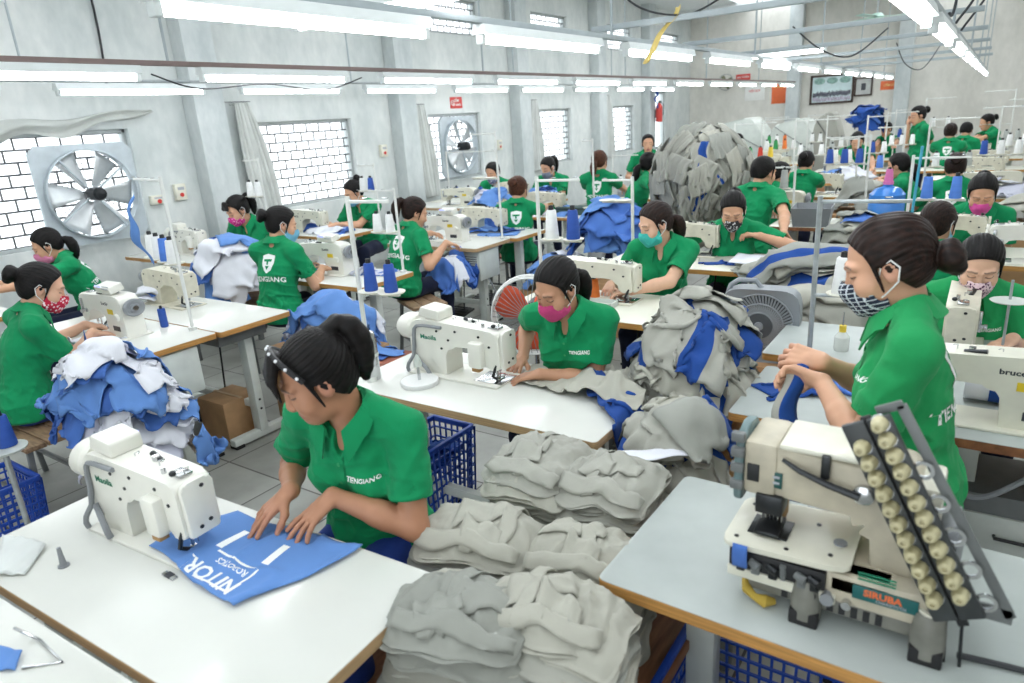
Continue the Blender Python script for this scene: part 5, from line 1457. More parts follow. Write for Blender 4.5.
# ------------------------------------------------------------------ cloth pieces wrapped round a big carried bundle
def bundle(name, C, R, count, seed, mats, label, cat, group, size=(.26, .40), up0=-.75):
    r = random.Random(seed); C = V(C); out = []
    for k in range(count):
        f = (k + .5) / count
        zc = up0 + (1 - up0) * f; a = k * 2.39996 + r.uniform(-.3, .3); zc = min(zc, .97); s = math.sqrt(max(0, 1 - zc * zc))
        nrm = V((s * math.cos(a), s * math.sin(a), zc)); down = (V((0, 0, -1)) + nrm * zc); down = down.normalized() if down.length > .1 else V((math.cos(a), math.sin(a), -.2)).normalized()
        roll = r.uniform(-.8, .8); side = nrm.cross(down).normalized(); d2 = (down * math.cos(roll) + side * math.sin(roll)).normalized(); s2 = nrm.cross(d2).normalized()
        n, m = 13, 18; P = np.zeros((n, m, 3)); lay = .90 + .14 * r.random(); W_ = size[0] * r.uniform(.6, 1.1); LN = size[1] * r.uniform(.7, 1.15)
        A0 = V((C.x + nrm.x * R[0] * lay, C.y + nrm.y * R[1] * lay, C.z + nrm.z * R[2] * lay)); kp = r.uniform(7, 16); ph = r.uniform(0, 6.28); am = r.uniform(.010, .030); cu = r.uniform(-.15, .55); sk = r.uniform(-.5, .5)
        for i in range(n):
            u = i / (n - 1) - .5; q = A0 + s2 * (u * W_) - nrm * (u * u * W_ * W_ * 1.1); q = q - d2 * (LN * (.22 + sk * u * .35)); d_ = (d2 - nrm * -.12).normalized()
            for j in range(m):
                f = j / (m - 1); hh = am * (.35 + f) * math.sin(kp * u * 2 + ph + 1.5 * f) + .05 * abs(u) * f
                P[i, j] = q + nrm * (hh + .012)
                d_ = (d_ + V((0, 0, -1)) * .055 + nrm * (.10 * cu * f - .045 * (1 - f))).normalized(); q = q + d_ * (LN / (m - 1)) + s2 * (.004 * math.sin(f * 9 + ph))
        m_ = mats[r.randrange(len(mats))]; ms = list(m_) if isinstance(m_, (list, tuple)) else [m_]
        o = cloth_obj(name, P, ms, two_tone(r.randrange(2), r) if len(ms) > 1 else None)
        tag(o, label, cat, group); out.append(o)
    return out

# ------------------------------------------------------------------ the multi-needle machine in the right foreground (operator on -Y)
def multi_needle(label, loc):
    t = thing('multi_needle_machine', label, 'sewing machine', loc)
    TEAL = mat('teal_guard', (104, 128, 130), rough=.4, var=.08); PANEL = mat('dark_panel', (62, 66, 68), rough=.45, var=.15, scale=20); KNOB = mat('ivory_knob', (198, 190, 152), rough=.4, var=.06, scale=40); DARK = mat('black_recess', (28, 29, 32), rough=.5, var=.1); WORN = mat('worn_ivory_enamel', (196, 188, 168), rough=.4, var=.10, scale=16); DGREY = mat('base_grey_casting', (126, 126, 118), rough=.45, var=.15, scale=14)
    b = MB()      # one casting: bed body, column, arm
    b.boxr(-.215, .10, -.075, .10, .085, .135, .012)
    b.prism(rounded([(.045, .06), (.125, .06), (.125, .29), (.11, .345), (-.17, .355), (-.185, .338), (-.19, .250), (-.10, .240), (.02, .235), (.042, .21)], [.02, .03, .04, .04, .03, .02, .02, .03, .03, .02], 3), XZ(.045), .135, .016, 3)
    b.boxr(-.02, .16, -.075, -.02, .065, .135, .01); b.build('machine_body', WORN, t)
    p = MB(); p.prism(rounded([(-.225, -.10), (-.02, -.088), (.02, -.075), (.02, .12), (-.225, .105)], [.03, .01, .01, .01, .03], 4), Matrix.Translation((0, 0, .148)), .012, .004); pl = p.build('bed_plate', MCREAM, t)
    n = MB()
    for xx, yy in ((-.20, -.07), (-.20, .07), (-.10, -.07), (-.06, .05), (-.02, -.05), (-.15, .09)): n.cyl((xx, yy, .154), (xx, yy, .1555), .005, n=10)
    n.build('screw', IRON, pl)
    n = MB(); n.cyl((-.01, .0, .154), (-.01, .0, .158), .013, n=16); n.build('oil_cap', GREYP, pl)
    n = MB(); n.boxr(-.185, -.105, -.045, .03, .154, .158, .001); n.build('needle_plate', IRON, pl)
    n = MB(); n.boxr(-.21, -.02, -.085, -.07, .090, .132, .003); n.build('looper_recess', DARK, t)
    for k, xx in enumerate((-.195, -.165, -.13, -.075, -.05)):
        n = MB(); n.cyl((xx, -.085, .112), (xx + .02, -.094, .108), .009, n=10); n.box((xx + .012, -.092, .10), (.018, .008, .022), .003); n.build('looper_lever', STEELD if k % 2 else IRON, t)
    n = MB(); n.boxr(-.215, .0, -.082, -.072, .062, .086, .004); n.build('front_rail', MCREAM, t)
    n = MB(); n.boxr(-.175, .15, -.06, .09, .025, .062, .008); ba = n.build('base_casting', DGREY, t)
    n = MB()
    for k in range(9): n.boxr(-.105 + k * .022, -.093 + k * .022, -.0625, -.0595, .032, .055)
    n.build('vent_slots', DARK, ba)
    for sx in (-.055, .16):
        for sy in (-.068, .085):
            n = MB(); n.lathe([(.0, .0), (.030, .0), (.030, .05), (.026, .085), (.020, .092), (.012, .092), (.012, .07), (.0, .07)], (sx, sy, .014), (0, 0, 1), 20, False); f = n.build('foot_post', DGREY, t)
            n = MB(); n.boxr(sx - .028, sx + .028, sy - .028, sy + .028, .0, .034, .004); n.build('rubber_foot', RUBBER, f)
            n = MB(); n.lathe([(.012, 0), (.022, .001), (.022, .006), (.012, .006)], (sx, sy, .104), (0, 0, 1), 16, False); n.build('bush', MCREAM, f)
    # head, guard and needle group
    n = MB(); n.boxr(-.205, -.135, -.03, .115, .235, .360, .014); n.build('head', WORN, t)
    n = MB(); n.prism(rounded([(-.035, .215), (.105, .215), (.115, .29), (.085, .37), (.01, .38), (-.03, .345)], .02, 3), YZ(-.213), .018, .005); n.build('belt_guard', TEAL, t)
    for zz in (.255, .295, .33, .365): n = MB(); n.box((-.215, -.03, zz), (.028, .018, .022), .004); n.build('guard_clip', STEELD, t)
    n = MB(); n.boxr(-.175, -.12, -.035, .02, .20, .245, .004); n.build('needle_clamp', IRON, t)
    for k in range(6): n = MB(); n.cyl((-.165 + k * .008, -.01, .20), (-.165 + k * .008, -.01, .156), .0014, n=6); n.build('needle', CHROME, t)
    n = MB(); n.box((-.145, -.02, .168), (.05, .07, .008), .002, Euler((.1, 0, 0))); n.boxr(-.155, -.135, -.005, .015, .168, .21, .003); n.build('presser_foot', IRON, t)
    n = MB(); n.boxr(-.168, -.125, .02, .06, .16, .235, .004); n.build('feed_block', mat('tan_leather', (170, 132, 84), rough=.6), t)
    # arm details
    n = MB(); n.boxr(-.135, .06, -.026, .112, .350, .364, .006); n.build('arm_cover', MCREAM, t)
    for xx in (-.045, .05): n = MB(); n.boxr(xx - .008, xx + .008, -.036, -.022, .310, .360, .002); n.build('latch', IRON, t)
    n = MB(); n.tube([(-.125, -.034, .335), (-.09, -.04, .32), (-.04, -.042, .305), (.02, -.042, .292)], [.004, .006, .007, .008], 8); n.build('lifter_lever', IRON, t)
    n = MB(); n.lathe([(.0, 0), (.020, 0), (.020, .010), (.012, .014), (.0, .014)], (.025, -.024, .292), (0, -1, 0), 18, False); n.build('lever_hub', CHROME, t)
    n = MB(); n.boxr(-.165, -.125, -.0265, -.024, .262, .298, .001); bd = n.build('model_badge', mat('badge_teal', (34, 84, 80), rough=.4), t)
    n = MB()
    for zz in (.272, .285): n.boxr(-.160, -.130, -.0275, -.0262, zz, zz + .005)
    n.build('badge_lettering', KEYPAD, bd)
    n = MB(); n.boxr(-.195, -.17, -.0335, -.029, .27, .31, .002); n.build('sight_window', DARK, t)
    # maker's strip
    n = MB(); n.boxr(.028, .140, -.0785, -.075, .092, .122, .001); lb = n.build('name_strip', mat('strip_teal', (22, 96, 96), rough=.4, var=.05), t)
    n = MB(); flat_text(n, 'SIRUBA', .020, face_M(.080, -.0788, .110, False), .0008); n.build('letters', mat('strip_orange', (228, 112, 60), rough=.4, var=0), lb)
    n = MB(); flat_text(n, 'CHAINSTITCH', .008, face_M(.095, -.0788, .098, False), .0002); n.build('small_letters', KEYPAD, lb)
    for k in range(3): n = MB(); n.boxr(.035, .10, -.0775, -.0755, .136 + k * .007, .139 + k * .007); n.build('cooling_rib', GINK, t)
    for xx, rr, mm in ((-.045, .011, DARK), (-.015, .013, GREYP), (.02, .009, CHROME)): n = MB(); n.cyl((xx, -.07, .075), (xx, -.09, .075), rr, n=16); n.build('regulator_screw', mm, t)
    n = MB(); n.cyl((-.10, -.08, .09), (-.10, -.09, .125), .007, n=10); n.build('oil_nipple', STEELD, t)
    # slanted tension board with two rows of ivory knobs
    A = V((.026, -.085, .458)); B = V((.196, -.085, .128)); u = (B - A).normalized(); w = V((-u.z, 0, u.x)) * -1
    if w.x < 0: w = -w
    M4 = Matrix((( w.x, u.x, 0, 0), (0, 0, -1, 0), (w.z, u.z, 0, 0), (0, 0, 0, 1))); L_ = (B - A).length
    def PP(a, c, y=0): return A + u * a + w * c + V((0, y, 0))
    n = MB()
    for c in (-.020, .024): n.beam(PP(-.016, c), PP(L_ + .012, c), .040, .012, .002, up=V((0, 1, 0)))
    n.build('tension_board', PANEL, t)
    n = MB(); n.beam(PP(-.02, .002, .008), PP(L_ + .03, .002, .008), .018, .008, .001, up=V((0, 1, 0))); n.build('centre_bar', DARK, t)
    for c, cnt, off in ((-.020, 11, .030), (.024, 12, -.004)):
        for k in range(cnt):
            p = PP(off + (L_ - .018) * k / 11.6, c); n = MB(); n.lathe([(.0, .006), (.0140, .006), (.0148, .010), (.0132, .018), (.0105, .032), (.007, .035), (.004, .035), (.004, .030), (.0, .030)], p, (-.05, -1, .10), 16, False); kn = n.build('tension_knob', KNOB, t)
            n = MB(); n.lathe([(.0, .0), (.016, .0), (.017, .003), (.016, .006), (.0, .006)], p, (-.05, -1, .10), 16, False); n.build('tension_disc', CHROME, kn)
    n = MB(); n.beam(PP(-.02, .062, .02), PP(L_ + .03, .075, .02), .018, .006, .001, up=V((0, 1, 0))); n.beam(PP(-.02, .066, .02), PP(-.02, .02, .02), .016, .006, .001, up=V((0, 1, 0))); n.beam(PP(L_ + .03, .078, .02), PP(L_ + .0, .02, .02), .03, .006, .001, up=V((0, 1, 0))); n.build('thread_guard', STEELD, t)
    for k in range(5): n = MB(); n.lathe([(.012, 0), (.018, .002), (.018, .006), (.012, .006)], PP(.10 + k * .065, .052, .01), (0, -1, 0), 14, False); n.build('thread_eyelet', CHROME, t)
    for xx in (.19, .215): n = MB(); n.beam((xx - .01, -.07, .16), (xx, -.06, .0), .012, .006, .001); n.build('panel_stay', IRON, t)
    n = MB(); n.lathe([(.0, 0), (.055, .0), (.062, .012), (.062, .03), (.04, .04), (.0, .042)], (.155, .05, .20), (1, 0, 0), 24, False); n.build('handwheel', GREYP, t)
    n = MB(); n.boxr(.085, .155, .0, .12, .23, .318, .01); n.build('belt_cover', MCREAM, t)
    return t
# ------------------------------------------------------------------ fans standing among the cloth
def box_fan(label, loc, rz, s=.36):
    t = thing('box_fan', label, 'fan', loc, rz)
    FG = mat('box_fan_grey', (142, 148, 154), rough=.42, var=.04); FD = mat('box_fan_dark', (84, 90, 96), rough=.45, var=.05)
    n = MB(); N = 48; R = s * .43; vs = []; fs = []; out = rounded([(-s / 2, 0), (s / 2, 0), (s / 2, s), (-s / 2, s)], .05, 6); c0 = V((0, s / 2))
    for Y in (-.055, .055):
        for k in range(N):
            a = 2 * PI * (k + .5) / N; c, d = math.cos(a), math.sin(a); p = 5; q = (s / 2) / ((abs(c) ** p + abs(d) ** p) ** (1 / p))
            vs.append((c * q, Y, s / 2 + d * q)); vs.append((c * R, Y * .8, s / 2 + d * R))
    for k in range(N):
        j = (k + 1) % N; A, B, C, D = 2 * k, 2 * k + 1, 2 * j + 1, 2 * j; o = 2 * N; fs += [(A, D, C, B), (A + o, B + o, C + o, D + o), (A, A + o, D + o, D), (B, C, C + o, B + o)]
    n.add(vs, fs); me = n.mesh('housing', FG, 40); fix_normals(me); link('housing', me, t)
    n = MB(); n.tube([(-s * .44, 0, s - .05), (-s * .40, 0, s + .005), (-s * .30, 0, s + .032), (-s * .08, 0, s + .032), (.0, 0, s - .008)], .013, 8); n.build('carry_handle', FG, t)
    n = MB(); n.cyl((0, -.03, s / 2), (0, .05, s / 2), .04, n=20); n.build('motor', FD, t)
    for k in range(5):
        a = k * 2 * PI / 5; rows = []
        for q in range(6):
            rr = .035 + (R - .05) * q / 5; ww = .035 + .06 * q / 5
            rows.append([(math.cos(a) * rr - math.sin(a) * x * ww, .015 + x * .018, s / 2 + math.sin(a) * rr + math.cos(a) * x * ww) for x in (-1, -.5, 0, .5, 1)])
        n = MB(); n.grid(rows); o = n.build('blade', FD, t, 60); sm = o.modifiers.new('th', 'SOLIDIFY'); sm.thickness = .003
    n = MB()
    for k in range(60):
        a = 2 * PI * k / 60; n.beam((math.cos(a) * R * .42, -.046, s / 2 + math.sin(a) * R * .42), (math.cos(a + .25) * R * 1.0, -.046, s / 2 + math.sin(a + .25) * R * 1.0), .003, .008)
    for rr in (.42, .7, 1.0): n.tube([(math.cos(k * PI / 24) * R * rr, -.046, s / 2 + math.sin(k * PI / 24) * R * rr) for k in range(48)], .004, 6, closed=True)
    n.build('rotating_grille', FG, t)
    n = MB(); n.lathe([(.0, .0), (R * .14, .0), (R * .13, .012), (.0, .016)], (0, -.05, s / 2), (0, -1, 0), 20, False); n.build('hub_cap', FG, t)
    n = MB(); n.lathe([(R * .14, .0), (R * .40, .0), (R * .40, .006), (R * .14, .006)], (0, -.046, s / 2), (0, -1, 0), 28, False); n.build('grille_disc', FD, t)
    return t
def pedestal_fan(label, loc, rz, h=.78, R=.205):
    t = thing('pedestal_fan', label, 'fan', loc, rz)
    n = MB(); n.lathe([(.0, 0), (.17, 0), (.17, .02), (.05, .05), (.0, .05)], n=28, cap=False); n.build('base', BLACKP, t)
    n = MB(); n.cyl((0, .06, .04), (0, .06, h), .013, n=12); n.build('pole', CHROME, t)
    n = MB(); n.cyl((0, .03, h), (0, .15, h), .055, n=20); n.build('motor', BLACKP, t)
    n = MB()
    for y in (-.055, .02): n.tube([(math.cos(k * PI / 18) * R, y, h + math.sin(k * PI / 18) * R) for k in range(36)], .006 if y < 0 else .005, 6, closed=True)
    n.tube([(math.cos(k * PI / 18) * (R + .004), -.018, h + math.sin(k * PI / 18) * (R + .004)) for k in range(36)], .010, 8, closed=True)
    n.build('guard_rim', mat('white_fan_rim', (232, 234, 232), rough=.35), t)
    n = MB()
    for k in range(40):
        a = k * PI / 20
        n.tube([(math.cos(a) * .035, -.075, h + math.sin(a) * .035), (math.cos(a) * R * .6, -.072, h + math.sin(a) * R * .6), (math.cos(a) * R, -.055, h + math.sin(a) * R)], .0018, 4)
    n.build('guard_wires', GREYP, t)
    for k in range(3):
        a = .5 + k * 2 * PI / 3; rows = []
        for q in range(7):
            rr = .03 + (R - .045) * q / 6; ww = .04 + .055 * math.sin(q / 6 * 2.4)
            rows.append([(math.cos(a) * rr - math.sin(a) * x * ww, -.02 + x * .02, h + math.sin(a) * rr + math.cos(a) * x * ww) for x in (-1, -.5, 0, .5, 1)])
        n = MB(); n.grid(rows); o = n.build('blade', mat('fan_blade_orange', (230, 92, 58), rough=.4), t, 60); sm = o.modifiers.new('th', 'SOLIDIFY'); sm.thickness = .003
    n = MB(); n.lathe([(.0, 0), (.034, 0), (.028, .02), (.0, .024)], (0, -.072, h), (0, -1, 0), 16, False); n.build('hub_cap', BLACKP, t)
    return t
def scatter(n, cx, cy, sx, sy, seed, ang=None):
    r = random.Random(seed); return [(cx + r.uniform(-sx, sx), cy + r.uniform(-sy, sy), (ang if ang is not None else 0) + (r.uniform(-.5, .5) if ang is not None else r.uniform(0, 6.28))) for _ in range(n)]
def support(label, x0, x1, y0, y1, z, m=CARD, name='carton'):
    t = thing(name, label, name, ((x0 + x1) / 2, (y0 + y1) / 2, 0)); b = MB(); w, d = (x1 - x0) / 2, (y1 - y0) / 2; b.boxr(-w, w, -d, d, 0, z, .008); b.build('box', m, t); b = MB(); b.boxr(-w * 1.02, w * 1.02, -d * .08, d * .08, z - .001, z + .003); b.build('tape', PLY, t)
def far_heap(nm, x0, x1, y0, y1, z, n, size, mats, lab, grp, seed, dz=.0, base=True):
    cx, cy = (x0 + x1) / 2, (y0 + y1) / 2; hf = HF(x0 - .4, x1 + .4, y0 - .4, y1 + .4, 0.0, .02)
    hf.rect(x0, x1, y0, y1, z)
    if dz: hf.mound(cx, cy, (x1 - x0) * .62, (y1 - y0) * .62, z, dz, 2.5)
    return heap(nm, hf, scatter(n, cx, cy, (x1 - x0) * .36, (y1 - y0) * .36, seed), size, mats, lab, 'garment', grp, seed, .026, (.72, .7), .06, th=.014, steps=40)
EXPOSURE = 0.76
T = .78
# ------------------------------------------------------------------ machines: one of each kind is built, the rest are copies with parts
PROTO = {}
def machine(kind, loc, rz, label, group=None):
    if kind not in PROTO:
        if kind == 'maoila': m = lockstitch(label, MWHITE, 'modern', 'Maoila', GINK)
        elif kind == 'plainmodern': m = lockstitch(label, MWHITE, 'modern', 'SunSir', DINK)
        elif kind == 'panel': m = lockstitch(label, MWHITE, 'classic', 'SunSir', DINK)
        elif kind == 'bruce': m = lockstitch(label, MCREAM, 'classic', 'bruce', DINK, panel=False)
        elif kind == 'kaxg': m = lockstitch(label, MCREAM, 'classic', 'KAXG', DINK, panel=False)
        elif kind == 'beige': m = lockstitch(label, MBEIGE, 'classic', None, panel=False)
        elif kind == 'overlock': m = overlock(label)
        PROTO[kind] = m
        if kind != 'overlock': m.scale = (1.12, 1, .80) if kind == 'kaxg' else (1, 1, .82)
        m.location = loc; m.rotation_euler = (0, 0, rz)
        if group: m['group'] = group
        return m
    return dup(PROTO[kind], loc, rz, label, group)

# ================================================================== centre aisle column (operators face the camera)
table('white sewing table in the near left foreground carrying the blue printed cloth', -2.19, -.955, .455, .985, LAMI, PLY, rz=.045, box=-1)
table('white sewing table cut off by the bottom left corner of the picture', -2.35, -1.16, -.115, .425, LAMI, PLY, rz=.045)
table('white sewing table of the pink mask woman with reel and steel bottle', -2.18, -.96, 1.80, 2.36, LAMI, PLY, box=0)
table('white sewing table with amber edge of the woman in the teal mask', -2.25, -1.08, 3.08, 3.66, LAMI3, PLY2, box=-1)
table('white sewing table with grey cloth behind the box fan', -2.25, -1.07, 4.38, 5.0, LAMI3, PLY2, box=-1)
machine('maoila', (-1.765, 2.13, T), PI, 'white sewing machine of the woman in the pink mask, green lettering')
machine('maoila', (-1.775, .775, T), PI + .06, 'white sewing machine nearest the camera, stitching the blue printed cloth').scale = (.90, .92, .80)
machine('maoila', (-1.86, .17, T), PI + .05, 'white sewing machine mostly cut off at the bottom left corner')

machine('kaxg', (-1.825, 3.46, T), PI, 'cream sewing machine of the woman in the teal mask, orange thread beside it')
machine('beige', (-1.78, 4.83, T), PI, 'beige sewing machine left of the woman measuring with a tape')

# ================================================================== right column
table('worn grey table with chipped amber edge under the multi needle machine', -.635, .75, 1.17, 1.72, LAMI2, PLY2, legs=(1, 1), pedal=True, rz=-.02)
multi_needle('cream multi needle machine with two slanted rows of ivory thread knobs', (-.15, 1.345, T))
table('small white table in front of the standing woman holding a blue strip', -.66, -.115, 2.22, 2.74, LAMI2, PLY2, legs=(1, 1), pedal=False)
table('white table with worn brown edge at the right edge of the picture', -.11, 1.05, 2.33, 2.87, LAMI2, PLY3, box=1)
table('white table behind the standing woman where the floral masked woman sews', -.72, .85, 2.885, 3.42, LAMI2, PLY2, legs=(1, 1), pedal=False)
machine('bruce', (.075, 2.50, T), 0, 'cream sewing machine with large dark lettering at the right edge')
machine('beige', (-.02, 3.30, T), PI / 2, 'beige sewing machine in front of the floral masked woman')
table('far right table between the long ponytail woman and the hot pink mask woman', -.75, .7, 5.0, 5.62, LAMI3, PLY2)
machine('panel', (.28, 5.12, T), 0, 'white sewing machine with a lit panel near the right edge')
machine('beige', (-.20, 5.45, T), PI, 'beige sewing machine in front of the hot pink mask woman')

# ================================================================== left block, aisle side
table('white table with orange edge of the woman in the red mask', -4.75, -3.48, 1.60, 2.075, LAMI, PLY2, box=1.85)
table('white table with a grey drawer behind the red mask woman table', -4.75, -3.46, 2.085, 2.57, LAMI, PLY2, drawer=True)
machine('panel', (-4.09, 1.83, T), 0, 'white sewing machine with handwheel and panel used by the red mask woman')
machine('beige', (-4.42, 2.38, T), PI, 'old beige sewing machine behind the red mask woman and her machine')
table('table with orange edge of the bun haired woman in the blue mask', -4.55, -3.47, 3.18, 3.72, LAMI, PLY2)
machine('panel', (-4.12, 3.47, T), 0, 'white sewing machine with screen in front of the logo shirt woman with a bun')
table('pale table of the ponytail woman with a grey control box below', -4.62, -3.56, 4.62, 5.15, LAMI, PLY, box=1.75)
machine('panel', (-4.12, 4.90, T), 0, 'white sewing machine in front of the ponytail woman with blue cloth')
table('pale table abutting the ponytail woman table on its far side', -4.62, -3.50, 5.16, 5.68, LAMI, PLY2)
machine('beige', (-4.05, 5.42, T), PI, 'beige sewing machine back to back with the ponytail woman machine')
table('pale table with a grey box and polythene bag in front of the auburn haired woman', -4.55, -3.33, 6.40, 6.95, LAMI, PLY2, box=1)
machine('beige', (-4.12, 6.68, T), PI, 'beige sewing machine in front of the auburn haired woman')
table('table in front of the standing woman with a brown ponytail', -3.95, -2.95, 8.0, 8.55, LAMI3, PLY2)
machine('beige', (-3.45, 8.28, T), 0, 'beige sewing machine in front of the woman with a brown ponytail')
table('far table of the young man facing the camera at the back left', -4.2, -3.0, 9.3, 9.85, LAMI3, PLY2)
machine('kaxg', (-3.6, 9.55, T), PI, 'cream sewing machine in front of the young man at the back left')
# left block, wall side
table('wall side table at the left edge with grey cloth', -7.0, -5.35, 1.25, 1.83, LAMI, PLY2)
table('wall side table of the woman in the magenta mask', -6.95, -5.55, 3.35, 3.90, LAMI, PLY2)
machine('plainmodern', (-6.33, 3.68, T), PI, 'white modern sewing machine in front of the magenta mask woman')
table('wall side table of the woman in the light blue mask under the second window', -6.75, -5.45, 4.76, 5.32, LAMI, PLY2)
machine('kaxg', (-6.22, 5.06, T), PI, 'cream sewing machine in front of the light blue mask woman')
table('long white wall side table below the third window', -6.75, -5.1, 6.95, 7.5, LAMI, PLY)
machine('kaxg', (-5.75, 7.2, T), 0, 'cream sewing machine on the wall side table below the third window')
table('wall side table of the woman in the grey mask below the fourth window', -6.6, -4.6, 7.52, 8.06, LAMI3, PLY2)
machine('beige', (-5.3, 7.78, T), PI, 'beige sewing machine below the fourth window')

# ================================================================== far right rows
table('far table with a grey plastic tray in front of the short haired man', -1.55, -.75, 6.2, 6.75, LAMI3, PLY3)
machine('beige', (-1.60, 6.75, T), 0, 'beige sewing machine beside the grey plastic tray')
table('far table with orange edge behind the short haired man', -2.25, -1.15, 8.27, 8.85, LAMI3, PLY2)
machine('kaxg', (-1.62, 8.55, T), PI, 'cream sewing machine on the far orange edged table')
FAR = [(-.55, .65, 8.2, 'kaxg', 0, .02, 'far table before the white shield shirt woman'), (-1.95, -1.15, 9.7, 'overlock', PI, -1.6, 'far table in the middle of the right block'), (-.60, .7, 10.0, 'beige', PI, -.1, 'far table ahead of the arms out woman on the right'),
       (-2.9, -2.1, 9.4, 'overlock', PI, -2.5, 'far table left of the right block near the grey bundle'), (-2.2, -1.2, 11.2, 'beige', PI, -1.7, 'far table of the woman below the blue draped heap'), (-.95, .4, 13.0, 'kaxg', PI, -.3, 'far table in front of the orange hair tie woman'),
       (-3.3, -2.3, 11.0, 'overlock', PI, -2.8, 'far table near the white hooded machines'), (-2.35, -1.3, 13.2, 'overlock', PI, -1.8, 'far table under the framed pictures'), (-3.6, -2.6, 12.8, 'overlock', PI, -3.1, 'far table under the orange poster'), (-4.6, -3.7, 12.6, 'beige', PI, -4.1, 'far table near the far left corner'), (-.85, .5, 11.2, 'beige', PI, -.05, 'far table on the right with pale cones')]
for k, (x0, x1, y, kind, rz, mx, lab) in enumerate(FAR):
    table(lab, x0, x1, y, y + .56, LAMI3, PLY2, pedal=False)
    machine(kind, (mx, y + .28, T), rz, {'overlock': 'beige overlock machine on the ', 'beige': 'beige sewing machine on the ', 'kaxg': 'cream sewing machine on the '}[kind] + lab)

# ================================================================== people
P_ = lambda x, y, z: at(x, y, z)
# --- foreground
def reach(tip, frm, **k):
    """a flat hand whose fingertips touch `tip`, coming from the direction of `frm`"""
    d = (tip - frm).normalized(); return dict(p=tip - d * .158, d=d, **k)
person('seated woman with beaded headband and high ponytail in a green polo guiding blue cloth', P_(296, 336, 1.325), 194, lean=17, side=-4, head=(22, 47, -4), hair='highpony', bangs=1.1, headband=True, skin=(182, 130, 100), vox=.0030, back=False,
       hands=dict(R=reach(P_(245, 534, .797), P_(287, 494, .865), n=(.1, .1, -1), curls=(.16, .12, .24, .4), spread=2.0, pole=(-.8, .5, -.5)), L=reach(P_(287, 541, .797), P_(327, 502, .865), n=(.0, .15, -1), curls=(.10, .14, .2, .3), spread=2.4, pole=(1.0, .6, -.35))), trousers=BLUEJ)
person('seated woman in a pink mask and green polo sewing grey cloth', P_(548, 262, 1.28), 192, lean=17, head=(27, 26, -3), hair='lowpony', mask='pink', size=.95, skin=(196, 146, 116), vox=.0036, back=False,
       hands=dict(R=dict(p=(-1.58, 2.32, .825), d=(.1, -.9, -.25), c=.5), L=dict(p=P_(540, 374, .82), d=(-.85, -.35, -.2), c=.35, pole=(.8, .6, -.6))))
person('seated woman in a teal mask with a low brown ponytail in a green polo', P_(650, 203, 1.30), 190, lean=12, head=(20, 48, 0), hair='lowpony', hcol='brown', mask='teal', skin=(222, 178, 150), vox=.0042, back=False, chest=False,
       hands=dict(R=dict(p=(-1.80, 3.62, .83), d=(.25, -.9, -.2), c=.5), L=dict(p=P_(632, 291, .84), d=(-.9, -.2, -.15), c=.5, pole=(1, .4, -.4))))
person('standing woman in a navy check mask holding a blue and grey strip', P_(877, 216, 1.52), 96, lean=7, head=(20, -2, 0), hair='lowbun', hcol='brown', mask='check', skin=(214, 164, 134), vox=.0036, stand=True, shirt=GREEN2,
       hands=dict(L=dict(p=P_(822, 382, 1.06), d=(-.9, .15, .12), n=(.1, -.7, -.5), c=.9, pole=(.2, -.6, -.8)), R=dict(p=P_(822, 362, 1.10), d=(-.9, .1, .1), n=(.1, .6, -.6), c=.8, pole=(.2, .6, -.8))))
# --- left block
person('seated woman with a hair bun and red printed mask at the left edge', P_(45, 263, 1.26), -8, lean=20, head=(24, 16, 0), hair='bun', mask='red', skin=(218, 170, 142), vox=.0048, chest=False, back=False, size=1.04,
       hands=dict(R=dict(p=P_(92, 333, .83), d=(.2, .9, -.3), c=.5), L=dict(p=P_(85, 325, .83), d=(.4, .8, -.3), c=.5)), trousers=BLUEJ)
person('seated woman in a pale pink mask facing the left edge', P_(36, 230, 1.24), 160, lean=22, head=(24, 4, 0), hair='lowpony', mask='palepink', hcol='black', vox=.0058, chest=False, size=1.06,
       hands=dict(R=dict(p=(-6.1, 1.75, .84)), L=dict(p=(-5.95, 1.72, .84))))
person('woman in a magenta printed mask leaning over blue cloth beside the pillar', P_(230, 197, 1.29), 200, lean=22, head=(26, 28, 0), hair='pony', mask='magenta', vox=.0058, back=False, bangs=.4, size=1.1,
       hands=dict(R=dict(p=(-6.2, 3.86, .86)), L=dict(p=(-5.95, 3.84, .88))))
person('woman with a bun and blue mask seen from behind with a white shield print', P_(283, 206, 1.33), 12, lean=12, head=(18, 40, 0), hair='bun', mask='blue', vox=.0050, chest=False, size=1.06,
       hands=dict(R=dict(p=P_(322, 268, .84), d=(.5, .8, -.2)), L=dict(p=(-4.35, 3.42, .84))))
person('woman in a light blue mask facing the camera under the second window', P_(348, 181, 1.29), 195, lean=20, head=(26, 30, 0), hair='highbun', mask='blue', vox=.0062, back=False, size=1.1,
       hands=dict(R=dict(p=(-6.02, 5.18, .84)), L=dict(p=(-5.9, 5.16, .84))))
person('woman with a long ponytail seen from behind, sewing a blue garment on her lap', P_(418, 197, 1.26), -4, lean=20, head=(22, 32, 0), hair='pony', hcol='brown', vox=.0054, chest=False, size=1.04,
       hands=dict(R=dict(p=P_(446, 243, .90), d=(.3, .8, -.3)), L=dict(p=(-4.1, 4.72, .88))))
person('woman in a printed grey mask facing the camera below the third window', P_(490, 163, 1.28), 200, lean=18, head=(24, 20, 0), hair='short', mask='greyblue', vox=.0075, back=False, size=1.12, hands=dict(R=dict(p=(-5.75, 7.45, .88)), L=dict(p=(-5.5, 7.45, .88))))
person('woman with auburn tied hair seen from behind beside the tall pole', P_(519, 176, 1.27), 24, lean=10, head=(18, 16, 0), hair='bun', hcol='auburn', vox=.0062, chest=False, size=1.08, hands=dict(R=dict(p=(-3.95, 6.48, .9)), L=dict(p=(-4.45, 6.45, .9))))
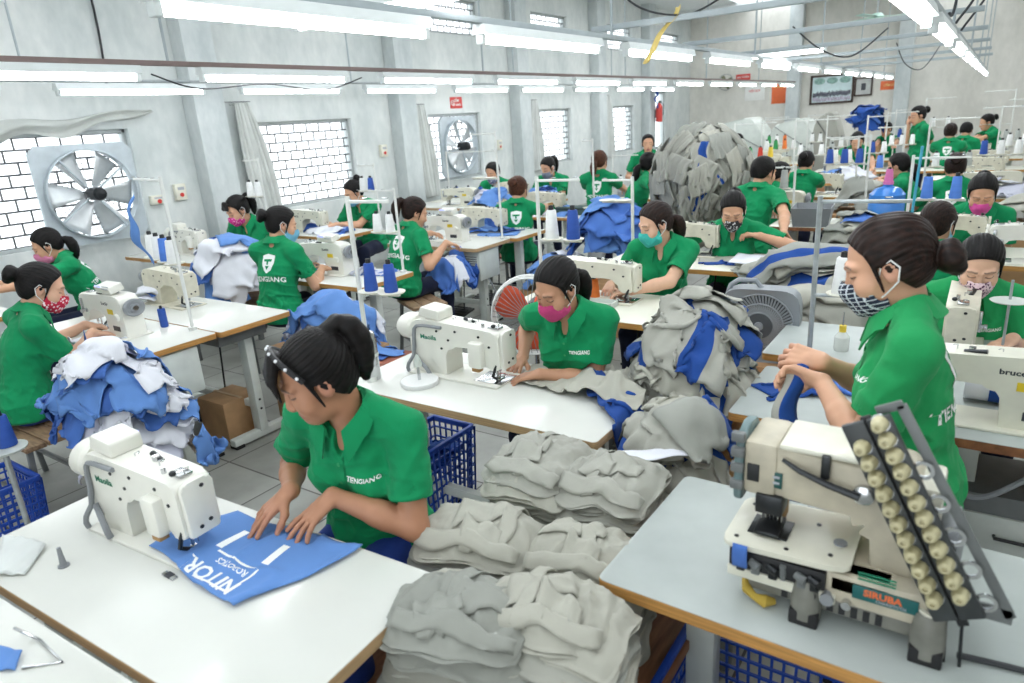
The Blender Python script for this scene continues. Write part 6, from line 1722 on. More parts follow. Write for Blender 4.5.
person('woman in a plain grey mask facing the camera below the fourth window', P_(545, 158, 1.30), 195, lean=18, head=(24, 26, 0), hair='pony', mask='grey', vox=.0075, back=False, size=1.12, hands=dict(R=dict(p=(-5.1, 7.98, .86)), L=dict(p=(-4.85, 7.95, .86))))
person('standing woman with a brown ponytail seen from behind', P_(600, 150, 1.43), 13, lean=5, head=(12, 12, 0), hair='lowpony', hcol='auburn', vox=.0066, chest=False, stand=True, size=1.02, hands=dict(R=dict(p=(-3.55, 7.65, .92)), L=dict(p=(-3.95, 7.6, .92))))
person('short haired young man facing the camera at the far end of the left block', P_(648, 134, 1.52), 205, lean=6, head=(8, 0, 0), hair='short', vox=.0085, back=False, stand=True, male=True, hands=dict(R=dict(p=(-3.95, 8.75, .95)), L=dict(p=(-3.6, 8.7, .95))))
# --- the carried bundle and its carrier
person('person bending round the huge grey bundle they carry', P_(650, 152, 1.40), -50, lean=26, head=(6, -12, 0), hair='lowpony', vox=.0075, chest=False, back=False, stand=True, hands=dict(R=dict(p=(-2.42, 6.42, 1.02), d=(.9, -.2, .1), c=.2, pole=(-.6, -.6, -.2)), L=dict(p=(-2.5, 7.4, 1.0))))
# --- right block
person('seated woman in a dark printed mask measuring with a white tape', P_(733, 194, 1.23), 195, lean=16, head=(30, 2, 0), hair='bun', mask='dark', vox=.0050, back=False, chest=False, size=1.04,
       hands=dict(L=dict(p=P_(760, 236, .93), d=(-.8, -.3, .15), c=.7, pole=(1, .3, -.4)), R=dict(p=P_(676, 248, .86), d=(-.3, -.8, -.1), c=.5, pole=(-1, .2, -.3))))
person('short haired man standing with his back to the camera', P_(766, 156, 1.415), -12, lean=17, head=(12, 20, 0), hair='short', vox=.0056, back=False, chest=False, stand=True, male=True, hands=dict(R=dict(p=P_(784, 236, .90), d=(.2, .6, -.6), pole=(.8, -.5, -.3)), L=dict(p=(-1.45, 6.2, .88))))
person('seated woman with a black ponytail half hidden right of the short haired man', P_(785, 162, 1.24), -40, lean=14, head=(24, 10, 0), hair='pony', vox=.0075, chest=False, back=False, hands=dict(R=dict(p=(-1.35, 7.4, .82)), L=dict(p=(-1.6, 7.5, .82))))
person('seated person with a clipped bun seen from behind below the white spool stand', P_(808, 151, 1.28), -6, lean=12, head=(20, 0, 0), hair='bun', vox=.0085, chest=False, back=False, hands=dict(R=dict(p=(-1.6, 8.75, .84)), L=dict(p=(-1.85, 8.75, .84))))
person('seated person bending over a machine behind the three blue cones', P_(858, 133, 1.36), 190, lean=22, head=(34, 0, 0), hair='short', vox=.0085, back=False, chest=False, hands=dict(R=dict(p=(-1.6, 9.95, .88)), L=dict(p=(-1.2, 9.9, .88))))
person('seated person in green right of the blue draped heap', P_(886, 122, 1.37), 150, lean=10, head=(14, 0, 0), hair='short', vox=.009, back=False, chest=False, hands=dict(R=dict(p=(-1.6, 12.0, .95)), L=dict(p=(-1.2, 11.9, .95))))
person('slim woman standing with a hand at her chin against the end wall', P_(917, 106, 1.62), 118, lean=4, head=(16, -8, 0), hair='bun', vox=.0075, stand=True, chest=False, back=False, size=1.15, hands=dict(R=dict(p=P_(908, 128, 1.30), d=(0, 0, 1), c=.7), L=dict(p=P_(925, 138, 1.12), d=(-.8, .2, .1))))
person('woman with an orange hair tie seen from behind on the far right', P_(952, 123, 1.38), -4, lean=10, head=(16, 0, 0), hair='bun', hcol='brown', vox=.008, chest=False, tie=mat('orange_scrunchie', (236, 120, 40), rough=.7), hands=dict(R=dict(p=(-.35, 12.7, .9)), L=dict(p=(-.7, 12.7, .9))))
person('black haired person seen from behind right of the orange hair tie woman', P_(968, 122, 1.35), -12, lean=12, head=(20, 0, 0), hair='short', vox=.0085, chest=False, back=False, hands=dict(R=dict(p=(-.15, 12.3, .9)), L=dict(p=(-.5, 12.3, .9))))
person('woman with a topknot in profile reaching left on the far right', P_(986, 114, 1.43), 112, lean=18, head=(16, 0, 0), hair='bun', vox=.0078, chest=False, back=False, hands=dict(R=dict(p=(-.6, 13.0, .98)), L=dict(p=(-.65, 12.8, .98))))
person('woman with a short tail and white shield print seen from behind on the right', P_(957, 153, 1.26), 4, lean=12, head=(20, 0, 0), hair='bun', hcol='brown', vox=.006, chest=False, size=1.06, hands=dict(L=dict(p=P_(920, 192, .88)), R=dict(p=(0.0, 8.0, .86))))
person('woman with outstretched bare arms in profile facing left', P_(897, 153, 1.26), 82, lean=20, head=(14, 0, 0), hair='lowpony', vox=.0070, chest=False, back=False, hands=dict(L=dict(p=P_(860, 178, .95), d=(-1, .1, -.1), pole=(0, -.4, -1)), R=dict(p=P_(862, 174, .97), d=(-1, .1, -.1), pole=(0, .4, -1))))
person('seated woman in a hot pink mask facing the camera on the right', P_(985, 176, 1.25), 188, lean=14, head=(28, 6, 0), hair='bun', mask='hotpink', vox=.0052, back=False, size=1.04, hands=dict(R=dict(p=(-.22, 5.62, .84), d=(.3, -.9, -.2)), L=dict(p=(.05, 5.6, .84), d=(-.4, -.8, -.2))))
person('woman with a long dark ponytail seen from behind on the right', P_(943, 201, 1.24), -14, lean=8, head=(14, 12, 0), hair='long', hcol='brown', vox=.0052, chest=False, mask='blue', tie=mat('pale_hair_clip', (226, 228, 232), rough=.3), hands=dict(R=dict(p=(.05, 5.05, .84)), L=dict(p=(-.35, 5.05, .84))))
person('seated woman in a floral mask sewing white cloth at the right edge', P_(985, 239, 1.22), 190, lean=14, head=(26, 4, 0), hair='lowpony', mask='floral', skin=(222, 178, 150), vox=.0042, back=False, shirt=GREEN2, hands=dict(R=dict(p=(-.16, 3.28, .845), d=(.3, -.9, -.2)), L=dict(p=(.16, 3.24, .845), d=(-.5, -.8, -.2))))
person('person in green half hidden behind the right side of the grey bundle', P_(735, 134, 1.36), 100, lean=18, head=(20, 0, 0), hair='short', vox=.009, back=False, chest=False, hands=dict(R=dict(p=(-3.1, 10.3, .9)), L=dict(p=(-3.2, 10.2, .9))))
# ================================================================== stools and benches under the seated people
stool('slatted wooden bench with a steel frame under the red mask woman', (-4.05, 1.24, 0), .80, .30, .46, .0)
stool('wooden stool under the ponytail woman with the blue garment', (-3.70, 4.02, 0), .40, .30, .46, -.5)
stool('red brown stool end beside the blue and white heap near the aisle', (-2.98, 2.78, 0), .34, .42, .46, .1, WOODR)
stool('red brown stool under the auburn haired woman', (-4.05, 5.92, 0), .50, .32, .46, 0, WOODR)
stool('wooden stool under the woman in the pink mask', (-1.42, 2.62, 0), .42, .30, .46, 0)
stool('wooden stool under the woman in the teal mask', (-1.62, 3.98, 0), .42, .30, .46, 0)
stool('low wooden stool under the woman with the beaded headband', (-1.28, 1.40, 0), .42, .30, .46, 0)
# ================================================================== the printed blue cloth on the nearest table
def quad_cloth(name, corners, n, m, z, seed, mats, amp=.006, fr=22, pattern=None, edge=.0, lift=None):
    A, B, C, D = [np.array(list(p)[:2]) for p in corners]; G = np.zeros((n, m, 3))
    for i in range(n):
        for j in range(m):
            u, v = i / (n - 1), j / (m - 1); p = A * (1 - u) * (1 - v) + B * u * (1 - v) + C * u * v + D * (1 - u) * v
            G[i, j, :2] = p
    a = wob(G[..., 0], G[..., 1], 0 * G[..., 0], seed, fr, 5); b = wob(G[..., 0] * 1.5 + G[..., 1], G[..., 1] * .3, 0 * G[..., 0], seed + 1, fr * 1.6, 5)
    G[..., 0] += edge * wob(G[..., 0], G[..., 1], 0 * G[..., 0], seed + 3, 14); G[..., 1] += edge * wob(G[..., 0], G[..., 1], 0 * G[..., 0], seed + 4, 14)
    G[..., 2] = z + .002 + amp * (np.abs(a) + .7 * np.abs(b))
    if lift is not None: G[..., 2] += lift(G)
    return cloth_obj(name, G, mats, pattern), G
cA, cB, cC, cD = at(148, 553, T), at(228, 615, T), at(360, 549, T), at(236, 512, T)
o, G = quad_cloth('printed_cloth', (cA, cB, cC, cD), 34, 40, T + .001, 31, [SKY], .009, 15, edge=.018, lift=lambda G: .016 * np.clip(1.25 - np.hypot((G[..., 0] + 1.66) / .17, (G[..., 1] - .79) / .13), 0, 1) + .010 * np.maximum(0, 1 - np.abs(wob(G[..., 0] * 1.2 + G[..., 1], G[..., 1] * 1.3 - G[..., 0] * .8, 0 * G[..., 0], 61, 17, 4)) / .35) ** 1.4)
tag(o, 'cornflower blue cloth with white lettering under the hands of the headband woman', 'cloth')
bvc = BVHTree.FromPolygons([tuple(p) for p in G.reshape(-1, 3)], [(i * 40 + j, (i + 1) * 40 + j, (i + 1) * 40 + j + 1, i * 40 + j + 1) for i in range(33) for j in range(39)])
def on_cloth(shapes, org, ex, ey, parent, m, name, bv=bvc, off=.0022):
    b = MB()
    for vs, fs in shapes:
        out = []
        for x, y in vs:
            p = org + ex * x + ey * y; h = bv.ray_cast(V((p.x, p.y, 3)), V((0, 0, -1))); out.append(V((p.x, p.y, (h[0].z if h[0] else org.z) + off)))
        b.add(out, fs)
    ob = b.build(name, m, None, 60); ob.parent = parent; ob.matrix_parent_inverse = Matrix.Translation(parent.location).inverted()
    return ob
p0, p1 = at(240, 592, T), at(188, 564, T)
ex = (p1 - p0); ex.z = 0; ex = ex.normalized(); ey = V((ex.y, -ex.x, 0)) * 1; ctr = (p0 + p1) / 2
if ey.dot(at(262, 560, T) - ctr) > 0: ey = -ey
ey2 = ey
def seg(a, b, w):
    a = V(a).to_2d(); b = V(b).to_2d(); d = (b - a).normalized(); q = V((-d.y, d.x)) * w / 2; n = max(int((b - a).length / .012), 2); vs = []
    for i in range(n + 1): c = a.lerp(b, i / n); vs += [tuple(c + q), tuple(c - q)]
    return vs, [(2 * i, 2 * i + 1, 2 * i + 3, 2 * i + 2) for i in range(n)]
t1 = sub_text(text_mesh('NITORI', .062, .0016)); t2 = sub_text(text_mesh('ROBOTICS', .024, .0005))
ny = ey2 * -1
up2 = ey2 if ex.cross(ey2).z > 0 else ny
on_cloth([(t1[0], t1[1])], ctr + up2 * .006, ex, up2, o, WHITE_INK, 'large_lettering')
on_cloth([t2], ctr - up2 * .042 + ex * -.02, ex, up2, o, WHITE_INK, 'small_lettering')
fr = [at(*q, T) for q in ((194, 579), (227, 595), (259, 574), (220, 556))]
on_cloth([seg((a.x, a.y), (b_.x, b_.y), .007) for a, b_ in zip(fr, fr[1:])], V((0, 0, T)), V((1, 0, 0)), V((0, 1, 0)), o, WHITE_INK, 'printed_frame')
q0, q1 = at(220, 553, T), at(248, 535, T); on_cloth([seg((0, 0), (0, (q1 - q0).length), .022)], q0, V(((q1 - q0).y, -(q1 - q0).x, 0)).normalized(), (q1 - q0).normalized(), o, WHITE_INK, 'white_strip')
q0, q1 = at(265, 567, T), at(288, 550, T); on_cloth([seg((0, 0), (0, (q1 - q0).length), .024)], q0, V(((q1 - q0).y, -(q1 - q0).x, 0)).normalized(), (q1 - q0).normalized(), o, WHITE_INK, 'white_strip')
# bits on the nearest tables
o, G = quad_cloth('grey_scrap', (at(-4, 580, T), at(28, 578, T), at(46, 548, T), at(2, 540, T)), 14, 14, T, 5, [LINING], .012, 30, edge=.01); tag(o, 'crumpled pale grey green scrap at the left end of the nearest table', 'scrap')
t = thing('thread_pin', 'small grey pointed pin standing on the nearest white table', 'pin', at(64, 566, T)); b = MB(); b.lathe([(.0, 0), (.011, 0), (.008, .01), (.005, .055), (.0, .056)], n=12, cap=False); b.build('shaft', GREYP, t); b = MB(); b.cyl((0, 0, 0), (0, 0, .004), .014); b.build('flange', GREYP, t)
t = thing('bobbin_clip', 'small steel bobbin clip on the table left of the blue cloth', 'clip', at(170, 577, T)); b = MB(); b.boxr(-.025, .025, -.008, .008, 0, .007, .002); b.build('clip', CHROME, t); b = MB(); b.boxr(-.012, .012, -.0085, .0085, .003, .0085, .001); b.build('insert', DINK, t)
o, G = quad_cloth('blue_scrap', (at(-4, 672, T), at(16, 672, T), at(24, 655, T), at(0, 650, T)), 10, 10, T, 8, [SKY], .012, 40); tag(o, 'blue scrap on the table cut off at the bottom left', 'scrap')
b = MB(); b.tube([at(22, 668, T + .004), at(62, 662, T + .004), at(40, 640, T + .004), at(14, 628, T + .03)], .0035, 6); tag(b.build('wire_lever', CHROME), 'thin bent steel lever on the table at the bottom left', 'lever')

# ================================================================== grey folded stacks between the tables
b = MB(); t = thing('low_bench', 'low brown bench carrying the grey folded stacks', 'bench', (-.86, 1.34, 0))
b = MB()
for k in range(4): b.boxr(-.36 + k * .18, -.182 + k * .18, -.62, .62, .445, .475, .003)
b.build('plank_top', mat('brown_bench_plank', (142, 96, 66), rough=.6, var=.2, scale=8, stretch=(8, 1, 1)), t)
for sx in (-1, 1):
    for sy in (-1, 1): b = MB(); b.boxr(sx * .31 - .025, sx * .31 + .025, sy * .56 - .025, sy * .56 + .025, 0, .445, .003); b.build('leg', STEELD, t)
GM = [GREY, GREY, GREY2, GREY3]
for where, x, y, z1, w, d, yaw, n, ln in (('the front right stack', -.64, 1.03, .83, .295, .215, .16, 13, (-.02, .0)), ('the front left stack', -.875, .955, .825, .30, .24, .20, 12, (.03, .01)), ('the middle right stack', -.745, 1.31, .78, .29, .22, .10, 10, (.0, .0)), ('the middle left stack', -1.035, 1.245, .79, .30, .24, .12, 10, (.0, .0)),
                                          ('the back right stack', -.785, 1.60, .84, .27, .30, .22, 14, (-.02, .0)), ('the back left stack', -1.03, 1.58, .85, .26, .31, .16, 12, (.01, .0))):
    stack(where, x, y, .495, z1, w, d, yaw, hash(where) % 1000 if False else len(where) * 7 + int(x * -100), n, GM, ln)
# ================================================================== heaps of cloth
def scatter(n, cx, cy, sx, sy, seed, ang=None):
    r = random.Random(seed); return [(cx + r.uniform(-sx, sx), cy + r.uniform(-sy, sy), (ang if ang is not None else 0) + (r.uniform(-.5, .5) if ang is not None else r.uniform(0, 6.28))) for _ in range(n)]
two = [[GREY, ROYAL], [GREY, ROYAL], GREY2, [GREY2, ROYAL], GREY, [GREY3, ROYAL]]
# cloth on the pink mask woman's table
hf = HF(-2.3, -.3, 1.5, 2.8, 0.0, .012); hf.rect(-2.18, -.96, 1.80, 2.36, T); hf.rect(-.95, -.5, 1.75, 2.5, .62)
def _lift(G):
    x, y = G[..., 0], G[..., 1]; f = np.clip((x + 1.50) / .5, 0, 1); a = wob(x * .8 + y, y * 1.5 - x * .5, 0 * x, 77, 16, 5); b_ = wob(x * 1.3 - y * .6, y + x * .4, 0 * x, 78, 30, 5)
    return f * (.075 * np.maximum(0, 1 - np.abs(a) / .55) ** 1.3 + .035 * np.maximum(0, 1 - np.abs(b_) / .4) + .02) * (1 - .6 * np.clip((x + 1.06) / .12, 0, 1)) * np.clip((y - 1.83) / .06, .12, 1)
o, G = quad_cloth('grey_garment', (at(514, 384, T), at(636, 414, T), at(668, 380, T), at(532, 366, T)), 60, 40, T + .002, 76, [GREY2, ROYAL], .008, 26, pattern=lambda u, v: 1 if .50 < u < .74 and .44 < v < .60 else 0, edge=.012, lift=_lift)
tag(o, 'grey garment being sewn on the table of the pink mask woman', 'garment')
heap('grey_garment', hf, [(-.90, 2.16, .5)], (.42, .34), [[GREY, ROYAL]], 'grey and blue garment trailing off the right end of the pink mask woman table', 'garment', None, 9, .018, (.70, .66), .08, th=.006, steps=50)
t = thing('cloth_bench', 'plywood bench under the grey and blue pile beside the box fan', 'bench', (-.80, 2.52, 0))
b = MB(); b.boxr(-.30, .30, -.72, .70, .50, .53, .003); b.build('board', mat('stained_plywood', (206, 168, 116), rough=.6, var=.18, scale=5, hue=(.6, 1.1, 1.2)), t)
for sx in (-1, 1):
    for sy in (-.64, .62): b = MB(); b.boxr(sx * .26 - .02, sx * .26 + .02, sy - .02, sy + .02, 0, .50, .003); b.build('leg', STEELD, t)
support('carton buried under the grey and blue pile before the box fan', -1.02, -.72, 2.38, 2.66, .76)
support('carton under the grey box fan', -1.03, -.68, 3.24, 3.50, .58)
hf = HF(-1.5, -.2, 1.4, 3.6, 0.0, .012); hf.rect(-1.10, -.50, 1.80, 3.32, .53); hf.mound(-.87, 2.50, .33, .52, .53, .27, 3); hf.rect(-1.5, -.96, 1.80, 2.36, T + .02); hf.rect(-1.5, -1.08, 3.08, 3.6, T)
heap('grey_garment', hf, scatter(9, -.86, 2.45, .14, .28, 3), (.62, .50), two, 'grey and blue garment crumpled in the pile in front of the box fan', 'garment', 'garments in the pile before the box fan', 11, .019, (.62, .66), .07, th=.012, steps=55)
heap('grey_garment', hf, scatter(9, -.86, 2.48, .10, .18, 5), (.52, .44), two, 'grey and blue garment crumpled in the pile in front of the box fan', 'garment', 'garments in the pile before the box fan', 12, .018, (.56, .6), .08, th=.014, steps=50)
hf = HF(-1.5, -.2, 1.4, 2.6, 0.0, .012); hf.rect(-1.10, -.50, 1.76, 2.6, .53); hf.mound(-.76, 1.98, .24, .26, .53, .24, 2.5); hf.rect(-.66, -.1, 2.22, 2.6, T)
heap('grey_garment', hf, scatter(13, -.75, 1.98, .11, .16, 8), (.46, .30), two, 'grey and blue garment lying between the folded stacks and the small table', 'garment', 'garments behind the folded stacks', 13, .017, (.62, .60), .06, th=.009, steps=45, bend=.25)
support('carton buried behind the back right stack', -.86, -.66, 1.88, 2.08, .70)
o, G = quad_cloth('white_strip', (at(618, 452, .84), at(690, 440, .86), at(684, 430, .86), at(612, 444, .84)), 18, 6, .80, 3, [WHITEC], .01, 30); tag(o, 'white folded strip on the grey pile behind the back right stack', 'strip')
# big layered heap right of the box fan
b = MB(); t = thing('pallet', 'low wooden pallet under the tall grey heap right of the box fan', 'pallet', (-.74, 4.28, 0))
b = MB(); [b.boxr(-.42, .42, -.72 + k * .18, -.58 + k * .18, .09, .11) for k in range(8)]; b.build('slats', WOODS, t); b = MB(); [b.boxr(x - .04, x + .04, -.72, .7, 0, .09) for x in (-.38, 0, .38)]; b.build('bearer', WOODS, t)
hf = HF(-1.6, .0, 2.9, 5.2, 0.0, .014); hf.rect(-1.16, -.32, 3.56, 4.98, .11); hf.rect(-1.03, -.68, 3.24, 3.50, .9); hf.rect(-1.6, -1.07, 4.38, 5.0, T); hf.rect(-.72, 0, 2.885, 3.42, T)
hf.mound(-.72, 4.28, .46, .72, .11, .62, 3.0); support('carton hidden inside the tall grey heap', -.92, -.52, 4.0, 4.55, .62)
hp = []
for k in range(52): r_ = random.Random(k + 50); hp.append((-.72 + r_.uniform(-.14, .14), 4.20 + r_.uniform(-.56, .52), r_.uniform(-.30, .30)))
heap('grey_garment', hf, hp, (.92, .27), two, 'grey and blue garment in the tall layered heap right of the box fan', 'garment', 'garments in the tall layered heap', 21, .021, (.92, .62), .05, th=.012, steps=45, bend=.2)
# grey cloth on the tape woman's table
hf = HF(-2.4, -.7, 4.1, 5.3, 0.0, .012); hf.rect(-2.25, -1.07, 4.38, 5.0, T)
heap('grey_garment', hf, [(-1.32, 4.72, .2)], (.60, .42), [[GREY2, ROYAL]], 'grey garment with a blue band on the table of the tape woman', 'garment', None, 15, .018, (.8, .78), .05, steps=60)
heap('grey_garment', hf, [(-1.18, 4.66, .0)], (.40, .30), [[GREY2, ROYAL]], 'second grey garment hanging off the right end of the tape woman table', 'garment', None, 16, .018, (.85, .8), .05, steps=60)
o, G = quad_cloth('white_cloth', (at(728, 268, T), at(765, 271, T), at(775, 262, T), at(738, 258, T)), 12, 8, T + .03, 3, [WHITEC], .006, 25); tag(o, 'white cloth panel on the front edge of the tape woman table', 'panel')
# strip held by the standing woman
G0 = start_grid(9, 34, .016, .016, (0, 0, 0), 0, (.45, 1), .03, 12); p = at(784, 366, 1.10); G0 = np.stack([p.x + G0[..., 0] + .02, p.y + .035 + G0[..., 2] + .01 * np.sin(G0[..., 1] * 20), p.z - .275 + G0[..., 1]], -1)
tag(cloth_obj('held_strip', G0, [GREY, ROYAL], lambda u, v: 1 if u > .35 else 0), 'blue and grey cloth strip hanging from the standing woman hands', 'strip')
hf = HF(-1.0, .3, 2.0, 3.6, 0.0, .012); hf.rect(-.66, -.115, 2.22, 2.74, T); hf.rect(-.72, .85, 2.885, 3.42, T)
heap('blue_bundle', hf, [(-.38, 2.62, .2)], (.34, .26), [SKY2], 'blue plastic wrapped cloth behind the standing woman hands', 'cloth', None, 17, .016, (.6, .6), .07, steps=45)
heap('blue_bundle', hf, [(-.52, 2.50, .7)], (.30, .22), [ROYAL], 'royal blue cut piece on the small white table', 'cloth', None, 18, .016, (.7, .6), .06, steps=45)
heap('white_cloth', hf, [(.10, 3.10, .3), (.22, 3.16, 1.2)], (.36, .30), [WHITEC, PALEG], None, 'cloth', None, 19, .016, (.6, .62), .07, labels=lambda k: ('white crumpled cloth under the hands of the floral mask woman', 'second white crumpled cloth right of the floral mask woman hands')[k])
# blue and white cut pieces beside the red mask woman
t = thing('bundle_crate', 'crate buried under the blue and white heap by the red mask woman', 'crate', (-3.27, 1.42, 0)); b = MB(); b.boxr(-.15, .15, -.14, .14, 0, .58, .01); b.build('box', CARD, t)
hf = HF(-4.3, -2.7, .6, 2.2, 0.0, .013); hf.rect(-4.3, -3.48, 1.60, 2.075, T); hf.rect(-3.42, -3.12, 1.28, 1.56, .58); hf.rect(-4.3, -3.66, 1.10, 1.40, .46); hf.mound(-3.27, 1.42, .33, .29, .0, .63, 3.5)
heap('cut_piece', hf, scatter(18, -3.27, 1.42, .24, .22, 31), (.44, .30), [WHITEC, PALEG, SKY, WHITEC], 'white or blue cut piece low in the heap beside the red mask woman', 'cut piece', 'lower cut pieces in the near blue and white heap', 31, .019, (.70, .7), .05, th=.010, steps=50, bend=.2)
heap('cut_piece', hf, scatter(30, -3.26, 1.41, .20, .18, 32), (.40, .26), [SKY, WHITEC, SKY2, PALEG, SKY], 'blue or white cut piece in the upper heap beside the red mask woman', 'cut piece', 'upper cut pieces in the near blue and white heap', 32, .018, (.64, .66), .06, th=.013, steps=45, bend=.2)
hf2 = HF(-4.9, -3.2, 1.2, 2.3, 0.0, .013); hf2.rect(-4.75, -3.48, 1.60, 2.075, T)
heap('cut_piece', hf2, [(-4.02, 1.70, .3), (-3.88, 1.60, .8)], (.40, .22), [SKY2, WHITEC], None, 'cut piece', None, 33, .016, (.8, .7), .05, labels=lambda k: ('blue cut piece under the needle of the red mask woman', 'white cut piece sliding off the red mask woman table')[k])
# blue cloth in front of the magenta mask woman, behind the bun woman
def bw(k, r): return [SKY, SKY2, WHITEC, SKY, PALEG][r.randrange(5)]
SB = {'f': bw}
hf = HF(-6.9, -4.2, 2.6, 4.2, 0.0, .016); hf.rect(-6.95, -5.55, 3.35, 3.90, T); hf.rect(-5.55, -4.62, 3.0, 3.75, .5); hf.mound(-5.35, 3.40, .55, .34, .5, .36, 2.5)
heap('cut_piece', hf, scatter(24, -5.35, 3.40, .40, .22, 41), (.55, .42), SB, 'blue or white cut piece spread between the magenta mask woman and the bun woman', 'cut piece', 'cut pieces before the magenta mask woman', 41, .024, (.72, .7), .06, th=.011, steps=45)
t = thing('cloth_trolley', 'low trolley under the blue cloth before the magenta mask woman', 'trolley', (-5.08, 3.38, 0)); b = MB(); b.boxr(-.44, .44, -.36, .36, .46, .49, .004); b.build('top', WOODS, t)
for sx in (-1, 1):
    for sy in (-1, 1): b = MB(); b.boxr(sx * .4 - .02, sx * .4 + .02, sy * .32 - .02, sy * .32 + .02, 0, .46); b.build('leg', STEELD, t)
# blue and white heap on the stool in front of the bun woman
t = thing('cloth_box', 'box under the blue and white heap between the bun woman and the aisle', 'box', (-3.42, 2.78, 0)); b = MB(); b.boxr(-.36, .36, -.2, .2, 0, .50, .01); b.build('box', CARD, t)
hf = HF(-4.3, -2.4, 2.1, 3.6, 0.0, .014); hf.rect(-4.3, -3.46, 2.085, 2.57, T); hf.rect(-4.3, -3.47, 3.18, 3.7, T); hf.rect(-3.78, -2.85, 2.58, 2.98, .46); hf.mound(-3.42, 2.82, .52, .27, .0, .60, 4)
heap('cut_piece', hf, scatter(28, -3.42, 2.84, .34, .16, 43), (.48, .34), SB, 'blue or white cut piece in the heap between the bun woman and the aisle', 'cut piece', 'cut pieces in the heap by the aisle stool', 43, .021, (.72, .68), .06, th=.011, steps=50, bend=.2)
# pieces on the bun woman's table, the ponytail woman's lap and further heaps
hf = HF(-5.0, -3.3, 3.0, 4.3, 0.0, .014); hf.rect(-4.55, -3.47, 3.18, 3.72, T)
heap('cut_piece', hf, [(-4.40, 3.45, .3), (-4.30, 3.60, 1.2), (-3.72, 3.58, .2)], (.34, .26), [SKY, WHITEC, SKY2], None, 'cut piece', None, 44, .018, (.7, .7), .05, labels=lambda k: ('cut piece under the needle of the bun woman machine', 'cut piece behind the needle of the bun woman machine', 'cut piece behind the handwheel of the bun woman machine')[k])
hf = HF(-4.6, -3.2, 3.7, 5.3, 0.0, .014); hf.rect(-4.62, -3.56, 4.62, 5.15, T); hf.mound(-3.78, 4.45, .24, .26, .3, .40, 3)
heap('blue_garment', hf, [(-3.80, 4.46, .9), (-3.72, 4.50, .4), (-3.66, 4.42, 1.3)], (.66, .46), [ROYAL, SKY2, [SKY2, WHITEC]], None, 'garment', None, 45, .019, (.7, .62), .07, steps=60, labels=lambda k: ('blue garment on the lap of the ponytail woman, lowest of three', 'blue garment on the lap of the ponytail woman, middle of three', 'blue garment with white hem hanging from the ponytail woman table')[k])
BW = [SKY, SKY2, SKY, ROYAL, WHITEC]
support('carton under the blue heap left of the teal mask woman', -3.0, -2.35, 5.0, 5.75, .46); far_heap('blue_garment', -3.0, -2.35, 5.0, 5.75, .47, 18, (.6, .45), [SKY2, ROYAL, SKY, SKY2], 'blue garment in the heap between the teal mask woman and the tall pole', 'blue garments left of the teal mask woman', 51, .42)
support('carton under the blue heap behind the ponytail woman table', -3.4, -2.85, 5.0, 5.6, .34); far_heap('blue_garment', -3.4, -2.85, 5.0, 5.6, .35, 9, (.5, .4), BW, 'blue or white garment on the floor stack right of the ponytail woman table', 'blue garments right of the ponytail woman table', 52, .20)
far_heap('blue_garment', -4.5, -3.5, 6.45, 6.9, T, 7, (.4, .3), BW, 'blue garment heaped on the table of the auburn haired woman', 'blue garments on the auburn woman table', 53)
far_heap('blue_garment', -4.6, -3.6, 5.2, 5.6, T, 6, (.4, .3), BW, 'blue or white piece on the table abutting the ponytail woman table', 'pieces on the abutting table', 54)
far_heap('blue_garment', -5.6, -4.8, 7.0, 7.45, T, 7, (.5, .36), [SKY, SKY, PALEG], 'pale blue garment on the long wall side table', 'garments on the long wall side table', 55, .12)
far_heap('blue_garment', -5.0, -4.6, 7.55, 8.0, T, 5, (.45, .3), [ROYAL, SKY2, SKY], 'blue garment before the woman in the grey mask', 'garments before the grey mask woman', 56, .1)
far_heap('blue_garment', -6.2, -5.6, 4.8, 5.2, T, 5, (.4, .3), BW, 'blue or white piece under the hands of the light blue mask woman', 'pieces before the light blue mask woman', 57)
far_heap('grey_cloth', -6.7, -5.9, 1.3, 1.75, T, 4, (.5, .4), [GREY, GREY2], 'grey cloth on the wall side table at the left edge', 'grey cloth at the left edge', 58, .06)
far_heap('white_garment', -4.1, -3.1, 9.35, 9.8, T, 6, (.5, .36), [WHITEC, PALEG, SKY], 'white or pale blue garment on the far table of the young man', 'garments on the young man table', 59, .08)
far_heap('grey_garment', -1.25, -.75, 7.3, 7.9, .74, 9, (.5, .4), [GREY, GREY2, GREY3], 'grey garment in the pile behind the grey plastic tray', 'grey garments behind the plastic tray', 60, .12); support('carton under the grey garments behind the plastic tray', -1.25, -.75, 7.3, 7.9, .73)
support('carton under the grey garments right of the plastic tray', -1.0, -.62, 5.7, 6.15, .66); far_heap('grey_garment', -1.0, -.62, 5.7, 6.15, .67, 9, (.5, .4), [GREY, GREY2, GREY3, SKY2], 'grey garment hanging right of the grey plastic tray', 'grey garments right of the plastic tray', 61, .12)
far_heap('white_garment', -1.9, -1.2, 9.75, 10.2, T, 6, (.5, .4), [WHITEC, PALEG, SKY], 'white or blue garment before the person bending over a machine', 'garments before the bending person', 62, .1)
far_heap('white_garment', -.2, .5, 8.3, 8.7, T, 5, (.5, .4), [PALEG, GREY, WHITEC], 'pale garment on the table before the white shield shirt woman', 'garments before the shield shirt woman', 63, .1)
far_heap('grey_garment', .1, .6, 6.4, 6.9, .80, 5, (.5, .4), [GREY2, LINING], 'pale grey garment at the right edge beyond the hot pink mask woman', 'pale garments at the right edge', 64, .12); support('carton at the right edge beyond the hot pink mask woman', .1, .6, 6.4, 6.9, .79)
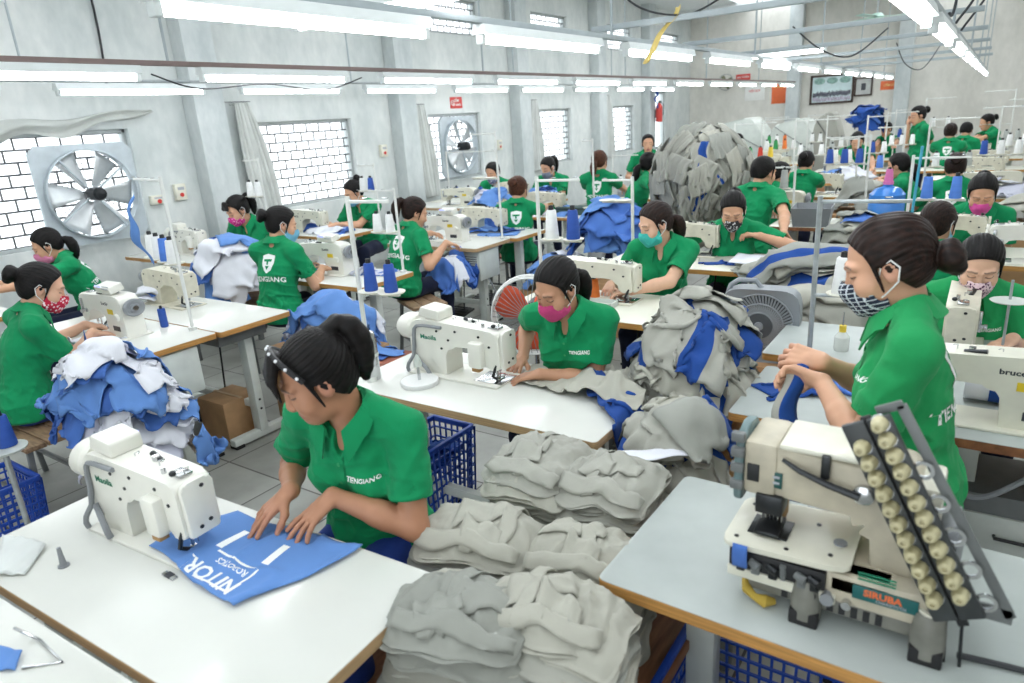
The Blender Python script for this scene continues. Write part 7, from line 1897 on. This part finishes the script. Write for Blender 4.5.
# the blue draped heap and other cloth along the end
support('tall carton under the royal blue draped heap near the end wall', -2.05, -1.6, 13.4, 13.9, 1.0); far_heap('blue_drape', -2.05, -1.6, 13.4, 13.9, 1.01, 9, (.62, .5), [ROYAL, ROYAL, SKY2], 'royal blue cloth draped over the tall heap near the end wall', 'royal blue drapes near the end wall', 65, .50)
# ================================================================== the huge carried bundle
BC = (-2.12, 6.95, 1.20)
BC = (-2.22, 6.4, 1.22)
bm_ = [GREY, GREY, GREY2, GREY3, [GREY, ROYAL], GREY]
bundle('bundled_garment', BC, (.36, .36, .38), 26, 70, bm_, 'grey garment inside the huge carried bundle', 'garment', 'inner garments of the carried bundle', (.46, .50), -.9)
bundle('bundled_garment', BC, (.45, .42, .43), 110, 71, bm_, 'grey or blue edged garment on the outside of the huge carried bundle', 'garment', 'outer garments of the carried bundle', (.22, .30), -.9)

# ================================================================== fans
box_fan('grey box fan standing behind the grey and blue pile', (-.85, 3.36, .58), .10, .37)
pedestal_fan('white rimmed fan with orange blades behind the pink mask woman', (-1.90, 2.90, 0), .35, .83)

# ================================================================== thread stands with their cones
CN = {'b': (TBLUE, 'royal blue'), 's': (TSKY, 'sky blue'), 'w': (TWHITE, 'white'), 'g': (TGREY, 'grey'), 'o': (TORANGE, 'orange'), 'p': (TPINK, 'pink'), 'n': (TGREEN, 'green'), 'y': (TYEL, 'yellow'), 'r': (TRED, 'red'), 'm': (TMINT, 'mint green')}
def stand_at(where, x, y, z, h, low, cones, w=.15, rz=0, mt=GALV, dirx=1, h_c=.15, r_c=.036, lean=0, r=.010, mid=None, upw=None):
    t, sp = thread_stand('thread stand ' + where, h, low, max(len(cones), 1), w, mt=mt, dirx=dirx, lean=lean, r=r, mid=mid, upw=upw)
    t.location = (x, y, z); t.rotation_euler = (0, 0, rz)
    c, s = math.cos(rz), math.sin(rz); n = len(cones)
    for k, ch in enumerate(cones):
        if ch == '.': continue
        p = sp[k]; m, nm = CN[ch]
        same = [i for i, q in enumerate(cones) if q == ch]
        pos = '' if len(same) == 1 else (' next to pole' if k == same[0] else (' at arm end' if k == same[-1] else ' mid arm'))
        spool('%s cone%s, stand %s' % (nm, pos, where), (x + p[0] * c - p[1] * s, y + p[0] * s + p[1] * c, z + p[2]), m, kind='cone' if h_c > .12 else 'king', h=h_c, r=r_c)
    return t
STW = mat('white_painted_tube', (224, 226, 222), rough=.35, var=.03)
stand_at('on the pink mask woman table', -2.085, 1.90, T, .78, .40, 'bb', .10, .12, STW, r=.010, h_c=.13, r_c=.028)
stand_at('behind the red mask woman machine', -3.67, 2.05, T, .86, .38, 'wsww', .135, PI - .25, STW)
stand_at('rising behind the pink mask woman', -1.93, 3.06, T, .74, .42, 'wb', .12, .1, STW, h_c=.17)
stand_at('left of the teal mask woman', -1.76, 3.86, T, .66, .52, '..', .10, PI, STW)
stand_at('beside the standing woman holding one tall white cone', -.51, 2.79, 0.0, 1.46, 1.09, 'w', .16, .1, GALV, r=.010, h_c=.16, r_c=.038, upw=.30)
stand_at('in the window bay with two pale cones', -5.62, 4.1, T, .85, .50, 'ww', .12, PI, STW)
stand_at('by the switch box right of second window', -5.30, 5.25, T, .70, .42, 'bw', .12, PI, STW)
stand_at('on the long wall side table', -6.0, 7.3, T, .70, .10, 'ssbm', .20, 0, STW)
stand_at('behind the bun woman machine', -3.52, 3.66, T, .62, .30, 'ww', .13, PI, STW)
stand_at('rising left of the ponytail woman table', -3.62, 5.10, T, .95, .55, '..', .14, PI, STW)
stand_at('on the table beside the auburn haired woman', -3.40, 6.5, T, .80, .10, '.', .12, PI, STW)
stand_at('behind the brown ponytail woman with blue cones', -3.0, 8.45, T, .62, .30, 'bss', .13, PI, GALV, h_c=.17)
stand_at('left of the brown ponytail woman', -4.15, 8.5, T, .52, .10, 'ws', .18, 0, STW)
stand_at('on the far table of the young man', -3.2, 9.6, T, .72, .2, 'bb', .14, PI, STW)
stand_at('left of the grey plastic tray with two grey cones', -1.40, 6.45, T, .50, .30, 'gg', .14, PI, STW, h_c=.18)
stand_at('behind the short haired man with a long white arm', -1.20, 8.45, T, .62, .36, 'ww', .14, PI, STW)
stand_at('standing behind the large blue water bottle', -.95, 7.38, T - .03, .72, .46, 'bbb', .13, PI, STW)
stand_at('on the far table right of the three blue cones', -.78, 8.55, T, .72, .28, 'ws', .13, PI, STW)
stand_at('with cyan rod and hanging sky blue cones', -.42, 5.3, T, .64, .36, 'ss', .16, PI * .0, STW, h_c=.16)
stand_at('at the right edge with a leaning pole', -.55, 8.4, T, .78, .30, 'wgg', .14, 0, STW)
stand_at('right of the shield shirt woman', .30, 8.5, T, .86, .40, 'wwb', .14, PI, STW)
stand_at('beyond the shield shirt woman at the right edge', .55, 10.3, T, .9, .36, 'www', .15, PI, STW)
stand_at('by the orange hair tie woman', -.95, 13.2, T, .95, .5, 'ww', .2, 0, STW)
stand_at('far back right with empty arms', .2, 13.4, T, 1.0, .5, '..', .2, PI, STW)
stand_at('in front of the long ponytail woman with a white cone', -.50, 4.75, 0, 1.05, .90, 'w', .14, .2, STW, h_c=.17)
for k, (x, y, c) in enumerate(((-2.9, 9.55, 'onry'), (-2.2, 9.9, 'wgwg'), (-3.0, 11.3, 'wnow'), (-2.1, 11.5, 'gwg'), (-2.7, 13.1, 'ww'), (-1.4, 13.5, 'bww'), (-3.4, 13.0, 'nwo'), (-1.35, 10.0, 'bw'), (-1.3, 11.5, 'www'), (.05, 11.5, 'ggw'))):
    stand_at('%s among the far overlock stands' % ORD[k], x, y + .1, T, .80, .34, c, .13, 0 if k % 2 else .15, STW)
b = MB(); b.cyl((-.40, 5.26, T), (-.37, 5.22, T + .70), .009, n=8); tag(b.build('cyan_rod', mat('cyan_rod', (70, 160, 190), rough=.4)), 'bright cyan rod standing left of the shield shirt woman', 'rod')
# loose cones on tables
spool('orange thread cone beside the machine of the teal mask woman', at(594, 298, T), TORANGE, h=.135, r=.036)
spool('tall blue thread cone standing on the red mask woman table', at(165, 327, T), TBLUE, h=.13, r=.022, kind='king')
spool('pink thread cone on the blue bottle beside the outstretched arms', at(885, 217, T) + V((0, 0, .31)), TPINK, h=.12)
for k, (px, py, c) in enumerate(((990, 195, 'b'), (1002, 190, 'p'), (1012, 190, 'w'), (962, 162, 'b'))):
    spool('%s loose cone among the machines at the far right edge, %s from the left' % (CN[c][1], ORD[k]), at(px, py, T + .02), CN[c][0])
spool('royal blue thread cone at the lower right by the hot pink mask woman', (.50, 5.42, T), TBLUE, h=.17, r=.05)
# ================================================================== small things on tables
t = thing('tape_reel', 'white flat reel of tape with a spindle on the pink mask woman table', 'reel', at(420, 384, T)); b = MB(); b.lathe([(.0, 0), (.078, 0), (.080, .003), (.080, .017), (.078, .020), (.0, .020)], n=40, cap=False); b.build('disc', TWHITE, t)
b = MB(); b.cyl((0, 0, .02), (0, 0, .10), .007, n=12); b.build('spindle', CHROME, t); b = MB(); b.lathe([(.0, .0), (.016, .0), (.018, .01), (.012, .035), (.006, .05), (.0, .05)], (0, 0, .08), n=14, cap=False); b.build('wing_nut', STEELP, t)
t = thing('steel_bottle', 'stainless steel bottle strapped to the thread stand pole', 'bottle', at(373, 379, T)); b = MB(); b.lathe([(.0, 0), (.033, 0), (.036, .006), (.036, .165), (.031, .182), (.031, .205), (.028, .212), (.0, .212)], n=28, cap=False); b.build('bottle', CHROME, t)
b = MB(); b.lathe([(.0365, .0), (.038, .002), (.038, .014), (.0365, .016)], (0, 0, .105), n=24, cap=False); b.build('strap', STEELP, t)
t = thing('thread_tray', 'small white tray under the orange cone', 'tray', at(600, 306, T)); b = MB(); [b.boxr(*q) for q in ((-.09, .09, -.05, .05, 0, .006), (-.09, .09, -.05, -.044, .006, .03), (-.09, .09, .044, .05, .006, .03), (-.09, -.084, -.05, .05, .006, .03), (.084, .09, -.05, .05, .006, .03))]; b.build('tray', STEELP, t)
t = thing('plastic_tray', 'grey open plastic tray on the far table right of the short haired man', 'tray', at(812, 224, T), .1); b = MB(); vs = []
for z, s in ((0, .86), (.16, 1.0), (.16, .95), (.01, .82)): vs += [(-.16 * s, -.20 * s, z), (.16 * s, -.20 * s, z), (.16 * s, .20 * s, z), (-.16 * s, .20 * s, z)]
b.add(vs, [(3, 2, 1, 0)] + [(4 * k + i, 4 * k + (i + 1) % 4, 4 * k + 4 + (i + 1) % 4, 4 * k + 4 + i) for k in range(3) for i in range(4)] + [(12, 13, 14, 15)]); b.build('tray', GREYP, t)
b = MB(); b.boxr(-.10, .10, -.12, .10, .012, .05, .01); b.build('contents', WHITEC, t)
t = thing('green_box', 'dark green box on the table before the auburn haired woman', 'box', at(573, 214, T)); b = MB(); b.boxr(-.17, .17, -.09, .09, 0, .085, .006); b.build('box', mat('dark_green_card', (58, 84, 82), rough=.6), t); b = MB(); b.boxr(-.171, .171, -.091, .091, .06, .07); b.build('lid_line', BLACKP, t)
t = thing('grey_box', 'grey box on the table beside the brown ponytail woman', 'box', at(632, 196, T)); b = MB(); b.boxr(-.16, .16, -.1, .1, 0, .10, .006); b.build('box', GREYP, t); b = MB(); b.boxr(-.15, .15, -.101, -.099, .06, .09); b.build('label', KEYPAD, t)
t = thing('water_bottle', 'large blue water bottle on the table beside the outstretched arms', 'bottle', at(885, 217, T)); b = MB(); b.lathe([(.0, 0), (.13, 0), (.145, .02), (.145, .12), (.138, .13), (.145, .14), (.145, .20), (.10, .25), (.04, .27), (.04, .30), (.0, .30)], n=28, cap=False); b.build('bottle', mat('blue_bottle', (62, 128, 208), rough=.15, var=.03), t); b = MB(); b.cyl((0, 0, .285), (0, 0, .31), .043); b.build('cap', TPINK, t)
support('carton under the large blue water bottle', *(lambda p: (p.x - .2, p.x + .2, p.y - .2, p.y + .2))(at(885, 217, T)), T - .004)
t = thing('oil_bottle', 'small clear oil bottle with yellow cap left of the standing woman', 'bottle', at(841, 350, T)); b = MB(); b.lathe([(.0, 0), (.028, 0), (.030, .01), (.030, .06), (.012, .085), (.0, .085)], n=18, cap=False); b.build('bottle', mat('clear_plastic', (222, 226, 220), rough=.2, alpha=.6, var=0), t); b = MB(); b.cyl((0, 0, .08), (0, 0, .11), .014); b.build('cap', TYEL, t); b = MB(); b.cyl((0, 0, .11), (0, 0, .17), .004, .002); b.build('nozzle', CHROME, t)
t = thing('orange_bag', 'clear bag of orange scraps behind the multi needle machine arm', 'bag', (-.215, 1.52, T)); b = MB(); b.ball((0, 0, .055), (.11, .055, .056), None, 20, 12); o = b.build('scraps', mat('orange_scraps', (228, 128, 92), rough=.35, var=.25, scale=14, bump=.8, bscale=40), t)
d_ = o.modifiers.new('d', 'SUBSURF'); d_.levels = d_.render_levels = 1
b = MB(); b.tube([(-.02, 0, .10), (.0, .0, .125), (.03, .01, .14)], [.03, .012, .022], 10); b.build('bag_neck', POLYB, t)
for lab, pa, m, amp in (('royal blue ribbon end hanging from the multi needle bed', ((763, 528), (772, 530), (768, 556), (759, 553)), SKY2, .002),):
    A_, B_ = V((-.345, 1.235, .94)), V((-.315, 1.232, .94)); G = np.array([[[A_.x + (B_.x - A_.x) * u, A_.y - .004 - .004 * math.sin(v * 4), .945 - .055 * v] for v in np.linspace(0, 1, 8)] for u in np.linspace(0, 1, 5)]); tag(cloth_obj('ribbon_end', G, [m]), lab, 'ribbon')
b = MB(); P0 = [(-.335, 1.30, .815), (-.325, 1.28, .806), (-.305, 1.27, .80), (-.285, 1.27, .796), (-.268, 1.285, .792)]; b.tube(P0, [.007, .011, .008, .014, .007], 10); tag(b.build('yellow_rag', mat('dull_yellow_rag', (186, 158, 64), rough=.85, var=.15)), 'yellow rag twisted under the multi needle bed', 'rag')
cable('black cable running right from the multi needle machine across its table', [(.06, 1.30, T + .01), (.20, 1.32, T + .006), (.40, 1.30, T + .006), (.66, 1.28, T + .006)], .006)
t = thing('red_cup', 'small red plastic cap on the worn brown edged table', 'cap', at(925, 428, T)); b = MB(); b.lathe([(.0, 0), (.03, 0), (.026, .03), (.0, .03)], n=16, cap=False); b.build('cap', SRED, t); b = MB(); b.cyl((0, 0, .03), (0, 0, .036), .012); b.build('knob', SRED, t)
t = thing('white_roll', 'white roll with a blue band under the arm of the right edge cream machine', 'roll', (.10, 2.68, T)); b = MB(); b.cyl((-.08, 0, .06), (.10, 0, .06), .055, n=24); b.build('roll', WHITEC, t); b = MB(); b.cyl((-.01, 0, .06), (.025, 0, .06), .0565, n=24); b.build('band', ROYAL, t)
t = thing('white_dish', 'round white dish on a rod in front of the floral mask woman', 'dish', at(1005, 330, .90) * 1.0); b = MB(); b.lathe([(.0, .115), (.06, .115), (.066, .12), (.0, .124)], n=28, cap=False); b.build('dish', STEELP, t); b = MB(); b.cyl((0, 0, -.12), (0, 0, .20), .005, n=8); b.build('rod', GALV, t)
t = thing('spool_dish_stand', 'round dish stand with a blue cone at the left edge below the bench', 'stand', (-3.35, .93, 0)); b = MB(); b.lathe([(.0, 0), (.085, 0), (.09, .01), (.0, .014)], (0, 0, .60), n=28, cap=False); b.build('dish', STEELP, t); b = MB(); b.cyl((0, 0, 0), (0, 0, .60), .012, n=10); b.build('pole', GALV, t)
spool('royal blue cone on the round dish at the left edge', (-3.36, .95, .614), TBLUE, h=.16, r=.04)
o = basket('blue slotted basket on the floor at the left edge', (-3.72, .92, 0), .30, .30, .34); 
# ================================================================== baskets and boxes below the tables
basket('blue slotted basket under the pink mask woman table', (-2.0, 2.12, 0), .22, .32, .44)
hf = HF(-2.2, -1.5, 1.7, 2.5, 0.0, .02); hf.rect(-2.10, -1.90, 1.98, 2.26, .36); heap('blue_garment', hf, [(-2.0, 2.08, .3), (-1.99, 2.15, 1.1)], (.36, .3), [[ROYAL, GREY3], ROYAL], None, 'garment', None, 81, .02, (.6, .6), .05, labels=lambda k: ('blue and grey garment in the basket under the pink mask woman table', 'royal blue garment in the basket under the pink mask woman table')[k])
basket('blue slotted basket under the left end of the multi needle table', (-.30, 1.42, .12), .40, .34, .36)
basket('blue slotted basket under the middle of the multi needle table', (.16, 1.42, .12), .36, .34, .36)
t = thing('shelf_board', 'low board carrying the baskets under the multi needle table', 'board', (0, 1.45, 0)); b = MB(); b.boxr(-.55, .6, -.2, .2, .085, .11, .003); b.build('board', WOODS, t); b = MB(); b.boxr(-.53, -.49, -.18, .18, 0, .085); b.build('leg', STEELD, t); b = MB(); b.boxr(.54, .58, -.18, .18, 0, .085); b.build('leg', STEELD, t)
support('carton below the table with the grey drawer', -4.0, -3.72, 2.16, 2.42, .26); far_heap('white_garment', -4.5, -4.05, 1.75, 2.2, .1, 5, (.5, .4), [PALEG, WHITEC, SKY2], 'pale cloth heaped on the floor below the left tables', 'pale cloth under the left tables', 90, .2)
support('carton on the floor under the table with the grey drawer, further back', -3.80, -3.5, 2.6, 2.85, .30)
for k, (x, y) in enumerate(((-4.02, 4.50), (-3.32, 6.38))):
    n = MB(); rows = []
    for i in range(9):
        f = i / 8; rows.append([(math.cos(a) * (.05 + .07 * math.sin(f * 2.6)), math.sin(a) * (.04 + .05 * math.sin(f * 2.6)), .74 - .36 * f) for a in [j * PI / 7 for j in range(14)] + [0]])
    n.grid(rows); o = n.build('polythene_bag', POLYB, None, None, (x, y, 0)); tag(o, ('clear polythene bag hanging from the ponytail woman table', 'clear polythene bag hanging from the auburn haired woman table')[k], 'bag')
# white hooded machines and a tarp bundle along the end wall
def hood(label, x, y, w, d, h, m=STEELP):
    t = thing('machine_hood', label, 'machine cover', (x, y, 0)); b = MB(); b.prism(rounded([(-w / 2, 0), (w / 2, 0), (w / 2, h * .55), (w * .15, h), (-w * .3, h * .92), (-w / 2, h * .5)], .12, 5), XZ(0), d, .03); b.build('cover', m, t); b = MB(); b.beam((-w * .28, -d / 2 - .006, h * .9), (w * .45, -d / 2 - .006, h * .5), .03, .01); b.build('seam', STEELD, t)
hood('large pale cloth covered machine against the end wall left of the posters', -4.75, 16.6, 1.5, .9, 1.55); hood('second pale cloth covered machine under the orange poster', -3.35, 15.4, 1.2, .9, 1.5); hood('rounded grey heap by the pillar under the framed photograph', -2.55, 14.3, .6, .6, 1.62, GREY)
t = thing('metal_cabinet', 'grey metal cabinet with cables under the worn brown edged table', 'cabinet', (.20, 2.62, 0)); b = MB(); b.boxr(-.26, .30, -.12, .20, .10, .52, .006); b.build('case', STEELD, t)
for z in (.18, .36): b = MB(); b.boxr(-.24, .28, -.132, -.118, z - .07, z + .09, .004); dr = b.build('drawer', STEELP, t); b = MB(); b.tube([(-.04, -.13, z + .02), (-.04, -.15, z + .02), (.06, -.15, z + .02), (.06, -.13, z + .02)], .006, 6); b.build('handle', BLACKP, dr)
for x in (-.22, .26): b = MB(); b.boxr(x - .02, x + .02, -.10, .18, 0, .10); b.build('leg', STEELD, t)
cable('grey cable drooping below the worn brown edged table', [(-.05, 2.40, .74), (.0, 2.38, .60), (.10, 2.39, .56), (.22, 2.40, .66), (.28, 2.42, .74)], .009, GREYP)
cable('pale cable looping beside the basket under the pink mask woman table', [(-2.16, 1.86, .72), (-2.10, 1.80, .58), (-1.98, 1.80, .54), (-1.84, 1.83, .60), (-1.78, 1.86, .72)], .007, STEELP)
cable('black cable lying on the floor by the low bench', [(-1.75, 1.75, .006), (-1.62, 1.60, .006), (-1.50, 1.62, .006), (-1.42, 1.72, .006)], .006)
G0 = start_grid(5, 20, .014, .02, (0, 0, 0), 0, (.6, 1), .02, 44); p = atX(138, 232, -3.86); G0 = np.stack([p.x + G0[..., 0], p.y + G0[..., 2], p.z + G0[..., 1]], -1)
tag(cloth_obj('blue_ribbon', G0, [SKY]), 'blue ribbon hanging from the stand behind the red mask woman machine', 'ribbon')
far_heap('blue_scrap', -4.74, -4.5, 2.15, 2.5, T, 5, (.26, .2), [SKY2, SKY, WHITEC], 'small blue or white scrap on the drawer table behind the panel machine', 'scraps on the drawer table', 92, .05)
far_heap('white_scrap', -3.95, -3.62, 3.5, 3.68, T, 3, (.24, .18), [WHITEC, SKY, PALEG], 'small cut piece on the back edge of the bun woman table', 'scraps on the bun woman table', 93)
# ------------------------------------------------------------------ daylight, camera
w = bpy.data.worlds.new('sky'); scene.world = w; w.use_nodes = True
bg = w.node_tree.nodes['Background']; bg.inputs[0].default_value = (.90, .96, 1.0, 1); bg.inputs[1].default_value = 1.9
cam = bpy.data.cameras.new('camera'); co = bpy.data.objects.new('camera', cam); COL.objects.link(co)
cam.sensor_width = 36; cam.lens = F_PX / 1024 * 36; cam.clip_start = .05; cam.clip_end = 100
R = Matrix(((AX.x, AY.x, AZ.x), (AX.y, AY.y, AZ.y), (AX.z, AY.z, AZ.z)))   # columns: world axes in camera axes
Mw = Matrix((AX, AY, AZ))           # rows -> world components of a camera-frame vector
right = Mw @ V((1, 0, 0)); down = Mw @ V((0, 1, 0)); fwd = Mw @ V((0, 0, 1))
rot = Matrix((right, -down, -fwd)).transposed()
co.matrix_world = Matrix.Translation((0, 0, CAM_H)) @ rot.to_4x4()
cam.dof.use_dof = True; cam.dof.focus_distance = 3.0; cam.dof.aperture_fstop = 3.2
scene.camera = co
scene.view_settings.view_transform = 'Standard'; scene.view_settings.look = 'None'; scene.view_settings.gamma = 1; scene.view_settings.use_curve_mapping = False
scene.view_settings.exposure = EXPOSURE
scene.cycles.use_denoising = True
scene.cycles.max_bounces = 8; scene.cycles.diffuse_bounces = 4; scene.cycles.glossy_bounces = 3; scene.cycles.transparent_max_bounces = 16
scene.cycles.sample_clamp_indirect = 8
